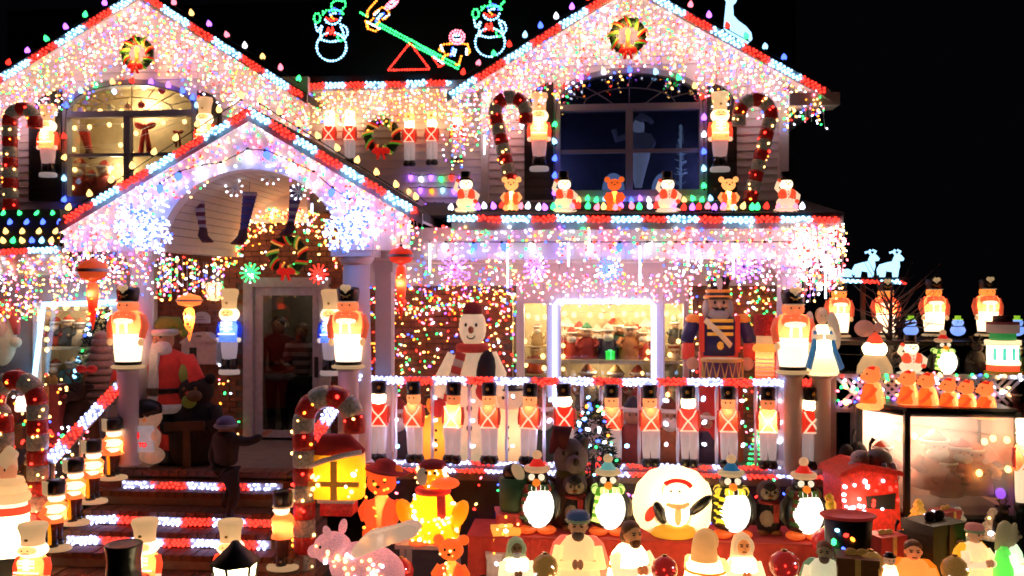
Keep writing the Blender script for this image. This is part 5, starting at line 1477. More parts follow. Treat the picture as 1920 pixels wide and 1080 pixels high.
led_figure('led_child', 'LED child riding the high end of the seesaw, cut by the picture top', 'light figure', [(c, [(735 - (x - 857) * .3 - (y - 70) * .9 + 0, 8 + (y - 70) * .8 - (x - 857) * .25) for x, y in ps]) for c, ps in kid(857, 70)] + [('W', [(690, 42), (712, 54)]), ('O', [(686, 40), (690, 54), (704, 59), (712, 54)]), ('O', [(706, 2), (690, 20), (688, 34)])], YRF - .08, 'LED children on the seesaw', 5)
ICE = lambda: glow('ice_board', (.34, .66, 1.0), .95)
def cutout(name, label, cat, poly, Y, extra=(), group=None, t=.05):
    ref = P(poly[0][0], poly[0][1], Y)
    o = thing(name, label, cat, ref, 0, group)
    MB().prism([((P(x, y, Y) - ref).x, (P(x, y, Y) - ref).z) for x, y in poly][::-1], -t / 2, t / 2).build('body', ICE(), o)
    for nm_, path, w in extra:
        b = MB()
        for ph in path: b.tube([P(x, y, Y) - ref for x, y in ph], [w * M(ph[0][0], Y)] * len(ph), 7)
        b.build(nm_, ICE(), o)
    return o
cutout('lit_deer', 'ice blue lit deer lying on the slope of the right gable', 'light figure', [(1357, 52), (1360, 20), (1362, 2), (1354, -8), (1358, -20), (1374, -22), (1384, -8), (1380, 4), (1374, 10), (1375, 30), (1384, 40), (1398, 50), (1408, 62), (1410, 74), (1400, 84), (1372, 70)], YG + .05, [('antlers', [[(1360, -18), (1352, -40)], [(1374, -18), (1384, -40)]], 3)])
def deer(label, dx):
    T = lambda ps: [(x + dx, y) for x, y in ps]
    return cutout('lit_deer', label, 'light figure', T([(1600, 516), (1599, 505), (1604, 496), (1618, 492), (1628, 490), (1632, 480), (1634, 476), (1642, 478), (1648, 485), (1646, 489), (1639, 490), (1640, 500), (1638, 506), (1636, 520), (1629, 520), (1628, 510), (1614, 508), (1612, 520), (1604, 520), (1605, 508)]), 10.9, [('antlers', [T([(1634, 478), (1628, 472), (1622, 474)]), T([(1638, 478), (1642, 471), (1636, 469)]), T([(1630, 474), (1632, 468)])], 2.2)], 'ice blue deer on the strip shelf', .06)
deer('ice blue lit deer right behind the sleigh', 0); deer('ice blue lit deer leading at the right end of the shelf', 46)
cutout('lit_sleigh', 'faint ice blue lit sleigh beside the porch corner', 'light figure', [(1556, 518), (1554, 506), (1562, 503), (1568, 509), (1580, 508), (1588, 504), (1596, 508), (1594, 519)], 10.9, [('runner', [[(1552, 520), (1598, 520)]], 2)], None, .1)
sh = MB().box((0, 0, 0), (X(1696, 10.9) - X(1540, 10.9), .3, .04)); sho = sh.build('deer_shelf', DARK, None, P(1618, 523, 10.95)); tag(sho, 'black shelf carrying the ice blue deer and sleigh', 'shelf')
MB().box((.0, 0, -1.4), (.05, .05, 2.76)).build('post', DARK, sho)
strip('red and white light strip under the ice blue deer', (1540, 522), (1696, 527), 10.76, 8, 36, 'R', 2, None, 'C')
# ================================================================ THINGS ON THE PORCH AND IN THE WINDOWS
def lbl(o, label, cat, group=None): return tag(o, label, cat, group)
# ---- scarfed snowman behind the rail
def f_porch_snowman():
    o = new()
    fab = mat('fleece_cream', (.70, .50, .30), .9, .26, bump=.4, scale=20)  # glow put into the fleece brightens a snowman without a lamp
    b = MB().lathe([(.12, 0), (.2, .04), (.235, .2), (.21, .40), (.17, .52), (.15, .66), (.08, .73)], 20, 0, sy=.8)
    b.build('body', fab, o)
    h = MB().ell((0, 0, .84), (.108, .10, .125), 0); ho = h.build('head', fab, o)
    eyes(o, .04, -.092, .86, .011)
    MB().lathe([(.024, 0), (.004, .05)], 8, 0, rot=(math.pi / 2, 0, 0), off=(0, -.095, .83)).build('nose', mat('dull_carrot', (.4, .12, .04), .7), ho)
    m = MB().tube([(.03 * math.cos(t), -.1, .795 + .02 * math.sin(t)) for t in [math.pi * (1 + i / 8) for i in range(9)]], .004, 4); m.build('mouth', EYE_M(), ho)
    k = MB().lathe([(.08, .925), (.075, .96), (.05, .99), (.02, 1.0)], 14, 0); k.build('cap', mat('dark_red_cap', (.2, .02, .015), .9), o)
    a = MB(); tube_arm(a, (-.14, -.02, .66), (-.23, -.06, .52), (-.24, -.14, .40), .06, .055); tube_arm(a, (.14, -.02, .66), (.22, -.06, .55), (.20, -.10, .44), .06, .05)
    a.build('arms', fab, o)
    g = MB(); g.ell((-.24, -.17, .36), (.065, .06, .06)); g.ell((.12, -.17, .46), (.075, .06, .06)); g.build('mittens', mat('red_mitten', (.5, .04, .03), .9, .05), o)
    s = MB().tube([(.105 * math.cos(t), .095 * math.sin(t), .715) for t in [2 * math.pi * i / 16 for i in range(16)]], .03, 7, 0, closed=True)
    for i in range(7): s.box((-.075 - .014 * i, -.145 - .012 * min(i, 3), .67 - .042 * i), (.075, .025, .046), i % 2, rot=(.1, .25, 0))
    s.build('scarf', [mat('red_knit_lit', (.5, .05, .03), .9, .08), mat('cream_knit', (.6, .45, .3), .9, .05)], o)
    v = MB().ell((.115, -.10, .57), (.075, .10, .14), 0, 12, 8, rot=(0, .15, 0)); v.build('black_vest', mat('black_cloth', (.015, .015, .016), .9), o)
    bt = MB()
    for z in (.50, .36, .24): bt.ell((0, -.17 - (.02 if z < .45 else 0), z), (.022, .014, .022), 0, 8, 6)
    bt.build('buttons', BLK(), o)
    return o
at('porch_snowman', 'snowman_figure', 'tall fleece snowman in red scarf and black vest behind the porch rail', 'snowman', 886, 566, 868, 10.6, f_porch_snowman, None, 0, .8)
# ---- nutcracker drummer
def f_nutcracker():
    o = new()
    skin = mat('wood_flesh', (.5, .22, .12), .5, .12); navy = mat('navy_paint', (.03, .03, .10), .4, .05); org = mat('orange_paint', (.75, .2, .03), .4, .18); red = mat('red_paint', (.62, .05, .025), .45, .15)
    MB().lathe([(.16, 0), (.17, .02), (.165, .44), (.15, .45)], 18, 0).build('barrel_base', mat('red_cloth', (.42, .025, .018), .8, .08, vary=.4), o)
    t = MB(); [t.lathe([(.06, .44), (.065, .54), (.07, .60)], 12, 0, off=(s * .065, 0, 0)) for s in (-1, 1)]; t.build('trousers', red, o)
    j = MB().lathe([(.12, .585), (.125, .66), (.135, .76), (.09, .79)], 18, 0, sy=.72, sq=2.8); jo = j.build('jacket', navy, o)
    f = MB()
    for z in (.70, .735, .77): f.tube([(-.085, -.105 + (.01 if z > .76 else 0), z), (0, -.112, z), (.085, -.105, z)], .010, 6)
    f.ell((0, -.115, .64), (.022, .014, .022), 0); f.build('frogging', mat('yellow_paint', (.8, .36, .04), .4, .18), jo)
    MB().tube([(-.10, -.105, .775), (0, -.122, .70), (.07, -.11, .64)], .018, 6).build('sash', mat('cream_paint', (.75, .5, .25), .5, .12), jo)
    l = MB(); [l.box((s * .118, -.075, .70), (.03, .05, .19)) for s in (-1, 1)]; l.build('lapels', red, jo)
    for s in (-1, 1):
        MB().ell((s * .165, 0, .775), (.055, .06, .028)).build('epaulette', org, o)
        a = MB(); tube_arm(a, (s * .16, 0, .76), (s * .20, -.01, .69), (s * .21, -.02, .65), .048, .045); ao = a.build('sleeve', navy, o)
        MB().lathe([(.04, 0), (.046, .04), (.04, .085)], 10, 0, off=(s * .205, -.045, .565)).build('cuff', red, ao)
        MB().ell((s * .18, -.10, .545), (.042, .04, .035)).build('hand', skin, o)
    d = MB().lathe([(.125, .475), (.13, .48), (.13, .57), (.125, .575)], 20, 0, off=(0, -.2, 0), sy=.8); do = d.build('drum', mat('drum_purple', (.12, .04, .10), .4, .06), o)
    MB().lathe([(.124, .574), (.124, .58)], 20, 0, off=(0, -.2, 0), sy=.8).build('drum_skin', mat('drum_cream', (.75, .5, .28), .6, .14), do)
    hp = MB()
    for z in (.478, .572): hp.tube([(.132 * math.cos(q), -.2 + .106 * math.sin(q), z) for q in [2 * math.pi * i / 20 for i in range(20)]], .010, 6, 0, closed=True)
    for i in range(8): hp.tube([(.133 * math.cos(q), -.2 - .107 * math.sin(q), z) for q, z in ((math.pi * i / 8, .48), (math.pi * (i + .5) / 8, .57), (math.pi * (i + 1) / 8, .48))], .005, 4)
    hp.build('hoop', mat('drum_gold', (.6, .3, .08), .4, .08), do)
    h = MB().lathe([(.05, .775), (.075, .79), (.08, .84), (.075, .885)], 16, 0, sy=.9); h.ell((0, -.085, .85), (.014, .03, .02)); ho = h.build('head', skin, o)
    MB().ell((0, -.045, .80), (.07, .05, .045)).build('beard', mat('grey_beard', (.45, .38, .33), .9, .04), ho)
    ms = MB(); [ms.tube([(0, -.085, .835), (s * .025, -.088, .83), (s * .05, -.075, .838)], [.009, .009, .003], 6) for s in (-1, 1)]; ms.build('moustache', BLK(), ho)
    hr = MB(); [hr.ell((s * .08, .0, .83), (.025, .05, .05)) for s in (-1, 1)]; hr.build('hair', mat('grey_beard', (.45, .38, .33), .9, .04), ho)
    eyes(o, .03, -.072, .865, .009)
    k = MB().lathe([(.082, .88), (.085, .90), (.07, .93), (.072, .95), (.092, 1.0), (.09, 1.0)], 18, 0); k.ell((0, -.05, .888), (.075, .06, .008)); ko = k.build('hat', BLK(), o)
    for z, r in ((.893, .088), (.925, .076)): MB().tube([(r * math.cos(q), r * math.sin(q), z) for q in [2 * math.pi * i / 18 for i in range(18)]], .010, 6, 0, closed=True).build('hat_band', org, ko)
    MB().ell((0, -.08, .97), (.022, .02, .045), 0, 8, 6, rot=(-.25, 0, 0)).build('plume', mat('plume_pink', (.6, .42, .38), .9, .1), ko)
    return o
at('nutcracker', 'nutcracker_figure', 'life sized wooden nutcracker drummer with tall black hat on the porch', 'nutcracker', 1346, 519, 872, 10.9, f_nutcracker, None, 0, .78)
# ---- candle pillar, angel
def f_candle():
    o = new()
    MB().lathe([(.19, 0), (.2, .02), (.2, .42), (.18, .43)], 16, 0).build('holder', lit('holder_orange', (.95, .13, .05), .6), o)
    r = MB()
    for z in (.08, .14, .2, .26, .32): r.tube([(.2 * math.cos(t), .2 * math.sin(t), z) for t in [2 * math.pi * i / 14 for i in range(14)]], .012, 5, 0, closed=True)
    r.build('ribs', lit('rib_cream', (1, .6, .35), .6), o)
    MB().lathe([(.24, .43), (.26, .46), (.24, .52), (.17, .55)], 16, 0).build('drip_collar', AMB_L(), o)
    MB().lathe([(.18, .55), (.18, .68)], 16, 0).build('stub', CRM_L(), o)
    c = MB()
    for i in range(9): c.tube([(.2 * math.cos(t), .2 * math.sin(t), .70 + .032 * i) for t in [2 * math.pi * j / 14 for j in range(14)]], .035, 6, 0, closed=True)
    c.build('knitted_cap', mat('red_rope', (.35, .02, .015), .8, .06, vary=.5, scale=25), o)
    lamp(o, (0, -.0, .3), .6, r=.02)
    return o
at('candle_pillar', 'candle_figure', 'orange ribbed candle figure in red woolly cap beside the right porch column', 'candle', 1434, 588, 712, 10.35, f_candle, None, 0, .7)
def f_angel():
    o = new()
    r = MB().lathe([(.34, 0), (.33, .06), (.26, .3), (.19, .52), (.17, .66), (.10, .75)], 20, 0, sy=.75, fl=(.05, 8)); r.build('robe', lit('angel_robe', (.85, .74, .52), .6), o)
    b = MB()
    b.tube([(-.16, -.12, .66), (-.2, -.16, .42), (-.30, -.14, .1)], [.04, .06, .07], 8); b.tube([(.14, -.12, .66), (.22, -.16, .36), (.36, -.12, .1)], [.03, .05, .06], 8)
    b.build('sash', lit('angel_blue', (.07, .25, .52), .3), o)
    for s in (-1, 1):
        w = MB().ell((s * .27, .10, .66), (.12, .04, .30), 0, 12, 9, rot=(0, s * -.22, 0))
        w.build('wing', lit('angel_wing', (.65, .58, .48), .25), o)
    a = MB(); [tube_arm(a, (s * .15, -.02, .68), (s * .2, -.14, .56), (s * .03, -.22, .58), .06, .05) for s in (-1, 1)]; a.build('arms', lit('angel_robe', (.85, .74, .52), .6), o)
    h = MB().ell((0, -.02, .87), (.115, .11, .13)); h.ell((0, -.13, .86), (.018, .02, .02), 0, 6, 5); ho = h.build('head', lit('angel_face', (.75, .55, .38), .3), o)
    eyes(o, .04, -.12, .89, .010)
    MB().ell((0, .03, .90), (.13, .115, .115)).build('hair', lit('angel_hair', (.55, .40, .24), .2), ho)
    lamp(o, (0, -.02, .5), 1.6, r=.03)
    return o
at('angel', 'angel_figure', 'glowing white and blue angel at the right corner of the porch', 'angel', 1541, 578, 702, 10.0, f_angel, None, 0, .74)
# perch below angel and right column soldier
for px, py0, w, lab in ((1487, 702, 50, 'pale stand under the column soldier at the right porch column'), (1541, 704, 56, 'pale stand under the blue and white angel')):
    p, q = P(px, 885, 10.0), P(px, py0, 10.0); m = M(px, 10.0)
    o = thing('stand', lab, 'stand', p); MB().lathe([(w * .4 * m, 0), (w * .34 * m, .05), (w * .34 * m, q.z - p.z - .04), (w * .46 * m, q.z - p.z)], 14).build('post', TRIM, o)
# ---- dim figures behind the rail
def f_lit_block(col, e): 
    o = new()
    m = lit('porch_%d' % int(col[1] * 100), col, e)
    MB().lathe([(.2, 0), (.26, .05), (.25, .35), (.18, .6), (.1, .66)], 16, 0, sy=.8).build('body', m, o)
    MB().ell((0, 0, .78), (.17, .16, .16)).build('head', m, o)
    MB().lathe([(.18, .88), (.2, .9), (.12, .91), (.11, 1.0)], 14, 0).build('hat', BLK(), o)
    eyes(o, .06, -.15, .8, .018)
    bt = MB(); [bt.ell((0, -.2, z), (.02, .015, .02)) for z in (.2, .33, .46)]; bt.build('buttons', EYE_M(), o)
    lamp(o, (0, 0, .35), .22)
    return o
at('porch_y', 'snowman_figure', 'yellow glowing snowman lamp between the second and third rail soldiers', 'snowman', 822, 728, 866, 10.7, lambda: f_lit_block((1, .42, .06), .35))
at('porch_w', 'snowman_figure', 'white glowing buttoned snowman between the fourth and fifth rail soldiers', 'snowman', 955, 712, 868, 10.6, lambda: f_lit_block((.9, .66, .42), .3))
def f_spiral():
    o = new()
    MB().tube([(0, 0, 0), (0, 0, 1)], .012, 6).build('pole', DARK, o)
    n = 150; pts = [((.20 * (1 - i / n) + .02) * math.cos(i * .33), (.20 * (1 - i / n) + .02) * math.sin(i * .33), .02 + .96 * i / n) for i in range(n)]
    MB().tube(pts, .008, 4).build('coil', mat('green_wire', (.01, .025, .012), .6), o)
    b = bulbs('green_diodes', pts, ['G'] * n, .02, o, 1.2, .2, True, 2.2, '_spiral'); return o
at('spiral', 'spiral_tree', 'green LED spiral tree left of the eleventh rail soldier', 'light tree', 1418, 800, 876, 10.55, f_spiral, None, 0, 1.0)
fa = [((.05, .03, .03), (.25, .03, .02)), ((.25, .10, .03), (.35, .14, .03)), ((.03, .05, .03), (.3, .1, .04)), ((.22, .04, .03), (.02, .03, .05)), ((.35, .12, .04), (.15, .05, .02)), ((.04, .03, .06), (.4, .3, .2))]
gg = 'dim dolls standing behind the porch rail'
for i, (px, top, lab) in enumerate(((748, 745, 'dark doll between the first and second rail soldiers'), (884, 752, 'orange clothed doll in front of the fleece snowman'), (1020, 740, 'dark doll left of the sixth rail soldier'), (1186, 742, 'red clothed doll left of the eighth rail soldier'), (1256, 745, 'brown clothed doll left of the ninth rail soldier'), (1330, 760, 'small dark doll left of the tenth rail soldier'))):
    bc, hc = fa[i]; at('pdoll%d' % i, 'doll', lab, 'doll', px, top, 872, 10.72, lambda: f_doll(bc, hc, None, (.4, .22, .13), i % 2 == 0), gg)
# ---- dark little tree with LEDs, polar bear plush
def f_tree():
    o = new()
    MB().lathe([(.04, 0), (.03, .3)], 8, 0).build('trunk', mat('bark', (.06, .035, .02), .9), o)
    f = MB(); pts = []; keys = []
    for i in range(900):
        z = R.uniform(.12, 1.0); r = .33 * (1.06 - z) ** .6 * math.sqrt(R.uniform(.15, 1)); a = R.uniform(0, 6.283)
        c = Vector((r * math.cos(a), r * math.sin(a), z)); d = (Vector((math.cos(a), math.sin(a), R.uniform(-.5, .3))) + Vector((R.gauss(0, .4), R.gauss(0, .4), R.gauss(0, .4)))).normalized() * .085
        s = d.cross(Vector((R.gauss(0, 1), R.gauss(0, 1), R.gauss(0, 1)))).normalized() * .016
        f.add([c - s, c + s, c + d], [(0, 1, 2)], 0, False)
    fo = f.build('needles', mat('dark_needles', (.008, .022, .012), .8, vary=.5), o); fo['kind'] = 'stuff'
    for i in range(46):
        z = R.uniform(.15, .98); r = .35 * (1.06 - z) ** .6; a = -R.uniform(.1, 3.04)
        pts.append((r * math.cos(a), r * math.sin(a), z)); keys.append(R.choice('CCBGOYRWC'))
    bulbs('mini_bulbs', pts, keys, .021, o, 1.5, .3, True, 3)
    return o
at('tree', 'small_fir_tree', 'small dark fir with teal and coloured lights in front of the rail', 'christmas tree', 1112, 752, 905, 9.8, f_tree)
def f_polar():
    o = new()
    gm = mat('grey_plush', (.20, .17, .16), .95, bump=.6, scale=30); dm = mat('brown_plush', (.07, .035, .03), .95, bump=.6, scale=30)
    MB().lathe([(.2, 0), (.3, .08), (.33, .3), (.25, .55), (.14, .64)], 18, 0, sy=.85).build('body', dm, o)
    h = MB().ell((0, 0, .78), (.25, .22, .2)); h.ell((.06, -.2, .74), (.13, .12, .1)); [h.ell((s * .2, 0, .93), (.07, .05, .07), 0, 8, 6) for s in (-1, 1)]
    ho = h.build('head', gm, o); MB().ell((.08, -.31, .78), (.055, .04, .045)).build('nose', EYE_M(), ho); eyes(o, .1, -.19, .85, .024)
    k = MB().tube([(-.05, 0, .93), (-.2, 0, 1.0), (-.3, 0, .82)], [.19, .12, .03], 10); k.build('cap', mat('maroon_felt', (.09, .012, .016), .9), o)
    a = MB(); [tube_arm(a, (s * .25, -.02, .55), (s * .34, -.1, .4), (s * .26, -.22, .3), .09, .08) for s in (-1, 1)]; a.build('arms', dm, o)
    MB().tube([(.17 * math.cos(t), .16 * math.sin(t), .62) for t in [2 * math.pi * i / 14 for i in range(14)]], .05, 7, 0, closed=True).build('scarf', mat('olive_scarf', (.14, .13, .03), .95, bump=.5), o)
    return o
at('polar', 'plush_bear', 'large grey plush bear in maroon cap below the rail', 'plush bear', 1070, 818, 1000, 9.5, f_polar, None, 0, .72)

# ---- items round the door
def mailbox():
    p = P(378, 682, YW - .14); m = M(378, YW)
    o = thing('mailbox', 'white hooded wall mailbox with small dark window by the door', 'mailbox', p)
    W, H = 66 * m, 56 * m
    pl = [(-W / 2, H * .22), (-W * .32, 0), (W * .5, 0), (W * .5, H * .78), (W * .18, H), (-W * .12, H), (-W / 2, H * .72)]
    MB().prism(pl[::-1], -.09, .1).build('body', mat('mailbox_white', (.52, .47, .47), .4), o)
    MB().prism([(-W * .53, H * .68), (W * .53, H * .74), (W * .53, H * .80), (W * .18, H * 1.05), (-W * .12, H * 1.05), (-W * .53, H * .74)][::-1], -.11, .1).build('lid', mat('mailbox_white', (.52, .47, .47), .4), o)
    MB().box((-W * .16, -.094, H * .36), (W * .2, .01, H * .38)).build('window', DARK, o)
    MB().box((W * .02, -.116, H * .93), (W * .16, .012, H * .06)).build('slot', mat('slot_grey', (.1, .1, .1), .4), o)
mailbox()
p = P(378, 606, YW - .06); m = M(378, YW)
o = thing('name_plaque', 'small arched grey plaque above the mailbox', 'plaque', p)
w_ = 16 * m; MB().prism([(-w_, 0), (w_, 0), (w_, .09)] + [(w_ * math.cos(t), .09 + .07 * math.sin(t)) for t in [math.pi * i / 8 for i in range(1, 8)]] + [(-w_, .09)], -.015, .02).build('plate', mat('plaque_grey', (.36, .35, .38), .5), o)
b = MB()
for i, ww in enumerate((.10, .12)): b.box((0, -.018, .085 - .035 * i), (ww, .004, .012))
b.build('worn_lines', mat('plaque_worn', (.16, .13, .12), .7), o)
p = P(402, 564, YW - .2); o = thing('wall_lantern', 'pale glass wall lantern hung left of the door among the lights', 'lantern', p)
MB().lathe([(.05, 0), (.085, .03), (.115, .22), (.09, .25)], 8, 0).build('glass_body', lit('lantern_dim', (.6, .48, .36), .25), o)
MB().lathe([(.12, .25), (.06, .33), (.02, .36)], 8, 0).build('cap', mat('lantern_grey', (.35, .32, .3), .5), o)
fr = MB()
for i in range(6):
    a = math.pi * i / 3; fr.tube([(.088 * math.cos(a), .088 * math.sin(a), .03), (.118 * math.cos(a), .118 * math.sin(a), .22)], .008, 4)
lamp(o, (0, -.0, .14), .3)  # lamp added in an unlit lantern to brighten the door wall
fr.build('glazing_bars', mat('lantern_grey', (.35, .32, .3), .5), o)

# ---- big red coated Santa, black bear, snowman with sign, plush tree, wall santa
def f_santa():
    o = new()
    red = mat('santa_velvet', (.50, .03, .02), .9, .05, vary=.3); fur = mat('white_fur', (.55, .48, .45), .95, .03, bump=.6, scale=40)
    t = MB(); [t.lathe([(.075, .06), (.085, .2), (.095, .42)], 12, 0, off=(s * .085, 0, 0)) for s in (-1, 1)]; t.build('trousers', red, o)
    b = MB(); [b.lathe([(.085, 0), (.09, .03), (.075, .1)], 12, 0, sy=1.3, off=(s * .085, -.02, 0)) for s in (-1, 1)]; b.build('boots', BLK(), o)
    MB().lathe([(.22, .38), (.215, .42), (.185, .55), (.195, .68), (.16, .76), (.07, .80)], 20, 0, sy=.75).build('coat', red, o)
    MB().tube([(.21 * math.cos(q), .16 * math.sin(q), .395) for q in [2 * math.pi * i / 18 for i in range(18)]], .032, 8, 0, closed=True).build('hem', fur, o)
    MB().box((.01, -.15, .60), (.06, .03, .36), rot=(-.08, 0, 0)).build('front_trim', fur, o)
    bo = MB().lathe([(.19, .495), (.195, .50), (.195, .53), (.19, .535)], 18, 0, sy=.78).build('belt', BLK(), o)
    MB().box((.01, -.165, .515), (.075, .02, .055)).build('buckle', mat('buckle', (.15, .12, .08), .4), bo)
    a = MB(); tube_arm(a, (-.17, 0, .73), (-.28, -.06, .62), (-.24, -.16, .55), .065, .055); tube_arm(a, (.17, 0, .73), (.26, -.04, .60), (.25, -.1, .48), .065, .055); a.build('sleeves', red, o)
    g = MB(); g.ell((-.22, -.2, .55), (.05, .05, .045)); g.ell((.25, -.12, .45), (.05, .05, .05)); g.build('gloves', mat('green_glove', (.10, .14, .02), .8, .05), o)
    h = MB().ell((0, -.02, .86), (.085, .085, .095)); h.ell((0, -.1, .86), (.018, .02, .018)); ho = h.build('head', mat('santa_skin', (.42, .22, .13), .6, .03), o)
    eyes(o, .03, -.095, .885, .009)
    MB().ell((0, -.06, .79), (.095, .065, .09)).build('beard', fur, ho)
    k = MB().tube([(0, 0, .91), (.03, 0, .97), (.11, 0, .99), (.15, 0, .93)], [.09, .07, .035, .02], 10); k.ell((.155, 0, .91), (.03, .03, .03)); k.build('hat', mat('olive_hat', (.13, .16, .02), .9, .06), o)
    MB().tube([(.09 * math.cos(q), .085 * math.sin(q) - .01, .915) for q in [2 * math.pi * i / 14 for i in range(14)]], .025, 7, 0, closed=True).build('hat_brim', fur, o)
    return o
at('santa', 'santa_figure', 'life sized figure in red Santa coat and olive hat at the top of the steps', 'santa figure', 305, 600, 868, 9.9, f_santa)
def f_black_bear():
    o = new()
    bm = mat('black_fur', (.010, .008, .008), .95, bump=.6, scale=30); tn = mat('tan_fur', (.12, .08, .04), .95)
    MB().lathe([(.22, 0), (.27, .06), (.28, .3), (.24, .52), (.14, .64)], 18, 0, sy=.8).build('body', bm, o)
    h = MB().ell((0, 0, .74), (.18, .17, .16)); [h.ell((s * .15, 0, .87), (.06, .05, .06), 0, 8, 6) for s in (-1, 1)]; ho = h.build('head', bm, o)
    MB().ell((.05, -.16, .71), (.08, .07, .06)).build('muzzle', tn, ho); eyes(o, .06, -.15, .78, .018, mat('amber_eye', (.25, .12, .02), .3))
    a = MB(); [tube_arm(a, (s * .2, -.02, .56), (s * .28, -.1, .44), (s * .2, -.22, .38), .08, .07) for s in (-1, 1)]; a.build('arms', bm, o)
    b = MB().box((0, -.27, .42), (.42, .03, .09), rot=(0, -.05, 0)); b.box((.02, -.255, .2), (.07, .03, .4)); b.build('sign_post', mat('dark_wood', (.05, .03, .015), .8), o)
    MB().ell((-.10, -.03, .93), (.085, .06, .11)).build('hat', mat('lime_hat', (.16, .18, .04), .8, .06), o)
    return o
at('black_bear', 'bear_figure', 'black furry bear holding a wooden sign post beside the stairs', 'bear figure', 368, 686, 868, 9.85, f_black_bear)
def sign_snowman():
    p = P(271, 868, 9.6); m = M(271, 9.6)
    o = thing('sign_snowman', 'peach snowman in black cap holding a grey board with red print', 'snowman', p)
    wm = mat('peach_paint', (.62, .34, .22), .6, .12)
    def loc(px, py): return ((px - 271) * m, (868 - py) * m)
    b = MB(); x, z = loc(271, 822); b.ell((0, 0, z), (32 * m, .10, 30 * m)); [b.ell(((s * 18) * m, -.02, 15 * m), (22 * m, .12, 16 * m)) for s in (-1, 1)]; b.build('body', wm, o)
    x, z = loc(275, 780); h = MB().ell((4 * m, 0, z), (30 * m, .12, 27 * m)); ho = h.build('head', wm, o)
    e = MB()
    for px in (265, 277): q = loc(px, 778); e.ell((q[0], -.125, q[1]), (2.2 * m, .01, 3.4 * m))
    e.build('eyes', EYE_M(), ho)
    q = loc(280, 785); MB().lathe([(4 * m, 0), (.6 * m, 18 * m)], 8, 0, rot=(math.pi / 2, 0, .5), off=(q[0], -.11, q[1])).build('nose', mat('orange_nose', (.7, .16, .03), .5, .15), ho)
    k = MB().ell((2 * m, 0, loc(0, 770)[1]), (33 * m, .135, 22 * m), 0, 16, 9, rot=(0, -.12, 0)); k.build('cap', DARK, o)
    bd = MB(); q0, q1 = loc(237, 842), loc(303, 794); bd.box(((q0[0] + q1[0]) / 2, -.17, (q0[1] + q1[1]) / 2), (q1[0] - q0[0], .025, q1[1] - q0[1])); bo = bd.build('board', mat('board_grey', (.48, .50, .58), .5, .14), o)
    gl = MB()
    for px, py in ((308, 812), (236, 818)): q = loc(px, py); gl.ell((q[0], -.17, q[1]), (9 * m, .05, 11 * m))
    gl.build('mittens', wm, o)
    # red print: a two figure number over a word, blurred beyond reading in the photograph
    rp = mat('red_print', (.8, .01, .01), .5, .5)
    def text(s, size, px, py):
        c = bpy.data.curves.new('print', 'FONT'); c.body = s; c.size = size; c.align_x = 'CENTER'; c.align_y = 'CENTER'; c.extrude = .002; c.offset = .004
        t = bpy.data.objects.new('print', c); COL.objects.link(t)
        me = bpy.data.meshes.new_from_object(t.evaluated_get(bpy.context.evaluated_depsgraph_get())); bpy.data.objects.remove(t)
        t = bpy.data.objects.new('printed_text', me); COL.objects.link(t); me.materials.append(rp); t.parent = bo
        q = loc(px, py); t.location = (q[0], -.186, q[1]); t.rotation_euler = (math.pi / 2, 0, 0)
    text('24', 17 * m, 269, 812); text('DAYS TO', 11 * m, 268, 829)
sign_snowman()
def f_plush_tree():
    o = new()
    b = MB()
    for i in range(9): b.lathe([(.22 - .016 * i, .02 + .098 * i), (.31 - .022 * i, .05 + .098 * i), (.24 - .016 * i, .12 + .098 * i)], 18, 0, fl=(.08, 9))
    b.build('tiers', mat('grey_ruffle', (.34, .29, .28), .95, bump=.7, scale=25), o)
    MB().ell((0, 0, .94), (.1, .1, .07)).build('tip', mat('grey_ruffle', (.34, .29, .28), .95), o)
    return o
at('plush_tree', 'ruffled_tree', 'grey ruffled fabric tree between bay window and left column', 'fabric tree', 190, 622, 760, 10.2, f_plush_tree)
def wall_santa():
    p = P(4, 690, YL - .15); m = M(4, YL)
    o = thing('wall_santa', 'large Santa face plaque with red cap at the left picture edge', 'santa face', p)
    cr = mat('santa_cream', (.50, .42, .27), .6, .10); rd = mat('santa_red', (.42, .06, .05), .6, .10)
    q = lambda px, py: ((px - 4) * m, (690 - py) * m)
    x, z = q(4, 640); MB().ell((x, 0, z), (26 * m, .14, 46 * m)).build('beard', cr, o)
    x, z = q(2, 618); h = MB().ell((x, -.06, z), (20 * m, .12, 22 * m)); h.ell((x, -.19, z - .02), (5 * m, .04, 4 * m)); h.build('face', mat('santa_pink', (.55, .33, .24), .6, .10), o)
    b = MB(); xs_ = [q(-6, 576), q(12, 574), q(28, 590), q(34, 612), q(36, 628)]; b.tube([(a, -.03, c) for a, c in xs_], [16 * m, 15 * m, 11 * m, 8 * m, 5 * m], 10); b.build('cap', rd, o)
    x, z = q(36, 642); MB().ell((x, -.05, z), (9 * m, .08, 10 * m)).build('pompom', cr, o)
    x, z = q(-2, 597); MB().tube([(x - 16 * m, -.12, z), (x, -.16, z + 4 * m), (x + 20 * m, -.1, z + 2 * m)], 5 * m, 8).build('fur_band', cr, o)
wall_santa()
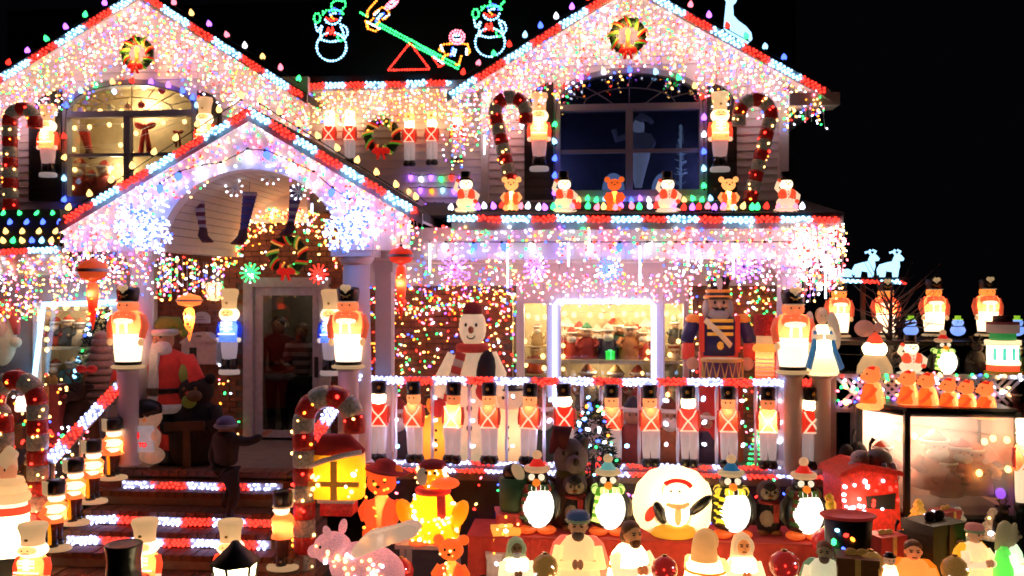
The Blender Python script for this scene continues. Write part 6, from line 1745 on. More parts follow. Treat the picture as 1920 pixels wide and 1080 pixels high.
# dark reindeer by the bay, teddy heap at the left edge
def f_reindeer(dark=True):
    o = new()
    bm = mat('dark_brown_fur', (.025, .014, .010), .95, bump=.6, scale=30)
    MB().lathe([(.2, 0), (.28, .08), (.26, .35), (.16, .55), (.11, .62)], 16, 0, sy=.8).build('body', bm, o)
    h = MB().ell((0, -.04, .72), (.13, .16, .13)); h.ell((.0, -.2, .68), (.08, .1, .07)); [h.ell((s * .16, 0, .78), (.07, .03, .035)) for s in (-1, 1)]; ho = h.build('head', bm, o)
    MB().ell((0, -.3, .69), (.035, .03, .03)).build('nose', mat('dull_nose', (.2, .02, .02), .4), ho); eyes(o, .055, -.18, .77, .016)
    an = MB()
    for s in (-1, 1): an.tube([(s * .06, 0, .83), (s * .1, 0, .92), (s * .08, 0, 1.0)], .018, 6).tube([(s * .1, 0, .91), (s * .17, 0, .97)], .014, 6)
    an.build('antlers', mat('antler_tan', (.12, .07, .03), .8), o)
    a = MB(); [tube_arm(a, (s * .16, -.02, .5), (s * .24, -.1, .36), (s * .16, -.2, .28), .065, .06) for s in (-1, 1)]; a.build('arms', bm, o)
    return o
at('reindeer', 'plush_reindeer', 'dark brown plush reindeer sitting by the left stair rail', 'plush reindeer', 146, 694, 835, 9.5, f_reindeer)
o = lbl(put('redcap', 'red_bow', 'red satin bow on top of the dark reindeer', 'bow', P(162, 700, 9.42), .16, 0, None, lambda: (lambda r: (MB().ell((-.4, 0, .3), (.4, .2, .28)).ell((.4, 0, .3), (.4, .2, .28)).ell((0, -.1, .3), (.14, .16, .16)).build('loops', mat('red_satin', (.5, .02, .02), .35, .05), r), r)[1])(new())), 'red satin bow on top of the dark reindeer', 'bow')

# ---- people
def bm_skin(name, verts, edges, radii, m, parent):
    import bmesh
    bm = bmesh.new(); lay = bm.verts.layers.skin.verify(); vs = [bm.verts.new(v) for v in verts]
    for a, b in edges: bm.edges.new((vs[a], vs[b]))
    for i, v in enumerate(vs):
        r = radii[i]; v[lay].radius = r if isinstance(r, tuple) else (r, r); v[lay].use_root = (i == 0)
    me = bpy.data.meshes.new(name); bm.to_mesh(me); bm.free(); me.materials.append(m)
    o = bpy.data.objects.new(name, me); COL.objects.link(o); o.parent = parent
    k = o.modifiers.new('Skin', 'SKIN'); k.use_smooth_shade = True
    s = o.modifiers.new('Sub', 'SUBSURF'); s.levels = 2; s.render_levels = 2
    return o
def hand(parent, wrist, d, m, s=1.0):
    """palm, four unequal curled fingers and a side thumb"""
    d = Vector(d).normalized(); side = d.cross(Vector((0, -1, .2))).normalized(); nrm = side.cross(d).normalized(); w = Vector(wrist)
    V = [w, w + d * .035 * s, w + d * .075 * s]; E = [(0, 1), (1, 2)]; Rr = [(.016 * s, .022 * s), (.018 * s, .032 * s), (.014 * s, .034 * s)]
    for k, L in zip((-1.2, -.4, .4, 1.2), (.055, .068, .064, .048)):
        b = w + d * .078 * s + side * k * .018 * s
        i = len(V); V += [b, b + d * L * .5 * s + nrm * .006, b + d * L * s + nrm * .022 * s]; E += [(2, i), (i, i + 1), (i + 1, i + 2)]; Rr += [.0085 * s, .008 * s, .006 * s]
    i = len(V); V += [w + d * .03 * s + side * .034 * s, w + d * .055 * s + side * .052 * s + nrm * .012, w + d * .075 * s + side * .05 * s + nrm * .024]; E += [(1, i), (i, i + 1), (i + 1, i + 2)]; Rr += [.011 * s, .010 * s, .008 * s]
    return bm_skin('hand', V, E, Rr, m, parent)
def head(parent, c, r, skinm, hairm, hair_scale=1.0, look=(0, -1, 0), long_hair=False):
    c = Vector(c); yaw = math.atan2(look[0], -look[1]); o = bpy.data.objects.new('head', None)
    h = MB().ell((0, 0, 0), (r * .80, r * .92, r * 1.08), 0, 16, 11); h.ell((0, -r * .12, -r * .45), (r * .62, r * .72, r * .55), 0, 14, 9)
    h.ell((0, -r * .93, -r * .08), (r * .13, r * .2, r * .2), 0, 8, 6)
    for s in (-1, 1): h.ell((s * r * .8, 0, -r * .05), (r * .1, r * .18, r * .25), 0, 8, 6)
    o = h.build('head', skinm, parent); o.location = c; o.rotation_euler = (0, 0, yaw)
    e = MB()
    for s in (-1, 1): e.ell((s * r * .3, -r * .82, r * .1), (r * .1, r * .08, r * .07), 0, 8, 6)
    e.build('eyes', EYE_M(), o)
    MB().ell((0, -r * .82, -r * .52), (r * .24, r * .1, r * .06), 0, 8, 6).build('mouth', mat('lip', (.25, .07, .06), .5), o)
    k = MB().ell((0, r * .12, r * .28), (r * .92, r * .95, r * .92), 0, 14, 9)
    if long_hair: k.ell((0, r * .35, -r * .5), (r * .85, r * .6, r * 1.1), 0, 12, 8)
    k.build('hair', hairm, o)
    return o
def figure(parent, H, torso, legs, skinm, arms, tm=None, fat=1.0):
    """clothed body grown as one surface; arms = ((elbow, wrist), (elbow, wrist)) in units of height"""
    s = H
    V = [(0, 0, .52), (0, 0, .62), (0, 0, .72), (0, 0, .80), (0, 0, .855)]; E = [(0, 1), (1, 2), (2, 3), (3, 4)]; Rr = [tuple(x * fat for x in q) for q in [(.095, .065), (.085, .06), (.10, .065), (.088, .055)]] + [(.032, .032)]
    for k, (el, wr) in zip((-1, 1), arms):
        i = len(V); V += [(k * .115, 0, .79), el, wr]; E += [(3, i), (i, i + 1), (i + 1, i + 2)]; Rr += [.045 * fat ** .6, .036 * fat ** .6, .027 * fat ** .6]
    body = bm_skin('torso', [Vector(v) * s for v in V], E, [tuple(q * s for q in r) if isinstance(r, tuple) else r * s for r in Rr], torso, parent)
    V = [(0, 0, .53)]; E = []; Rr = [(.09, .065)]
    for k, (kn, an, toe) in zip((-1, 1), tm):
        i = len(V); V += [(k * .055, 0, .48), kn, an, toe]; E += [(0, i), (i, i + 1), (i + 1, i + 2), (i + 2, i + 3)]; Rr += [.065 * fat ** .5, .045 * fat ** .5, .034 * fat ** .5, .026]
    bm_skin('trousers', [Vector(v) * s for v in V], E, [tuple(q * s for q in r) if isinstance(r, tuple) else r * s for r in Rr], legs, parent)
skinM = mat('skin', (.42, .20, .12), .55, vary=.08); hairD = mat('dark_hair', (.015, .010, .008), .6); coatD = mat('dark_coat', (.018, .019, .026), .85, vary=.4, bump=.3); trouD = mat('dark_trousers', (.010, .010, .013), .9)
p = P(424, 974, 9.02); Hc = P(424, 782, 9.02).z - p.z
kid_ = thing('person', 'child in dark jacket and blue grey knit hat climbing the steps, one arm out', 'person', p, math.radians(150))
figure(kid_, Hc, coatD, trouD, skinM, (((-.21, -.10, .76), (-.30, -.20, .82)), ((.17, .04, .60), (.16, -.02, .46))), (((-.06, -.06, .26), (-.06, .02, .04), (-.06, -.07, .02)), ((.06, -.12, .30), (.06, -.02, .12), (.06, -.12, .10))), 1.65)
ho = head(kid_, (0, 0, Hc * .905), Hc * .092, skinM, mat('hat_lavender', (.16, .17, .33), .95, bump=.5))
k = MB().ell((0, .0, Hc * .03), (Hc * .098, Hc * .1, Hc * .08), 0, 14, 9).build('knit_hat', mat('hat_lavender', (.16, .17, .33), .95, bump=.5), ho)
MB().tube([(Hc * .098 * math.cos(t), Hc * .1 * math.sin(t), Hc * .012) for t in [2 * math.pi * i / 16 for i in range(16)]], Hc * .02, 7, 0, closed=True).build('hat_band', mat('hat_grey', (.35, .33, .36), .95), ho)
hand(kid_, Vector((-.30, -.20, .82)) * Hc, (-.5, -.5, .5), skinM, .75); hand(kid_, Vector((.16, -.02, .46)) * Hc, (0, -.1, -1), skinM, .75)
MB().tube([(Hc * .075 * math.cos(t), Hc * .07 * math.sin(t), Hc * (.825 + .012 * math.sin(t))) for t in [2 * math.pi * i / 16 for i in range(16)]], Hc * .034, 8, 0, closed=True).build('hood', coatD, kid_)
MB().box((0, -.02, Hc * .50), (Hc * .19, Hc * .15, .012)).build('jacket_hem_stripe', mat('reflective_grey', (.35, .32, .26), .5), kid_)
pd = P(522, 846, YW + .45)
w1 = thing('person', 'person in dark clothes with long dark hair standing behind the glass door', 'person', (pd.x, YW + .45, FLOOR), 0, None)
figure(w1, 1.68, mat('black_sweater', (.02, .02, .024), .9), trouD, skinM, (((-.15, .02, .64), (-.13, -.03, .5)), ((.15, -.02, .64), (.08, -.1, .60))), (((-.06, -.01, .27), (-.06, .01, .05), (-.06, -.08, .03)), ((.06, -.01, .27), (.06, .01, .05), (.06, -.08, .03))))
head(w1, (0, 0, 1.55), .115, skinM, hairD, 1, (0, -1, 0), True); hand(w1, (-.13 * 1.68, -.03 * 1.68, .5 * 1.68), (0, -.1, -1), skinM, .95); hand(w1, (.08 * 1.68, -.1 * 1.68, .60 * 1.68), (-.8, -.3, .2), skinM, .95)
ps = P(566, 846, YW + .4)
w2 = thing('person', 'person in a grey and dark striped jumper standing inside the glass door', 'person', (ps.x, YW + .38, FLOOR), 0, None)
stripe = bpy.data.materials.new('striped_jumper'); stripe.use_nodes = True; nt = stripe.node_tree; b_ = nt.nodes['Principled BSDF']; b_.inputs['Roughness'].default_value = .9
tc = nt.nodes.new('ShaderNodeTexCoord'); wv = nt.nodes.new('ShaderNodeTexWave'); wv.bands_direction = 'Z'; wv.inputs['Scale'].default_value = 2.6; cr_ = nt.nodes.new('ShaderNodeValToRGB')
cr_.color_ramp.elements[0].position = .45; cr_.color_ramp.elements[0].color = (.10, .07, .06, 1); cr_.color_ramp.elements[1].position = .55; cr_.color_ramp.elements[1].color = (.42, .38, .38, 1)
nt.links.new(tc.outputs['Object'], wv.inputs['Vector']); nt.links.new(wv.outputs['Fac'], cr_.inputs[0]); nt.links.new(cr_.outputs[0], b_.inputs['Base Color'])
figure(w2, 1.58, stripe, trouD, skinM, (((-.15, -.02, .64), (-.07, -.11, .60)), ((.15, .02, .64), (.14, -.03, .5))), (((-.06, -.01, .27), (-.06, .01, .05), (-.06, -.08, .03)), ((.06, -.01, .27), (.06, .01, .05), (.06, -.08, .03))))
head(w2, (0, 0, 1.455), .112, skinM, mat('grey_brown_hair', (.14, .09, .06), .7)); hand(w2, (-.07 * 1.58, -.11 * 1.58, .60 * 1.58), (.8, -.3, .2), skinM, .9); hand(w2, (.14 * 1.58, -.03 * 1.58, .5 * 1.58), (0, -.1, -1), skinM, .9)

# ---- upstairs and front window displays: warm bulbs on a wire, dolls on the shelf
def window_bulbs(label, pts, r=.03, key='Y', s=3.4):
    o = thing('window_lights', label, 'light string', pts[0], 0, 'warm bulb strings inside the windows'); p0 = Vector(pts[0])
    if len(pts) > 1: MB().tube([Vector(q) - p0 + Vector((0, .02, r)) for q in pts], .004, 4).build('wire', mat('white_wire', (.6, .6, .6), .6), o)
    kk = ('win', key, r)
    if kk not in C9: C9[kk] = MB().ell((0, 0, 0), (r, r, r * 1.15), 0, 10, 7).mesh('bulb', hue(key, s, '_win'))
    for q in pts: inst('bulb', C9[kk], o, Vector(q) - p0)
    return o
window_bulbs('row of warm round bulbs along the top of the front window', [P(x, 590 + R.uniform(-3, 3), YB + .16) for x in (1058, 1076, 1106, 1127, 1148, 1170, 1194, 1206)] , .034)
window_bulbs('warm bulbs down the right edge of the front window', [P(1212 + R.uniform(-4, 4), y, YB + .2) for y in (608, 634, 660, 676)], .03)
window_bulbs('warm bulbs at the left side window', [P(x, y, YB + .2) for x, y in ((990, 592), (1008, 596), (1022, 594), (984, 640), (1018, 668), (986, 684), (1020, 690))], .032)
window_bulbs('warm bulbs at the right side window', [P(x, y, YB + .2) for x, y in ((1250, 588), (1262, 596), (1276, 592), (1272, 640), (1256, 665), (1278, 680), (1252, 740))], .03)
window_bulbs('warm bulbs down the left edge of the front window', [P(1056, y, YB + .2) for y in (606, 648, 668)], .028)
window_bulbs('warm bulbs along the bottom of the front window', [P(x, y, YB + .25) for x, y in ((1056, 692), (1094, 770), (1130, 775), (1166, 772), (1204, 700))], .026)
window_bulbs('warm bulbs inside the left arched window along the transom', [P(x, 209, YU + .16) for x in (155, 188, 228, 263, 300, 338)], .034)
window_bulbs('warm bulbs scattered inside the left arched window panes', [P(x, y, YU + .18) for x, y in ((140, 240), (205, 234), (168, 238), (232, 235), (255, 250), (306, 230), (346, 228), (226, 272), (138, 280), (247, 287), (140, 318), (222, 310), (136, 352))], .03)
window_bulbs('white bulbs in the fan of the left arched window', [P(x, y, YU + .14) for x, y in ((270, 163), (342, 175), (214, 172))], .036, 'W', 2.2)
window_bulbs('warm bulbs round the left bay window', [P(x, 577, YL + .1) for x in (100, 123, 144, 181)] + [P(75, 588, YL - .06), P(212, 586, YL + .1)], .032)
window_bulbs('warm bulbs down the left side of the bay window', [P(88, y, YL + .1) for y in (616, 637, 656, 705)], .028)
dolls = [('santa doll in red with white beard at the left of the front window shelf', 1072, 612, (.48, .05, .03), (.45, .03, .02), True), ('elf doll in dark red with green cap on the front window shelf', 1100, 604, (.30, .02, .02), (.03, .12, .06), False), ('dark blue gowned doll with white hair in the middle of the shelf', 1140, 606, (.03, .02, .06), (.55, .5, .45), True), ('orange and cream doll on the right of the front window shelf', 1181, 600, (.55, .22, .08), (.5, .1, .04), False), ('small red doll at the right end of the front window shelf', 1206, 612, (.42, .05, .04), (.5, .35, .25), True), ('little green doll behind the others on the shelf', 1160, 596, (.03, .10, .05), (.25, .12, .05), False)]
gd = 'dolls standing in the front window'
for i, (lab, px, top, bc, hc, bd) in enumerate(dolls): at('wdoll%d' % i, 'doll', lab, 'doll', px, top, 675, YB + (.34 if i != 5 else .5), lambda: f_doll(bc, hc, None, (.62, .36, .22), bd), gd, 0, 1.15)
back = [(1063, .30, .04), (1086, .42, .25), (1120, .5, .42), (1150, .38, .05), (1170, .45, .36), (1195, .22, .05), (1212, .5, .4)]
for i, (px, r0, r1) in enumerate(back):
    o = at('kdoll%d' % (i % 4), 'doll', ['red capped small doll at the back left of the shelf', 'cream doll behind the red Santa doll', 'tan doll peeping over the green capped elf', 'red doll behind the white haired doll', 'cream doll behind the green doll', 'dark red doll at the back right of the shelf', 'pale doll in the back right corner of the shelf'][i], 'doll', px, 596 + 6 * (i % 3), 674, YB + .58, lambda: f_doll((r0, r1, .06 + r1 * .4), (.5, .05, .04) if i % 2 else (.55, .5, .42), None, (.66, .4, .26), i % 2 == 0), gd, 0, 1.1)
low = [('brown straw hatted doll below the front window shelf', 1102, 682, (.35, .28, .2), (.22, .06, .03)), ('tan teddy doll below the front window shelf', 1155, 684, (.30, .18, .08), (.35, .22, .1)), ('red doll low in the right of the front window', 1196, 684, (.4, .05, .03), (.4, .05, .03))]
for i, (lab, px, top, bc, hc) in enumerate(low): at('ldoll%d' % i, 'doll', lab, 'doll', px, top, 770, YB + .34, lambda: f_doll(bc, hc, None, (.45, .27, .15), False), gd, 0, 1.1)
sd = [('red capped doll in the left side window', 1003, 645, 700, (.42, .07, .04)), ('cream doll high in the left side window', 1008, 604, 648, (.5, .35, .18)), ('orange doll low in the left side window', 1000, 700, 750, (.5, .14, .04)), ('cream and green doll in the right side window', 1264, 640, 715, (.4, .38, .25)), ('dark dressed doll high in the right side window', 1266, 596, 645, (.05, .05, .04)), ('pale doll low in the right side window', 1262, 700, 765, (.45, .4, .3))]
for i, (lab, px, top, bot, bc) in enumerate(sd):
    at('sdoll%d' % i, 'doll', lab, 'doll', px, top, bot, YB + .34, lambda: f_doll(bc, (.45, .06, .04) if i != 4 else (.03, .06, .03), None, (.6, .4, .25), i % 2 == 1), gd, 0, 1.1)
    p = P(px, bot, YB + .34); s_ = MB().box((p.x, p.y, p.z - .012), (.36, .3, .02)).build('side_shelf', mat('cream_shelf', (.62, .52, .33), .6), house)
def gift(label, px, py0, py1, Y, wpx, col, rib, e=0.0, group=None, rz=.2):
    p, q = P(px, py1, Y), P(px, py0, Y); H = q.z - p.z; w = wpx * M(px, Y)
    o = thing('gift_box', label, 'gift box', p, rz, group)
    k = 'gift_%d_%d_%d' % tuple(int(c * 99) for c in col)
    MB().box((0, 0, H * .43), (w, w * .8, H * .86)).build('box', mat(k, col, .6, e, vary=.3, bump=.2), o)
    MB().box((0, 0, H * .91), (w * 1.06, w * .86, H * .17)).build('lid', mat(k, col, .6, e, vary=.3, bump=.2), o)
    rk = 'rib_%d_%d_%d' % tuple(int(c * 99) for c in rib)
    MB().box((0, -w * .43 - .004, H * .5), (w * .14, .012, H * .98)).build('ribbon', mat(rk, rib, .5, e), o); MB().ell((-w * .14, 0, H * 1.06), (w * .16, w * .08, H * .09)).ell((w * .14, 0, H * 1.06), (w * .16, w * .08, H * .09)).build('bow_loops', mat(rk, rib, .5, e), o)
    return o
gift('small green lit parcel at the foot of the blue gowned doll', 1144, 658, 674, YB + .2, 15, (.02, .5, .05), (.1, .9, .3), .9)
# stocking, bow, poinsettias in the upstairs window
stocking('red fur topped stocking inside the left arched window', 158, 246, 296, YU + .3, (mat('red_felt', (.4, .03, .02), .9), mat('red_felt', (.4, .03, .02), .9)), 1, 22)
def f_bow():
    o = new(); rd = mat('red_bow_cloth', (.38, .02, .015), .8)
    b = MB()
    for s in (-1, 1): b.ell((s * .17, 0, .88), (.18, .07, .10), 0, 10, 7, rot=(0, s * -.4, 0))
    b.build('loops', rd, o); t = MB()
    for s in (-1, 1): t.tube([(s * .02, 0, .85), (s * .09, 0, .4), (s * .14, 0, .02)], [.05, .07, .08], 6)
    t.build('tails', rd, o); MB().ell((0, -.03, .87), (.06, .06, .06)).build('knot', rd, o); return o
at('bow', 'red_bow', 'long tailed red bow hanging in the left arched window', 'bow', 272, 228, 292, YU + .3, f_bow)
at('bow2', 'wreath_bow', 'small dark red bow at the right pane of the left arched window', 'bow', 334, 244, 276, YU + .3, f_bow)
for i, (px, top, bot, bc, lab) in enumerate(((150, 296, 372, (.42, .05, .03), 'red doll low in the left arched window'), (196, 300, 374, (.30, .03, .02), 'dark red doll low in the middle of the left arched window'), (172, 318, 374, (.5, .12, .03), 'orange doll low in the left arched window'))):
    at('udoll%d' % i, 'doll', lab, 'doll', px, top, bot, YU + .32, lambda: f_doll(bc, (.4, .03, .02), None, (.5, .3, .18), i == 0), 'dolls in the upstairs window', 0, 1.2)
for i, (px, py, c, lab) in enumerate(((303, 170, (.5, .04, .03), 'red bauble in the fan of the left window'), (240, 200, (.5, .2, .1), 'copper bauble in the fan of the left window'), (208, 203, (.55, .45, .25), 'pale gold bauble in the fan of the left window'), (152, 204, (.5, .25, .05), 'amber bauble in the fan of the left window'), (265, 197, (.45, .04, .03), 'red bauble above the transom of the left window'))):
    p = P(px, py, YU + .12); o = thing('bauble', lab, 'bauble', p, 0, 'baubles in the left fan window'); MB().ell((0, 0, 0), (.05, .05, .05)).build('ball', mat('bauble_%d' % i, c, .25, .15), o); MB().lathe([(.014, .048), (.014, .065)], 8).tube([(0, 0, .06), (0, 0, .16)], .003, 4).build('cap', GOLD(), o)
# dark window: pale figure, frosted tree, two arched backs
def f_window_santa():
    o = new(); pm = mat('pale_blue_cloth', (.55, .62, .80), .8, .22); dk = mat('dim_blue_cloth', (.24, .26, .40), .8, .08)  # glow put into the cloth so the figure shows in the dark
    MB().lathe([(.05, 0), (.07, .1), (.16, .42), (.17, .5), (.13, .58)], 14, 0, sy=.6).build('legs', pm, o)
    MB().lathe([(.17, .5), (.15, .6), (.13, .74), (.07, .78)], 14, 0, sy=.7).build('coat', dk, o)
    h = MB().ell((0, 0, .85), (.085, .08, .09)); h.ell((0, -.05, .80), (.08, .05, .07)); h.build('head', pm, o)
    MB().tube([(0, 0, .9), (.05, 0, .98), (.16, 0, .93), (.19, 0, .88)], [.08, .06, .035, .03], 8).build('hat', dk, o)
    a = MB(); tube_arm(a, (-.13, 0, .72), (-.30, -.05, .66), (-.34, -.06, .80), .045, .04); tube_arm(a, (.13, 0, .72), (.2, -.05, .6), (.14, -.1, .5), .045, .04); a.build('arms', dk, o)
    return o
at('wsanta', 'window_figure', 'pale dancing figure behind the dark arched window', 'figure', 1197, 216, 352, YU + .3, f_window_santa)
def f_frost():
    o = new(); MB().tube([(0, 0, 0), (0, 0, 1)], .02, 6).build('trunk', mat('frost_blue', (.4, .55, .7), .7, .28), o)  # glow put into the frost colour of trunk and twigs
    b = MB()
    for i in range(70):
        z = R.uniform(.05, .95); a = R.uniform(0, 6.28); L = .11 * (1.05 - z) + .02; b.tube([(0, 0, z), (L * math.cos(a), L * math.sin(a), z + .03)], .006, 3)
    q = b.build('twigs', mat('frost_blue', (.4, .55, .7), .7, .28), o); q['kind'] = 'stuff'; return o
at('frost', 'frosted_twig_tree', 'thin frosted twig tree inside the dark arched window', 'twig tree', 1276, 234, 356, YU + .3, f_frost)
for px, lab in ((1150, 'left'), (1243, 'right')):
    p = P(px, 366, YU + .2); m = M(px, YU); o = thing('arched_panel', 'ice blue arched panel low in the dark window, ' + lab, 'panel', p, 0, 'arched panels in the dark window')
    MB().prism([(22 * m * math.cos(t), 42 * m * math.sin(t) ** .8 if 0 < t < math.pi else 0) for t in [math.pi * i / 14 for i in range(15)]][::-1], -.02, .02).build('board', mat('ice_panel', (.30, .45, .75), .6, .5), o)  # glow put into the panel colour to lift it from the dark
# bay window contents
bd_ = [('dark coated figurine on the bay window shelf', 128, 590, 648, (.05, .06, .07), (.4, .05, .03)), ('red coated santa figurine on the bay window shelf', 106, 594, 648, (.4, .06, .04), (.4, .05, .03)), ('cream figurine at the top of the bay window', 150, 596, 648, (.45, .36, .22), (.3, .1, .05)), ('brown hatted figurine low in the bay window', 104, 672, 726, (.2, .12, .06), (.25, .05, .03)), ('teal figurine low in the bay window', 136, 668, 726, (.05, .14, .15), (.3, .2, .1)), ('maroon figurine low on the left of the bay window', 84, 680, 726, (.25, .03, .03), (.3, .04, .03))]
for i, (lab, px, top, bot, bc, hc) in enumerate(bd_): at('bdoll%d' % i, 'doll', lab, 'doll', px, top, bot, YL + .36, lambda: f_doll(bc, hc, None, (.5, .33, .2), i % 2 == 1), 'figurines in the bay window', 0, 1.3)
at('tree', 'small_fir_tree', 'dark fir with coloured lights inside the right half of the bay window', 'christmas tree', 192, 578, 726, YL + .36)

# ---- rope light frames
def rope_frame(label, pts, Y, key, r, s, dotted, name='rope_light'):
    w = [P(x, y, Y) for x, y in pts]; p0 = w[0]; o = thing(name, label, 'rope light', p0, 0)
    MB().tube([q - p0 for q in w], r, 8).build('tube', hue(key, s, '_rope' + key), o)
    if dotted:
        d = []
        for a, b in zip(w, w[1:]):
            n = int((b - a).length / .042)
            for i in range(n): d.append(a.lerp(b, i / n) - p0 + Vector((0, -r * .8, 0)))
        bulbs('diodes', d, ['W'] * len(d), .019, o, 1.0, .1, True, 5, '_ropebead')
    return o
rope_frame('beaded white rope light framing the front porch window', [(1040, 790), (1040, 572), (1046, 565), (1218, 565), (1226, 572), (1226, 790)], YB - .05, 'I', .032, 1.5, True)
rope_frame('ice blue rope light framing the left bay window', [(64, 712), (82, 570), (232, 566)], YL - .08, 'C', .032, 2.6, False)
# ================================================================ FOREGROUND AND YARD
# ---- red cloth covered stand with the penguins
pl0, pl1 = P(880, 1006, 9.0), P(1585, 1030, 9.0)
ZS = .40
o = thing('display_stand', 'long red cloth covered stand in front of the porch carrying the penguins', 'display stand', ((pl0.x + pl1.x) / 2, 9.3, 0))
W_ = pl1.x - pl0.x
MB().box((0, 0, ZS / 2 - .01), (W_, .62, ZS - .02)).build('box', mat('red_felt_stand', (.42, .035, .02), .9, .10, vary=.2), o)
cl = MB(); nX = 150; zz = [ZS - .018, ZS * .66, ZS * .33, .005]
vs = [(-W_ / 2 - .01 + (W_ + .02) * i / nX, -.325 - (.004 + .028 * j / 3) * (1 + math.sin(i * .55 + .8 * math.sin(i * .13)) + .5 * math.sin(i * 1.3 + j)), z) for j, z in enumerate(zz) for i in range(nX + 1)]
cl.add(vs, [(j * (nX + 1) + i, (j + 1) * (nX + 1) + i, (j + 1) * (nX + 1) + i + 1, j * (nX + 1) + i + 1) for j in range(3) for i in range(nX)], 0).build('cloth_front', mat('red_felt_stand', (.42, .035, .02), .9, .10, vary=.2), o)
MB().box((0, 0, ZS - .006), (W_ + .05, .68, .02)).build('top_board', mat('red_felt_top', (.36, .03, .02), .9, .05), o)
g = 'lit penguins in bobble hats on the red stand'
def pz(px, py_top, Y=9.2): return P(px, py_top, Y).z - ZS
def on_stand(key, name, label, cat, px, py_top, Y, build, group=None, rz=0.0, sx=1.0):
    p = P(px, 540, Y); return put(key, name, label, cat, (p.x, Y, ZS + .006), pz(px, py_top, Y), rz, group, build, sx)
on_stand('pg_red', 'penguin_figure', 'lit penguin in red bobble hat and dark plaid scarf, beside the green gift bag', 'penguin', 1007, 845, 9.2, lambda: f_penguin('red', 'plaid', 'plaid'), g)
on_stand('pg_teal', 'penguin_figure', 'lit penguin in teal bobble hat and lime striped scarf', 'penguin', 1140, 852, 9.2, lambda: f_penguin('teal', 'lime', 'lime'), g)
on_stand('pg_blue', 'penguin_figure', 'lit penguin in blue bobble hat and yellow black striped scarf', 'penguin', 1371, 853, 9.2, lambda: f_penguin('blue', 'yellow', 'yellow'), g)
on_stand('pg_green', 'penguin_figure', 'lit penguin in red hat and dark green scarf at the right end of the stand', 'penguin', 1507, 858, 9.2, lambda: f_penguin('red', 'green', 'green'), g)
on_stand('pg_plush', 'plush_penguin', 'unlit plush penguin between the two left bobble hat penguins', 'plush penguin', 1078, 886, 9.36, f_plush_penguin)
on_stand('pg_plush', 'plush_penguin', 'unlit plush penguin between the two right bobble hat penguins', 'plush penguin', 1441, 898, 9.36, None)
# snow globe
def f_globe():
    o = new()
    MB().lathe([(.27, 0), (.29, .02), (.28, .15), (.24, .19)], 24, 0, sy=1.0).build('base', lit('globe_gold', (.75, .48, .05), .5), o)
    MB().lathe([(.30, .02), (.42, .10), (.49, .28), (.50, .46), (.44, .72), (.29, .92), (.12, .99), (.01, 1.0)], 28, 0, sy=.42).build('globe_shell', lit('globe_cream', (.85, .68, .42), .55), o)
    b = MB().ell((.03, -.2, .37), (.15, .12, .20), 0, 14, 9); bo = b.build('penguin_belly', lit('belly', (1.0, .93, .78), 3.2), o)
    MB().ell((.03, -.19, .66), (.17, .1, .16), 0, 14, 9).build('penguin_head', HOT_L(), o)
    w = MB(); w.ell((-.17, -.19, .36), (.075, .06, .17), 0, 10, 8, rot=(0, -.3, 0)); w.ell((.30, -.19, .48), (.07, .05, .20), 0, 10, 8, rot=(0, .75, 0)); w.build('flippers', mat('penguin_black', (.014, .015, .018), .3), o)
    MB().tube([(.03 + .17 * math.cos(t), -.2, .70 + .13 * math.sin(t)) for t in [.35 + 2.2 * i / 10 for i in range(11)]], .035, 7).build('red_cap', lit('cap_red', (.85, .05, .03), .5), o)
    MB().tube([(-.10, -.26, .51), (-.03, -.29, .49), (.04, -.3, .485), (.10, -.29, .49), (.16, -.25, .52)], [.025, .035, .04, .035, .025], 7).ell((.03, -.295, .36), (.045, .05, .15)).build('scarf', lit('scarf_peach', (1.0, .36, .12), .9), o)
    eyes(o, .05, -.285, .70, .014)
    MB().ell((-.28, -.17, .34), (.06, .05, .13), 0, 10, 7, rot=(0, .4, 0)).build('red_bag', lit('globe_red', (.8, .1, .05), .5), o)
    lamp(o, (.02, -.0, .5), 2.2, (1, .82, .55), .03)
    return o
on_stand('globe', 'snow_globe', 'big cream egg shaped lit snow globe with a penguin inside', 'snow globe', 1262, 874, 9.22, f_globe, None, 0, 1.2)
# gift bag with penguin, parcels
def gift_bag():
    p = P(965, 958, 9.25); m = M(965, 9.25)
    o = thing('gift_bag', 'dark green gift bag with a white penguin peeping out, on the parcels', 'gift bag', (p.x, 9.25, p.z))
    w, h = 56 * m, 62 * m
    MB().lathe([(w * .46, 0), (w * .5, h * .1), (w * .54, h), (w * .50, h * 1.0)], 16, 0, sy=.7).build('bag', mat('green_bag', (.022, .055, .018), .6, .10, vary=.5), o)
    MB().ell((-.0, 0, h * 1.15), (w * .42, w * .26, h * .30)).build('penguin_back', mat('penguin_black', (.014, .015, .018), .3), o)
    MB().ell((.04, -w * .2, h * 1.22), (w * .2, w * .14, h * .28), 0, 12, 8, rot=(0, -.5, 0)).build('penguin_belly', CRM_L(), o)
gift_bag()
gift('red lit parcel under the green gift bag', 968, 956, 990, 9.28, 72, (.34, .02, .015), (.5, .03, .02), .12, 'lit parcels left of the penguins')
gift('amber lit parcel just below the green gift bag', 948, 988, 1034, 9.1, 50, (.75, .33, .04), (.9, .5, .1), .42, 'lit parcels left of the penguins')
gift('pale grey lit parcel at the bottom of the parcel pile', 942, 1030, 1080, 9.05, 62, (.45, .34, .26), (.3, .2, .15), .10, 'lit parcels left of the penguins')
bulb_pts = [P(R.uniform(925, 985), R.uniform(962, 1062), 8.82 + .0) for _ in range(12)]
o = thing('wall_lights', 'warm mini lights sprinkled over the parcel pile', 'light string', (0, 0, 0)); bulbs('mini_bulbs', bulb_pts, [R.choice('YYOW') for _ in bulb_pts], .018, o, 1.2, .3, True, 2.4, '_soft3')

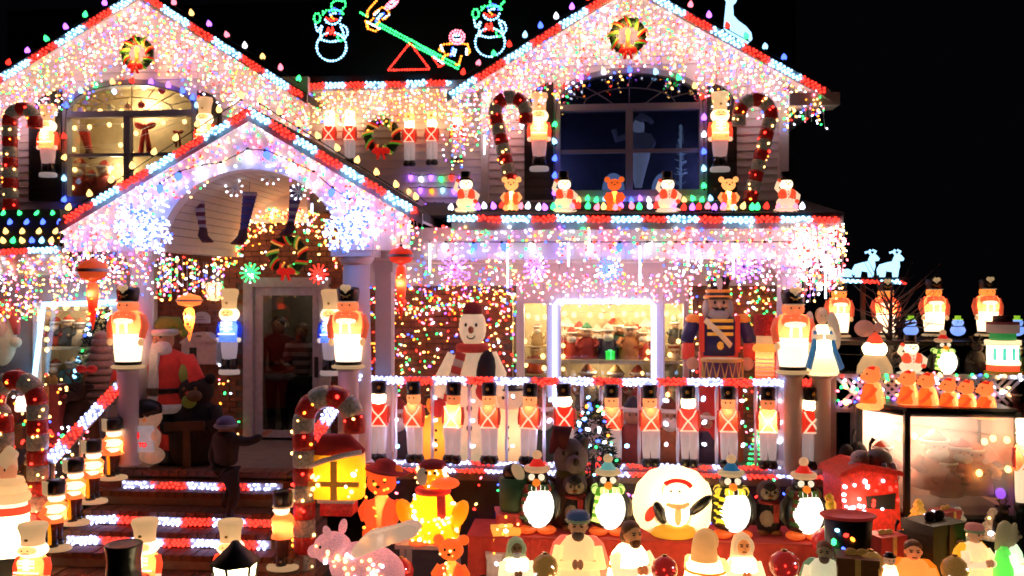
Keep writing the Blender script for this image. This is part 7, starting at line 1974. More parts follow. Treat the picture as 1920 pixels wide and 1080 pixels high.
# ---- crib figures
g = 'glowing crib figures in the front row'
def crib(key, label, px, py_top, Y, build, rz=0, sx=1.0, zb=.02):
    p = P(px, 540, Y); return put(key, 'crib_figure', label, 'crib figure', (p.x, Y, zb), P(px, py_top, Y).z - zb, rz, g, build, sx)
crib('k1', 'pale green hooded bearded shepherd of the crib, beside the parcel pile', 968, 1008, 8.3, lambda: f_robed((1, .93, .72), None, 'hood', (.42, .46, .25), (.45, .25, .12), (.8, .78, .72), p=1.6, e=.7, sk_e=.12), .2, 1.2)
crib('k2', 'king in blue turban and pink cloak holding a gift', 1084, 956, 8.25, lambda: f_robed((1, .85, .40), (.85, .25, .18), 'turban', (.06, .09, .17), (.55, .27, .12), (.20, .13, .09), p=2.0, e=.9), 0, 1.12)
crib('k3', 'brown haired bearded crib figure turned to the right with raised hand', 1180, 974, 8.2, lambda: f_robed((1, .86, .60), None, 'hair', (.16, .06, .02), (.75, .34, .12), (.22, .09, .03), .02, p=2.4, e=.75), .5, 1.15)
crib('k4', 'bowed cream crib figure seen from behind, in front of the snow globe', 1322, 992, 8.2, lambda: f_robed((1, .80, .42), None, 'hood', (.85, .58, .25), (.7, .4, .2), None, p=2.0, e=.9), 2.8, 1.15)
crib('k5', 'white veiled praying woman of the crib', 1392, 1000, 8.3, lambda: f_robed((1, .90, .66), None, 'hood', (.95, .76, .46), (.85, .42, .14), None, p=2.0, e=.8), .05, 1.1)
crib('k6', 'grey haired bearded crib figure in pale cloak, bottom right of the row', 1546, 1012, 8.25, lambda: f_robed((.95, .85, .6), (.15, .25, .16), 'hair', (.2, .17, .12), (.40, .30, .16), (.2, .15, .1), p=1.6, e=.7, sk_e=.2), -.3, 1.2)
crib('k7', 'small cream animal figure between king and kneeling man', 1478, 1038, 8.3, lambda: f_lit_block((.75, .55, .35), .25), 0, 1.0)
crib('k8', 'amber robed crib figure with orange hair at the right', 1712, 1010, 8.3, lambda: f_robed((1, .52, .12), (1, .42, .03), 'hair', (.6, .2, .05), (1, .42, .16), None, p=1.6, e=.75), -.2, 1.25)

# ---- big light sculptures left of the stand: yellow gift, duck, orange cub, winged pig
def tinsel_lights(o, pts, key, s=2.6, r=.02, tagm='_tin'): return bulbs('mini_bulbs', pts, [key if R.random() < .8 else 'W' for _ in pts], r, o, 1.2, .3, True, s, tagm)
p = P(636, 962, 8.85); m = M(636, 8.85)
o = thing('lit_parcel', 'tall yellow lit gift parcel draped in a red cap, with red and white base', 'gift box', p)
MB().lathe([(42 * m, 0), (42 * m, 24 * m), (40 * m, 26 * m)], 4, 0, sy=.8, rot=None).build('base_band', mat('red_tinsel2', (.45, .02, .015), .4, .12, vary=.6, scale=30), o)
MB().lathe([(48 * m, 24 * m), (48 * m, 31 * m)], 4, 0, sy=.8).build('fur_band', mat('white_fur', (.55, .48, .45), .95, .03, bump=.6, scale=40), o)
MB().lathe([(46 * m, 31 * m), (48 * m, 70 * m), (46 * m, 112 * m)], 20, 0, sy=.6, sq=5).build('box', lit('parcel_yellow', (.85, .42, .02), .42), o)
r_ = MB().box((0, -36 * m, 68 * m), (12 * m, .02, 72 * m)); r_.box((0, -36.5 * m, 62 * m), (94 * m, .015, 9 * m)); r_.build('ribbon', mat('parcel_ribbon', (.5, .22, .02), .5, .10), o)
MB().tube([(-38 * m, 0, 98 * m), (-18 * m, 0, 124 * m), (14 * m, 0, 126 * m), (44 * m, 0, 110 * m)], [22 * m, 28 * m, 24 * m, 12 * m], 12).build('red_cap', mat('dark_red_felt', (.26, .015, .015), .85, .04), o)
MB().tube([(-48 * m, -.15, 92 * m), (-18 * m, -.22, 106 * m), (18 * m, -.22, 116 * m), (50 * m, -.15, 120 * m)], 5 * m, 7).build('cap_band', mat('white_fur', (.55, .48, .45), .95, .03, bump=.6, scale=40), o)
tinsel_lights(o, [(R.choice([-36, -30, 26, 32, 37]) * m + R.gauss(0, 3 * m), -37 * m, R.uniform(34, 96) * m) for _ in range(14)], 'Y')
lamp(o, (0, 0, 65 * m), .8, (1, .7, .2))
def f_duck():
    o = new(); y = lit('duck_yellow', (.95, .42, .01), .55); rd = mat('red_scarf', (.6, .03, .02), .7, .15)
    MB().lathe([(.22, .0), (.30, .04), (.33, .2), (.28, .42), (.2, .56), (.14, .62)], 18, 0, sy=.75).build('body', y, o)
    for s in (-1, 1):
        w = MB().ell((s * .3, -.05, .33), (.10, .14, .2), 0, 12, 8, rot=(0, s * .45, 0)); w.build('wing', y, o)
    h = MB().ell((0, 0, .80), (.18, .17, .17)); ho = h.build('head', y, o)
    MB().ell((.16, -.12, .74), (.17, .12, .075), 0, 12, 8).build('beak', lit('duck_beak', (.95, .20, .05), .55), ho)
    MB().ell((-.10, -.14, .82), (.07, .05, .11), 0, 12, 8).build('cheek_patch', mat('glitter_grey', (.40, .32, .22), .6, .12), ho); eyes(o, .05, -.165, .87, .02)
    MB().lathe([(.17, .91), (.14, .97), (.07, 1.0)], 14, 0).build('cap', mat('dark_red_felt', (.26, .015, .015), .85, .04), o)
    s_ = MB().tube([(.17 * math.cos(t), .15 * math.sin(t), .62) for t in [2 * math.pi * i / 16 for i in range(16)]], .045, 7, 0, closed=True); s_.box((.13, -.2, .46), (.09, .05, .3), 0, rot=(.15, 0, 0)); s_.build('scarf', rd, o)
    f = MB(); [f.ell((s * .14, -.12, .0), (.12, .15, .03)) for s in (-1, 1)]; f.build('feet', lit('duck_beak', (.95, .20, .05), .55), o)
    b = []
    for _ in range(95):
        t = R.uniform(math.pi * 1.05, math.pi * 1.95); z = R.choice([R.uniform(.05, .6), R.uniform(.05, .35), R.uniform(.68, .92)]); r = .32 * (1 - .5 * max(0, z - .2)) if z < .62 else .175
        b.append((r * math.cos(t), .78 * r * math.sin(t) - .01, z))
    bulbs('mini_bulbs', b, [R.choice('YYYYW') for _ in b], .019, o, 1.2, .3, True, 3, '_duck'); lamp(o, (0, 0, .35), .9, (1, .75, .3)); return o
at('duck', 'duck_figure', 'large yellow lit tinsel duck in red cap and scarf on the white table', 'duck figure', 812, 862, 1012, 8.9, f_duck, None, .0, 1.08)
p = P(806, 1080, 8.9); m = M(806, 8.9)
o = thing('small_table', 'small white table under the yellow duck', 'table', (p.x, 8.95, 0)); zt = P(806, 1013, 8.9).z - .012
MB().box((0, 0, zt - .02), (.66, .42, .04)).build('tabletop', mat('table_white', (.45, .40, .36), .5, .03), o)
for sx_ in (-1, 1):
    for sy_ in (-1, 1): MB().box((sx_ * .26, sy_ * .16, (zt - .04) / 2), (.05, .05, zt - .042)).build('leg', mat('table_white', (.45, .40, .36), .5, .03), o)
at('ocub', 'bear_cub_figure', 'orange lit tinsel cub in dark red brimmed hat left of the duck', 'bear figure', 716, 868, 1010, 9.05, lambda: (lambda o: (MB().lathe([(.30, .90), (.32, .915), (.28, .925), (.16, .93), (.13, 1.02), (.05, 1.05)], 16, 0, rot=(0, .18, 0), off=(-.12, 0, .02)).build('hat', mat('dark_red_felt', (.26, .015, .015), .85, .04), o), tinsel_lights(o, [(R.uniform(-.2, .2), -.2, R.uniform(.1, .85)) for _ in range(16)], 'O', 2.2), o)[2])(f_bear(.5, (.95, .22, .05), (.8, .12, .04), .42)))
def f_pig():
    o = new(); pk = mat('pink_tinsel', (.68, .26, .26), .6, .30, vary=.35, scale=40, bump=.6)  # glow put into tinsel and feathers; no lamp sits inside
    b = MB().ell((.05, 0, .42), (.44, .27, .30), 0, 18, 12, rot=(0, .25, 0)); b.build('body', pk, o)
    h = MB().ell((-.34, -.02, .66), (.22, .19, .19)); h.ell((-.53, -.03, .62), (.09, .09, .08)); ho = h.build('head', pk, o)
    e = MB(); e.ell((-.36, -.14, .86), (.05, .04, .10), 0, 8, 6, rot=(0, -.3, 0)); e.ell((-.26, .12, .87), (.05, .04, .10), 0, 8, 6, rot=(0, .2, 0)); e.build('ears', pk, ho)
    l = MB(); [l.tube([(x, y, .25), (x, y, 0)], [.08, .06], 10) for x in (-.18, .28) for y in (-.14, .14)]; l.build('legs', pk, o); MB().ell((-.43, -.17, .71), (.02, .02, .02)).build('pig_eye', EYE_M(), ho)
    for s in (-1, 1):
        w = MB()
        for k in range(5): w.ell((.10 + .15 * k * .75, s * .10 - .18, .78 + .04 * k), (.20 - .015 * k, .03, .085), 0, 12, 7, rot=(0, -.75 + .12 * k, 0))
        w.build('wing', lit('feather_white', (.78, .62, .48), .45), o)
    pts = []
    for _ in range(46):
        a = R.uniform(-1.2, 1.3); z = R.uniform(-.8, .9); pts.append((.05 + .42 * math.sin(a) * math.sqrt(1 - z * z * .8), -.27 * math.cos(a) * math.sqrt(1 - z * z * .8) - .01, .42 + .28 * z - .1 * math.sin(a)))
    for _ in range(8): pts.append((-.34 + R.uniform(-.15, .15), -.2, .66 + R.uniform(-.12, .12)))
    tinsel_lights(o, pts, 'Y', 3, .02, '_pig'); tinsel_lights(o, [(.12, -.25, .82), (.25, -.25, .86), (.38, -.25, .84)], 'Y', 3.5, .035, '_pigw')
    return o
p = P(690, 1130, 8.0); put('pig', 'winged_pig', 'pink tinsel pig with white feather wings and tiny lights', 'pig figure', (P(680, 540, 8.0).x, 8.0, .02), (P(680, 985, 8.0).z - .0) * 1.05, .0, None, f_pig, 1.05)
at('sm2', 'snowman_figure', 'small glittering snowman in red hat below the duck', 'snowman', 846, 1000, 1120, 8.1, lambda: (lambda o: (tinsel_lights(o, [(R.uniform(-.17, .17), -.2, R.uniform(.1, .8)) for _ in range(12)], 'Y', 2.4), o)[1])(f_bear(.2, (.42, .30, .22), (.5, .04, .03), .10)))

# ---- stair soldiers, bottom hats, lantern, top hat
g = 'side facing soldiers lining the steps'
for i, (px, top, bot, Y, lab) in enumerate(((212, 782, 898, 9.25, 'topmost'), (174, 822, 942, 9.0, 'second from the top'), (140, 858, 982, 8.75, 'third from the top'), (104, 898, 1030, 8.5, 'lowest'))):
    at('stair', 'stair_soldier', 'glaring orange and white soldier on the left of the steps, ' + lab, 'toy soldier', px, top, bot, Y, lambda: f_stair_soldier(), g, 0, 1.35)
at('stair', 'stair_soldier', 'orange and white soldier on the right of the steps beside the big candy cane', 'toy soldier', 530, 918, 1066, 8.5, None, g, math.pi, 1.2)
g = 'tall pale hatted soldiers cut by the bottom edge'
def low(key, label, px, top, Y, b, k=1.0): 
    p = P(px, 540, Y); put(key, 'guard_figure', label, 'toy soldier', (p.x, Y, .0), P(px, top, Y).z, 0, g, b, k)
def f_bottom(e): 
    return lambda: f_guard(lit('coat_orange', (1.0, .16, .05), .7), e)
low('bt', 'amber faced soldier in tall pale hat at the bottom left', 62, 980, 7.6, f_bottom(.7), 1.45); low('bt', 'soldier in tall pale hat behind the black top hat', 272, 972, 7.7, None, 1.3); low('bt', 'soldier in tall pale hat behind the lamp post head', 432, 974, 7.8, None, 1.3)
p = P(232, 1090, 7.3); m = M(232, 7.3); o = thing('top_hat', 'black glossy top hat at the bottom of the steps', 'hat', p)
MB().lathe([(46 * m, 0), (47 * m, 3 * m), (32 * m, 5 * m), (30 * m, 40 * m), (34 * m, 68 * m), (33 * m, 71 * m), (26 * m, 69 * m)], 20, 0).build('crown_and_brim', mat('hat_black', (.018, .02, .014), .35), o)
MB().lathe([(31 * m, 6 * m), (31 * m, 16 * m)], 20, 0, cap=False).build('band', mat('hat_band_olive', (.08, .07, .03), .6), o)
p = P(441, 1140, 7.2); m = M(441, 7.2); o = thing('lamp_post', 'black framed glowing lantern head at the bottom edge', 'lantern', (p.x, 7.2, 0)); zt = P(441, 1014, 7.2).z
HL = 46 * m
MB().lathe([(6 * m, zt), (12 * m, zt - 8 * m), (44 * m, zt - 36 * m), (45 * m, zt - 42 * m)], 6, 0).build('roof', mat('lantern_green', (.05, .052, .035), .5), o)
MB().lathe([(30 * m, zt - 110 * m), (40 * m, zt - 43 * m)], 6, 0).build('lit_panes', lit('pane_lit', (1, .9, .65), 1.6), o)
fr = MB()
for i in range(6):
    a = 2 * math.pi * (i + .5) / 6; fr.tube([(31 * m * math.cos(a), 31 * m * math.sin(a), zt - 110 * m), (41.5 * m * math.cos(a), 41.5 * m * math.sin(a), zt - 42 * m)], 2.6 * m, 5)
fr.build('glazing_bars', mat('lantern_green', (.05, .052, .035), .5), o)
MB().lathe([(34 * m, zt - 118 * m), (32 * m, zt - 110 * m)], 6).lathe([(10 * m, 0), (8 * m, zt - 118 * m)], 10).build('post', mat('lantern_green', (.05, .052, .035), .5), o)
lamp(o, (0, 0, zt - 76 * m), 2.5, (1, .85, .6))
# left edge: cream glowing Santa, parcels, snow ball figure
def f_cream_santa():
    o = new()
    MB().lathe([(.26, 0), (.30, .05), (.29, .2), (.27, .40), (.24, .55), (.17, .68)], 20, 0, sy=.8, fl=(.03, 9)).build('sack_coat', HOT_L(), o)
    MB().lathe([(.285, .40), (.29, .41), (.285, .46), (.27, .47)], 20, 0, sy=.82).build('belt', lit('belt_red', (.75, .10, .05), .45), o)
    b = MB()
    for z, r in ((.55, .25), (.62, .21), (.69, .17)): b.tube([(r * math.cos(t), .8 * r * math.sin(t), z) for t in [2 * math.pi * i / 16 for i in range(16)]], .05, 7, 0, closed=True)
    b.build('beard_folds', CRM_L(), o); h = MB().ell((0, -.02, .79), (.13, .12, .12)); ho = h.build('head', lit('santa_face', (.8, .42, .22), .4), o); eyes(o, .05, -.13, .82, .013)
    MB().tube([(0, 0, .86), (.06, 0, .96), (.12, 0, .93)], [.14, .09, .05], 10).build('hat', CRM_L(), o); lamp(o, (0, 0, .25), 1.2); return o
at('csanta', 'santa_figure', 'glaring cream Santa with red belt at the left picture edge', 'santa figure', 14, 842, 1040, 8.4, f_cream_santa, None, 0, .72)
gift('brown paper parcel on the left edge above the cream Santa', 20, 792, 838, 9.2, 60, (.16, .08, .04), (.3, .03, .02), .02, 'parcels at the left edge'); gift('dark red parcel stacked on the brown one', 14, 744, 790, 9.2, 56, (.12, .02, .015), (.35, .25, .12), .02, 'parcels at the left edge')
at('fball', 'snowman_figure', 'round pale snowball figure with red cap on the left parcels', 'snowman', 40, 726, 772, 9.0, lambda: f_lit_block((.42, .36, .42), .12))
o = gift('tall dark red tinsel parcel behind the left candy cane posts', 96, 720, 830, 9.3, 40, (.16, .02, .02), (.4, .25, .08), .04, 'parcels at the left edge'); 
q = [P(R.uniform(0, 130), R.uniform(700, 850), 8.95) for _ in range(46)]; o = thing('wall_lights', 'mini lights scattered over the parcels at the left edge', 'light string', (0, 0, 0)); bulbs('mini_bulbs', q, [pick(dict(Y=40, R=20, W=14, O=10, G=6, B=4)) for _ in q], .017, o, 1.3, .3, True, 2.2, '_soft4')

# ---- right hand yard: lattice fence, figures, bears, display case
YLF = 9.95
x0, x1 = X(1556, YLF), X(1940, YLF); zt, zb = Zp(1700, 702, YLF), Zp(1700, 770, YLF)
o = thing('lattice_fence', 'white lattice fence panel between the porch and the display case', 'fence', ((x0 + x1) / 2, YLF, 0)); hw = (x1 - x0) / 2; lat = mat('lattice_lavender', (.40, .37, .42), .6, vary=.1)
fm_ = MB().box((0, 0, zt - .02), (2 * hw, .05, .045)).box((0, 0, zb), (2 * hw, .05, .045)); [fm_.box((s * (hw - .03), 0, zt / 2 - .02), (.06, .06, zt - .05)) for s in (-1, 1)]; fm_.build('frame', lat, o)
sl_m = {}
H_ = zt - zb
for k in (-1, 1):
    me = MB().box((0, 0, 0), (.03, .010, H_ * 1.414 - .06), 0, rot=(0, k * math.pi / 4, 0)).mesh('slat', lat)
    n = int((2 * hw - H_) / .085)
    for i in range(n): inst('slat', me, o, (-hw + H_ / 2 + .04 + i * .085, .006 * k, (zt + zb) / 2 - .01))
q = [P(R.uniform(1560, 1915), 706 + R.gauss(0, 4), YLF - .05) for _ in range(40)] + [P(R.uniform(1565, 1618), R.uniform(715, 760), YLF - .05) for _ in range(26)] + [P(R.uniform(1630, 1910), R.uniform(712, 770), YLF - .05) for _ in range(50)]
o = thing('wall_lights', 'multicolour mini lights strung over the white lattice fence', 'light string', (0, 0, 0)); bulbs('mini_bulbs', q, [pick(dict(Y=34, W=20, P=12, R=8, G=14, B=6, V=6)) for _ in q], .0175, o)
# shelf behind the fence carrying figures
ZF = zt + .0
o = thing('back_shelf', 'dark plank shelf behind the lattice fence carrying small figures', 'shelf', (X(1760, 10.35), 10.35, 0)); MB().box((0, 0, ZF - .05), (2.6, .5, .05)).build('plank', DARK, o); [MB().box((s * 1.2, 0, (ZF - .08) / 2), (.06, .4, ZF - .08)).build('support', DARK, o) for s in (-1, 1)]
# upper ledge for the four amber soldiers
o = thing('yard_ledge', 'dark ledge under the four amber faced soldiers on the right', 'shelf', (X(1720, 10.7), 10.7, 0)); zl = P(1573, 632, 10.8).z
MB().box((.1, 0, zl - .04), (2.4, .8, .05)).build('plank', DARK, o); [MB().box((s * 1.1, .2, (zl - .07) / 2), (.06, .06, zl - .07)).build('support', DARK, o) for s in (-1, 1)]
def f_yard_santa():
    o = new()
    MB().lathe([(.26, 0), (.3, .04), (.28, .2), (.2, .36), (.16, .42)], 18, 0, sy=.8).build('body', CRM_L(), o)
    MB().ell((0, 0, .52), (.21, .18, .17)).build('head', HOT_L(), o); eyes(o, .06, -.165, .56, .016)
    MB().tube([(0, 0, .62), (.0, 0, .74), (-.02, 0, .82)], [.15, .10, .05], 10).build('hat', lit('hat_red_dull', (.75, .12, .06), .45), o)
    MB().ell((-.17, .0, .90), (.17, .12, .16)).build('balloon', lit('balloon_pale', (.62, .36, .28), .22), o); MB().ell((.06, 0, .92), (.08, .08, .10)).build('pompom', lit('balloon_pale', (.62, .36, .28), .22), o)
    lamp(o, (0, 0, .5), 1.2); return o
ys = ((f_yard_santa, 1640, 606, 706, 'santa_figure', 'glowing white faced Santa with balloon behind the first bear', 'santa figure'),
      (lambda: f_snowman_hat(.7), 1708, 628, 704, 'snowman_figure', 'red hatted snowman with green collar behind the second bear', 'snowman'),
      (lambda: f_penguin('red', 'lime', 'lime', 1.6), 1768, 618, 708, 'penguin_figure', 'glaring white and lime figure with red hat behind the bears', 'penguin'))
for i, (b, px, t, bo, nm_, lab, cat) in enumerate(ys): at('ys%d' % i, nm_, lab, cat, px, t, bo, 10.3, b, None, 0, 1.1)
at('ydeer', 'plush_reindeer', 'dim brown reindeer between lime figure and toy drum', 'plush reindeer', 1830, 628, 702, 10.3, f_reindeer)
def f_drum_stack():
    o = new()
    def cyl(z0, z1, r, m_, nm_): return MB().lathe([(r, z0), (r, z1)], 20, 0).build(nm_, m_, o)
    cyl(0, .10, .36, lit('gold_foot', (.6, .36, .04), .25), 'foot'); cyl(.10, .20, .30, REDH_L(), 'lower_ring'); cyl(.20, .25, .32, HOT_L(), 'white_ring'); cyl(.25, .52, .29, HOT_L(), 'drum_body')
    w = MB(); [w.box((.29 * math.sin(a), -.29 * math.cos(a), .38), (.07, .02, .2), 0, rot=(0, 0, a)) for a in (-.9, -.3, .3, .9)]; w.build('blue_panels', lit('panel_teal', (.1, .5, .55), .6), o)
    cyl(.52, .60, .33, WHT_L(), 'upper_ring'); cyl(.60, .72, .24, lit('green_band', (.05, .35, .10), .5), 'green_band'); cyl(.72, .86, .30, lit('dusty_pink', (.5, .33, .28), .3), 'hat_body'); cyl(.86, .90, .30, lit('maroon_band', (.25, .06, .06), .2), 'hat_band'); cyl(.90, 1.0, .18, mat('brown_top', (.08, .05, .04), .6), 'hat_top'); lamp(o, (0, -.0, .38), 1.0); return o
at('drumstack', 'toy_drum', 'stacked glowing toy drum with white, red and green rings at the right', 'toy drum', 1880, 592, 706, 10.2, f_drum_stack, None, 0, .82)
at('ymouse', 'doll', 'olive green and tan figure beside the stacked toy drum', 'doll', 1908, 640, 706, 10.3, lambda: f_doll((.06, .12, .04), (.3, .2, .05), None, (.4, .3, .12), False))
def f_blue_snowman():
    o = new(); b = lit('ice_snowman', (.34, .52, .95), .95)
    MB().ell((0, 0, .28), (.30, .24, .28)).build('body', b, o); MB().ell((0, 0, .66), (.23, .2, .2)).build('head', b, o); MB().lathe([(.2, .8), (.19, .84), (.11, .85), (.12, 1.0)], 14, 0).build('hat', lit('lime_cap', (.45, .75, .05), .7), o); eyes(o, .07, -.19, .7, .025)
    MB().tube([(.23 * math.cos(t), .2 * math.sin(t), .48) for t in [2 * math.pi * i / 14 for i in range(14)]], .03, 6, 0, closed=True).build('scarf', mat('blue_scarf', (.08, .12, .3), .7, .1), o); return o
for px, lab in ((1708, 'left of the three, by the branches'), (1796, 'middle of the three, right of the branches'), (1907, 'right of the three, at the picture edge')): at('bsn', 'snowman_figure', 'small ice blue glowing snowman in lime cap, ' + lab, 'snowman', px, 592, 630, 10.55, f_blue_snowman, 'small ice blue snowmen', 0, 1.2)
g = 'amber bears sitting in profile on the display case'
for i, (px, t, bo) in enumerate(((1634, 686, 768), (1702, 694, 768), (1738, 698, 771), (1778, 708, 777), (1812, 712, 780), (1848, 714, 786))):
    at('sbear', 'bear_figure', ['leftmost amber bear on the case, set apart from the others', 'second amber bear on the display case from the left', 'third amber bear on the display case from the left', 'fourth amber bear on the display case from the left', 'fifth amber bear on the display case from the left', 'rightmost amber bear on the display case'][i], 'bear figure', px, t, bo, 9.55 - .03 * i, f_side_bear, g, .05, 1.05)
# branches: thin bare shrub in front of the yard soldiers
o = thing('bare_tree', 'leafless thin branched tree before the yard soldiers', 'tree', P(1676, 760, 10.5)); base = P(1676, 760, 10.5); br = MB(); tw = MB()
br.tube([P(1676, 760, 10.5) - base, P(1668, 640, 10.5) - base, P(1672, 540, 10.5) - base], [.04, .03, .012], 7); br.build('trunk', mat('bark_grey', (.10, .085, .085), .9), o)
for _ in range(70):
    a = P(R.gauss(1672, 5), R.uniform(560, 700), 10.5 + R.uniform(-.1, .1)) - base; L = R.uniform(.15, .75); d = Vector((R.choice((-.4, 1, 1)) * R.uniform(.3, 1), R.uniform(-.3, .3), R.uniform(-.1, .8))).normalized()
    mid = a + d * L * .5 + Vector((0, 0, R.uniform(-.03, .05))); tw.tube([a, mid, a + d * L + Vector((0, 0, R.uniform(-.05, .12)))], [.009, .006, .002], 4)
q = tw.build('twigs', mat('bark_grey', (.10, .085, .085), .9), o); q['kind'] = 'stuff'
# display case: two glazed faces, lit inside, toys within
YD = 9.25
A, B, Cc = P(1612, 775, 9.75), P(1700, 770, YD), P(1908, 776, YD); zt = B.z; zb = .0
o = thing('display_case', 'big dark framed glass display case with bright lit toys inside', 'display case', (B.x, YD, 0)); b0 = Vector((B.x, YD, 0)); loc = lambda v: v - b0
dkf = mat('case_frame', (.03, .03, .032), .4); frm = MB()
corners = [Vector((A.x, 9.75, 0)), Vector((B.x, YD, 0)), Vector((Cc.x, YD, 0)), Vector((Cc.x, 10.1, 0)), Vector((A.x, 10.1, 0))]
for c in corners[:4]: frm.box(loc(c) + Vector((0, 0, zt / 2)), (.055, .055, zt))
for a, b in zip(corners, corners[1:] + corners[:1]):
    for z in (zt - .03, .62): frm.tube([loc(a) + Vector((0, 0, z)), loc(b) + Vector((0, 0, z))], .03, 4)
frm.build('frame', dkf, o)
tp = MB(); n5 = len(corners); tp.add([loc(c) + Vector((0, 0, zt)) for c in corners] + [loc(c) + Vector((0, 0, zt + .03)) for c in corners], [tuple(range(5))[::-1], tuple(range(5, 10))] + [(i, (i + 1) % 5, 5 + (i + 1) % 5, 5 + i) for i in range(5)], 0, False); tp.build('roof_board', dkf, o)
frost = glass('frosted_glass', (.85, .83, .81), .12, .22, .20)
for a, b in ((corners[0], corners[1]), (corners[1], corners[2])):
    d = (b - a).normalized() * .03; nrm = Vector((0, .012, 0)); MB().add([loc(a) + d + Vector((0, 0, .65)), loc(b) - d + Vector((0, 0, .65)), loc(b) - d + Vector((0, 0, zt - .06)), loc(a) + d + Vector((0, 0, zt - .06))], [(0, 1, 2, 3)], 0, False).build('pane', frost, o)
    MB().add([loc(a) + d, loc(b) - d, loc(b) - d + Vector((0, 0, .59)), loc(a) + d + Vector((0, 0, .59))], [(0, 1, 2, 3)], 0, False).build('lower_panel', dkf, o)
bk = MB(); [bk.add([loc(a) + Vector((0, 0, .6)), loc(b) + Vector((0, 0, .6)), loc(b) + Vector((0, 0, zt)), loc(a) + Vector((0, 0, zt))], [(0, 1, 2, 3)], 0, False) for a, b in ((corners[2], corners[3]), (corners[3], corners[4]), (corners[4], corners[0]))]; bk.build('back_lining', mat('case_lining', (.42, .26, .19), .7), o)
MB().add([loc(c) + Vector((0, 0, .66)) for c in corners], [tuple(range(5))], 0, False).build('deck', mat('case_deck', (.10, .08, .07), .7), o)
MB().box(loc(Vector(((B.x + Cc.x) / 2, YD + .22, zt - .07))), (Cc.x - B.x - .2, .05, .03)).build('light_tube', glow('case_tube', (1, .82, .58), 2.2), o)
lamp(o, loc(Vector(((B.x + Cc.x) / 2 - .2, YD + .35, zt - .22))), 3, (1, .74, .55), .06); lamp(o, loc(Vector((A.x + .3, YD + .62, zt - .25))), 2.2, (1, .62, .40), .05)
gd = 'toys inside the display case'
for i, (px, t, bo, bc, hc, lab) in enumerate(((1655, 838, 900, (.7, .2, .1), (.7, .12, .06), 'orange red doll in the left part of the display case'), (1752, 820, 915, (.6, .22, .12), (.6, .1, .05), 'peach doll in the display case behind the left of the front pane'), (1800, 835, 915, (.65, .30, .15), (.5, .1, .08), 'cream Santa doll in the middle of the display case'), (1822, 838, 925, (.7, .45, .32), (.65, .25, .2), 'pale doll right of the middle in the display case'), (1776, 868, 930, (.35, .12, .05), (.2, .1, .05), 'small brown doll low in the display case'), (1868, 878, 930, (.12, .1, .2), (.3, .3, .45), 'dark violet toy at the right of the display case'))):
    at('cdoll%d' % i, 'doll', lab, 'doll', px, t - 14, bo, YD + (.3 if i != 4 else .2), lambda: f_doll(bc, hc, None, (.7, .42, .28), i in (1, 2)), gd, 0, 1.5)
window_bulbs('warm bulbs inside the right part of the display case', [P(x, y, YD + .12) for x, y in ((1836, 887), (1890, 880), (1846, 828), (1862, 822), (1888, 825), (1680, 800), (1684, 822), (1715, 818))], .032)
window_bulbs('one violet bulb low in the display case', [P(1876, 925, YD + .12)], .05, 'V', .7)
# white and red figure at the far right edge, dark red hat
at('edge', 'santa_figure', 'white and red glowing figure beyond the display case at the right edge', 'santa figure', 1922, 785, 960, 9.0, lambda: f_rail_soldier(HOT_L(), REDH_L(), WHT_L(), HOT_L(), WHT_L(), 1.2, .7))
at('dolld', 'doll', 'dark maroon plush figure on the right end of the display case', 'doll', 1905, 728, 790, 9.5, lambda: f_doll((.06, .02, .025), (.07, .02, .03), None, (.1, .05, .05), False))
# ---- red kennel with plush dogs
p = P(1634, 1010, 9.1); m = M(1634, 9.1)
o = thing('dog_house', 'red lit tinsel dog house with dark doorway beside the display case', 'dog house', p, .12); rdt = mat('kennel_red', (.55, .03, .012), .5, .16, vary=.5, scale=30)
q = lambda px, py: ((px - 1634) * m, (1010 - py) * m)
MB().prism([q(1578, 1010), q(1690, 1010), q(1682, 892), q(1660, 880), q(1600, 880), q(1574, 892)], -.02, .45).build('wall', rdt, o)
rf = MB(); rf.prism([q(1566, 894), q(1612, 880), q(1612, 868), q(1572, 884)], -.06, .48); rf.prism([q(1612, 880), q(1692, 892), q(1688, 882), q(1612, 868)], -.06, .48); rf.build('roof', mat('kennel_roof', (.45, .02, .01), .5, .10, vary=.5, scale=30), o)
c = q(1650, 940); MB().prism([(c[0] - 26 * m, c[1] - 12 * m), (c[0] + 26 * m, c[1] - 14 * m), (c[0] + 28 * m, c[1] + 16 * m), (c[0], c[1] + 12 * m), (c[0] - 28 * m, c[1] + 10 * m)], -.03, -.021).build('doorway', mat('kennel_dark', (.012, .02, .012), .8), o)
tinsel_lights(o, [Vector((q(R.uniform(1578, 1628), R.uniform(900, 1000))[0], -.035, q(1600, R.uniform(898, 1000))[1])) for _ in range(24)], 'W', 2.6); tinsel_lights(o, [Vector((q(R.uniform(1628, 1684), 0)[0], -.035, q(0, R.uniform(898, 980))[1])) for _ in range(12)], 'R', 2.6, .02, '_tinr'); lamp(o, (-.1, -.25, .35), .5, (1, .4, .25))
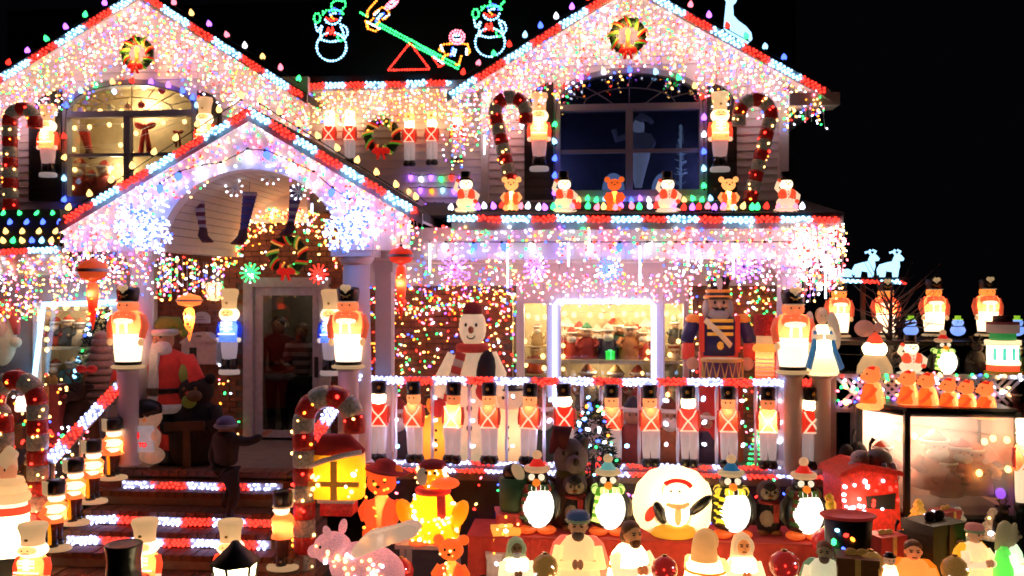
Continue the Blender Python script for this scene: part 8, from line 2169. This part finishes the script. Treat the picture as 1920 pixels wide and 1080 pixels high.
def f_dog(c):
    def f():
        o = new(); fm2 = mat('dog_fur_%d' % int(c * 100), (c, c * .92, c * .9), .95, vary=.4, bump=.7, scale=30)
        MB().ell((.25, 0, .42), (.40, .26, .30), 0, 14, 9, rot=(0, .15, 0)).build('body', fm2, o)
        h = MB().ell((-.32, -.12, .42), (.30, .26, .26)); h.ell((-.56, -.2, .26), (.15, .14, .12)); ho = h.build('head', fm2, o); MB().ell((-.60, -.33, .22), (.07, .06, .07)).build('nose', EYE_M(), ho)
        e = MB(); e.ell((-.08, -.28, .34), (.08, .06, .24)); e.ell((-.2, .16, .4), (.08, .06, .22)); e.build('ears', mat('dog_ear_%d' % int(c * 100), (c * .5, c * .45, c * .45), .95), ho); e2 = MB(); [e2.ell((-.50, y, .50), (.025, .025, .035)) for y in (-.28, .0)]; e2.build('eyes', EYE_M(), ho)
        l = MB(); [l.tube([(x, -.22, .3), (x + .05, -.34, .1), (x + .05, -.36, -.2)], [.10, .09, .08], 8) for x in (.28, .52)]; l.build('legs', fm2, o); MB().tube([(-.02, 0, .65), (-.0, 0, .85), (.1, 0, 1.0)], [.03, .05, .07], 8).build('tail', mat('dog_tail', (.02, .016, .016), .95), o); return o
    return f
at('dog1', 'plush_dog', 'grey shaggy plush dog lying on the red dog house', 'plush dog', 1632, 822, 886, 9.25, f_dog(.55), None, .05, 1.0)
at('dog2', 'plush_dog', 'black plush dog behind the grey one, by the porch corner', 'plush dog', 1598, 806, 884, 9.65, f_dog(.02), None, .25, .6)
at('bird', 'bird_figure', 'small yellow bird figure left of the red dog house', 'bird figure', 1558, 922, 962, 9.05, lambda: (lambda o: (MB().ell((0, 0, .35), (.25, .3, .3)).build('body', mat('bird_yellow', (.55, .32, .02), .8, .10), o), MB().ell((-.1, -.1, .72), (.22, .2, .2)).build('head', mat('bird_yellow', (.55, .32, .02), .8, .10), o), MB().lathe([(.08, 0), (.01, .2)], 8, 0, rot=(math.pi / 2, 0, -.6), off=(-.22, -.25, .70)).build('beak', mat('bird_beak', (.6, .2, .02), .6, .1), o), MB().tube([(-.1, -.1, .9), (-.05, -.1, 1.0)], .03, 5).build('crest', mat('bird_yellow', (.55, .32, .02), .8, .10), o), o)[4])(new()))
# black tub with red brim, parcels, cones, gnome figures at bottom right
p = P(1590, 1130, 8.5); m = M(1590, 8.5); o = thing('tub', 'black tub with wide red rim and coloured bulbs', 'tub', (p.x, 8.5, 0)); zt = P(1590, 966, 8.5).z
MB().lathe([(34 * m, 0), (44 * m, zt - .02)], 20, 0).build('bucket', mat('tub_black', (.012, .016, .016), .4), o); MB().lathe([(45 * m, zt - .03), (52 * m, zt), (51 * m, zt + .012), (42 * m, zt - .01)], 24, 0, sy=.7).build('rim', mat('tub_red', (.5, .04, .03), .5, .08), o)
tl = [((45 * m * math.sin(a)), -45 * m * math.cos(a), z * zt) for a, z in ((-.7, .88), (-.35, .84), (-.85, .74), (-.45, .68), (-.1, .8), (-.2, .56), (-.6, .6))]; bulbs('mini_bulbs', tl, list('CRGBOGC'), .022, o, 1.4, .2, True, 2.6, '_tub')
gift('brown lit parcel basket below the tub', 1606, 1040, 1120, 8.1, 70, (.14, .045, .012), (.5, .25, .05), .06, 'parcels at the lower right', -.2); gift('dark green parcel with slanted lid at the lower right', 1752, 974, 1090, 8.6, 84, (.018, .03, .012), (.05, .01, .01), 0, 'parcels at the lower right', .5); gift('red lit parcel corner behind the dark green parcel', 1772, 955, 1010, 8.9, 44, (.30, .03, .02), (.6, .3, .06), .08, 'parcels at the lower right', .6)
for i, (px, t, bo, c, lab) in enumerate(((1722, 935, 1000, (.75, .36, .04), 'golden lit cone tree before the left of the case'), (1796, 950, 1010, (.35, .30, .2), 'silver lit cone tree before the middle of the case'), (1862, 952, 1010, (.45, .28, .15), 'copper lit cone tree before the right of the case'))):
    p, q_ = P(px, bo, 8.95), P(px, t, 8.95); H = q_.z - p.z; o = thing('cone_tree', lab, 'cone tree', p, 0, 'small glitter cone trees'); b = MB()
    for k in range(5): b.lathe([(.13 - .022 * k, H * .19 * k), (.15 - .024 * k, H * (.19 * k + .05)), (.08 - .014 * k, H * (.19 * k + .22))], 12, 0, fl=(.1, 6))
    b.build('tiers', mat('cone_%d' % i, c, .4, .18, vary=.6, scale=40), o); tinsel_lights(o, [(R.uniform(-.1, .1), -.14, H * R.uniform(.1, .8)) for _ in range(7)], 'Y', 2.8, .022, '_cone')
    MB().lathe([(.012, 0), (.012, p.z)], 6, 0, off=(0, 0, -p.z)).build('stake', DARK, o)
at('gnome', 'elf_doll', 'glowing elf doll in pink banded hat at the lower right', 'elf doll', 1826, 980, 1110, 8.2, lambda: (lambda o: (lamp(o, (0, 0, .25), 1.0), o)[1])(f_robed((1, .85, .6), (1, .62, .05), 'turban', (.55, .20, .16), (.7, .32, .08), None, p=.6, e=.9)), None, .4, 1.1)
at('gsnow', 'snowman_figure', 'glowing green and white snowman with tan hat at the right edge', 'snowman', 1892, 978, 1120, 8.2, lambda: f_robed((.95, 1, .85), (.2, .8, .15), 'hood', (.35, .28, .14), (.4, .3, .15), None, p=2.2, e=1.1, sk_e=.15), -.4, 1.1)
at('dogs3', 'plush_dog', 'grey and white plush dog sitting beside the dark green parcel', 'plush dog', 1680, 975, 1040, 8.7, f_dog(.16), None, -.1, .7)
at('mbird', 'plush_reindeer', 'olive and brown plush reindeer by the right cone tree', 'plush reindeer', 1880, 935, 1000, 8.8, f_reindeer)

# ---- more little things that crowd the yard
def f_bauble_lamp(col):
    def f():
        o = new(); MB().lathe([(.06, 0), (.3, .04), (.46, .25), (.5, .48), (.42, .74), (.2, .92), (.1, .95)], 18, 0).build('ball', mat('bauble_lamp_%d' % int(col[0] * 90 + col[1] * 9), col, .25, .22, vary=.4, scale=25), o)
        MB().lathe([(.1, .94), (.1, 1.0)], 10, 0).build('cap', GOLD(), o); tinsel_lights(o, [(.5 * math.sin(a), -.5 * math.cos(a), z) for a, z in [(R.uniform(-1, 1), R.uniform(.25, .7)) for _ in range(6)]], 'R' if col[0] > .3 and col[1] < .1 else 'Y', 2.6, .03, '_bl'); return o
    return f
g = 'tinsel balls crowded among the yard figures'
for i, (px, t, bo, Y, c, lab) in enumerate(((1548, 988, 1040, 8.9, (.42, .02, .015), 'red tinsel ball between green scarfed penguin and black tub'), (1470, 1030, 1085, 8.0, (.40, .02, .015), 'red tinsel ball beside the veiled woman'), (1632, 1030, 1090, 8.1, (.30, .14, .03), 'bronze tinsel ball in front of the black tub'), (1246, 1040, 1090, 8.0, (.32, .03, .02), 'red tinsel ball right of the kneeling crib man'), (1790, 1040, 1090, 8.1, (.35, .2, .04), 'gold tinsel ball beside the elf doll'), (752, 1044, 1092, 8.4, (.34, .03, .02), 'red tinsel ball behind the winged pig'), (1022, 1036, 1085, 8.0, (.33, .16, .03), 'gold tinsel ball right of the hooded shepherd'))):
    at('bl%d' % (0 if c[1] < .1 else 1), 'tinsel_ball', lab, 'ornament', px, t, bo, Y, f_bauble_lamp(c), g)
gift('small red parcel by the foot of the dog house', 1660, 1000, 1052, 8.6, 56, (.36, .03, .02), (.6, .3, .06), .08, 'parcels at the lower right', .4)
at('ysnow2', 'snowman_figure', 'small warm snowman lamp in front of the dog house', 'snowman', 1668, 1036, 1100, 8.0, lambda: f_lit_block((.75, .55, .36), .35))
at('stree2', 'fabric_tree', 'grey ruffled little tree right of the dark parcel', 'fabric tree', 1800, 1010, 1090, 8.5, f_plush_tree)
for i, (px, t, bo, Y, lab) in enumerate(((60, 842, 905, 8.95, 'brown toy doll between left cane post and stair soldiers'), (86, 800, 860, 9.2, 'dark red toy doll above the lowest stair soldier'), (34, 690, 730, 9.3, 'red toy doll on the left parcels under the Santa face'))):
    at('ldl%d' % i, 'doll', lab, 'doll', px, t, bo, Y, lambda: f_doll(((.2, .1, .05), (.25, .03, .03), (.3, .04, .04))[i], (.3, .04, .03), None, (.4, .25, .15), i == 0), 'dolls at the left edge', 0, 1.2)
# ---------------------------------------------------------------- move every thing's origin to its base
import bpy as _b
bpy.context.view_layer.update()
for o in list(scene.objects):
    if o.type == 'EMPTY' and o.parent is None and o.name != 'house' and len(o.children) and o.location.length < 1e-6 and o.rotation_euler[2] == 0:
        lo = Vector((1e9,) * 3); hi = -lo
        for c in o.children:
            if c.type == 'MESH':
                for q in c.bound_box:
                    w = c.matrix_basis @ Vector(q)
                    lo = Vector(map(min, lo, w)); hi = Vector(map(max, hi, w))
        if hi.x > lo.x:
            b = Vector(((lo.x + hi.x) / 2, (lo.y + hi.y) / 2, lo.z))
            o.location = b
            for c in o.children: c.location = c.location - b
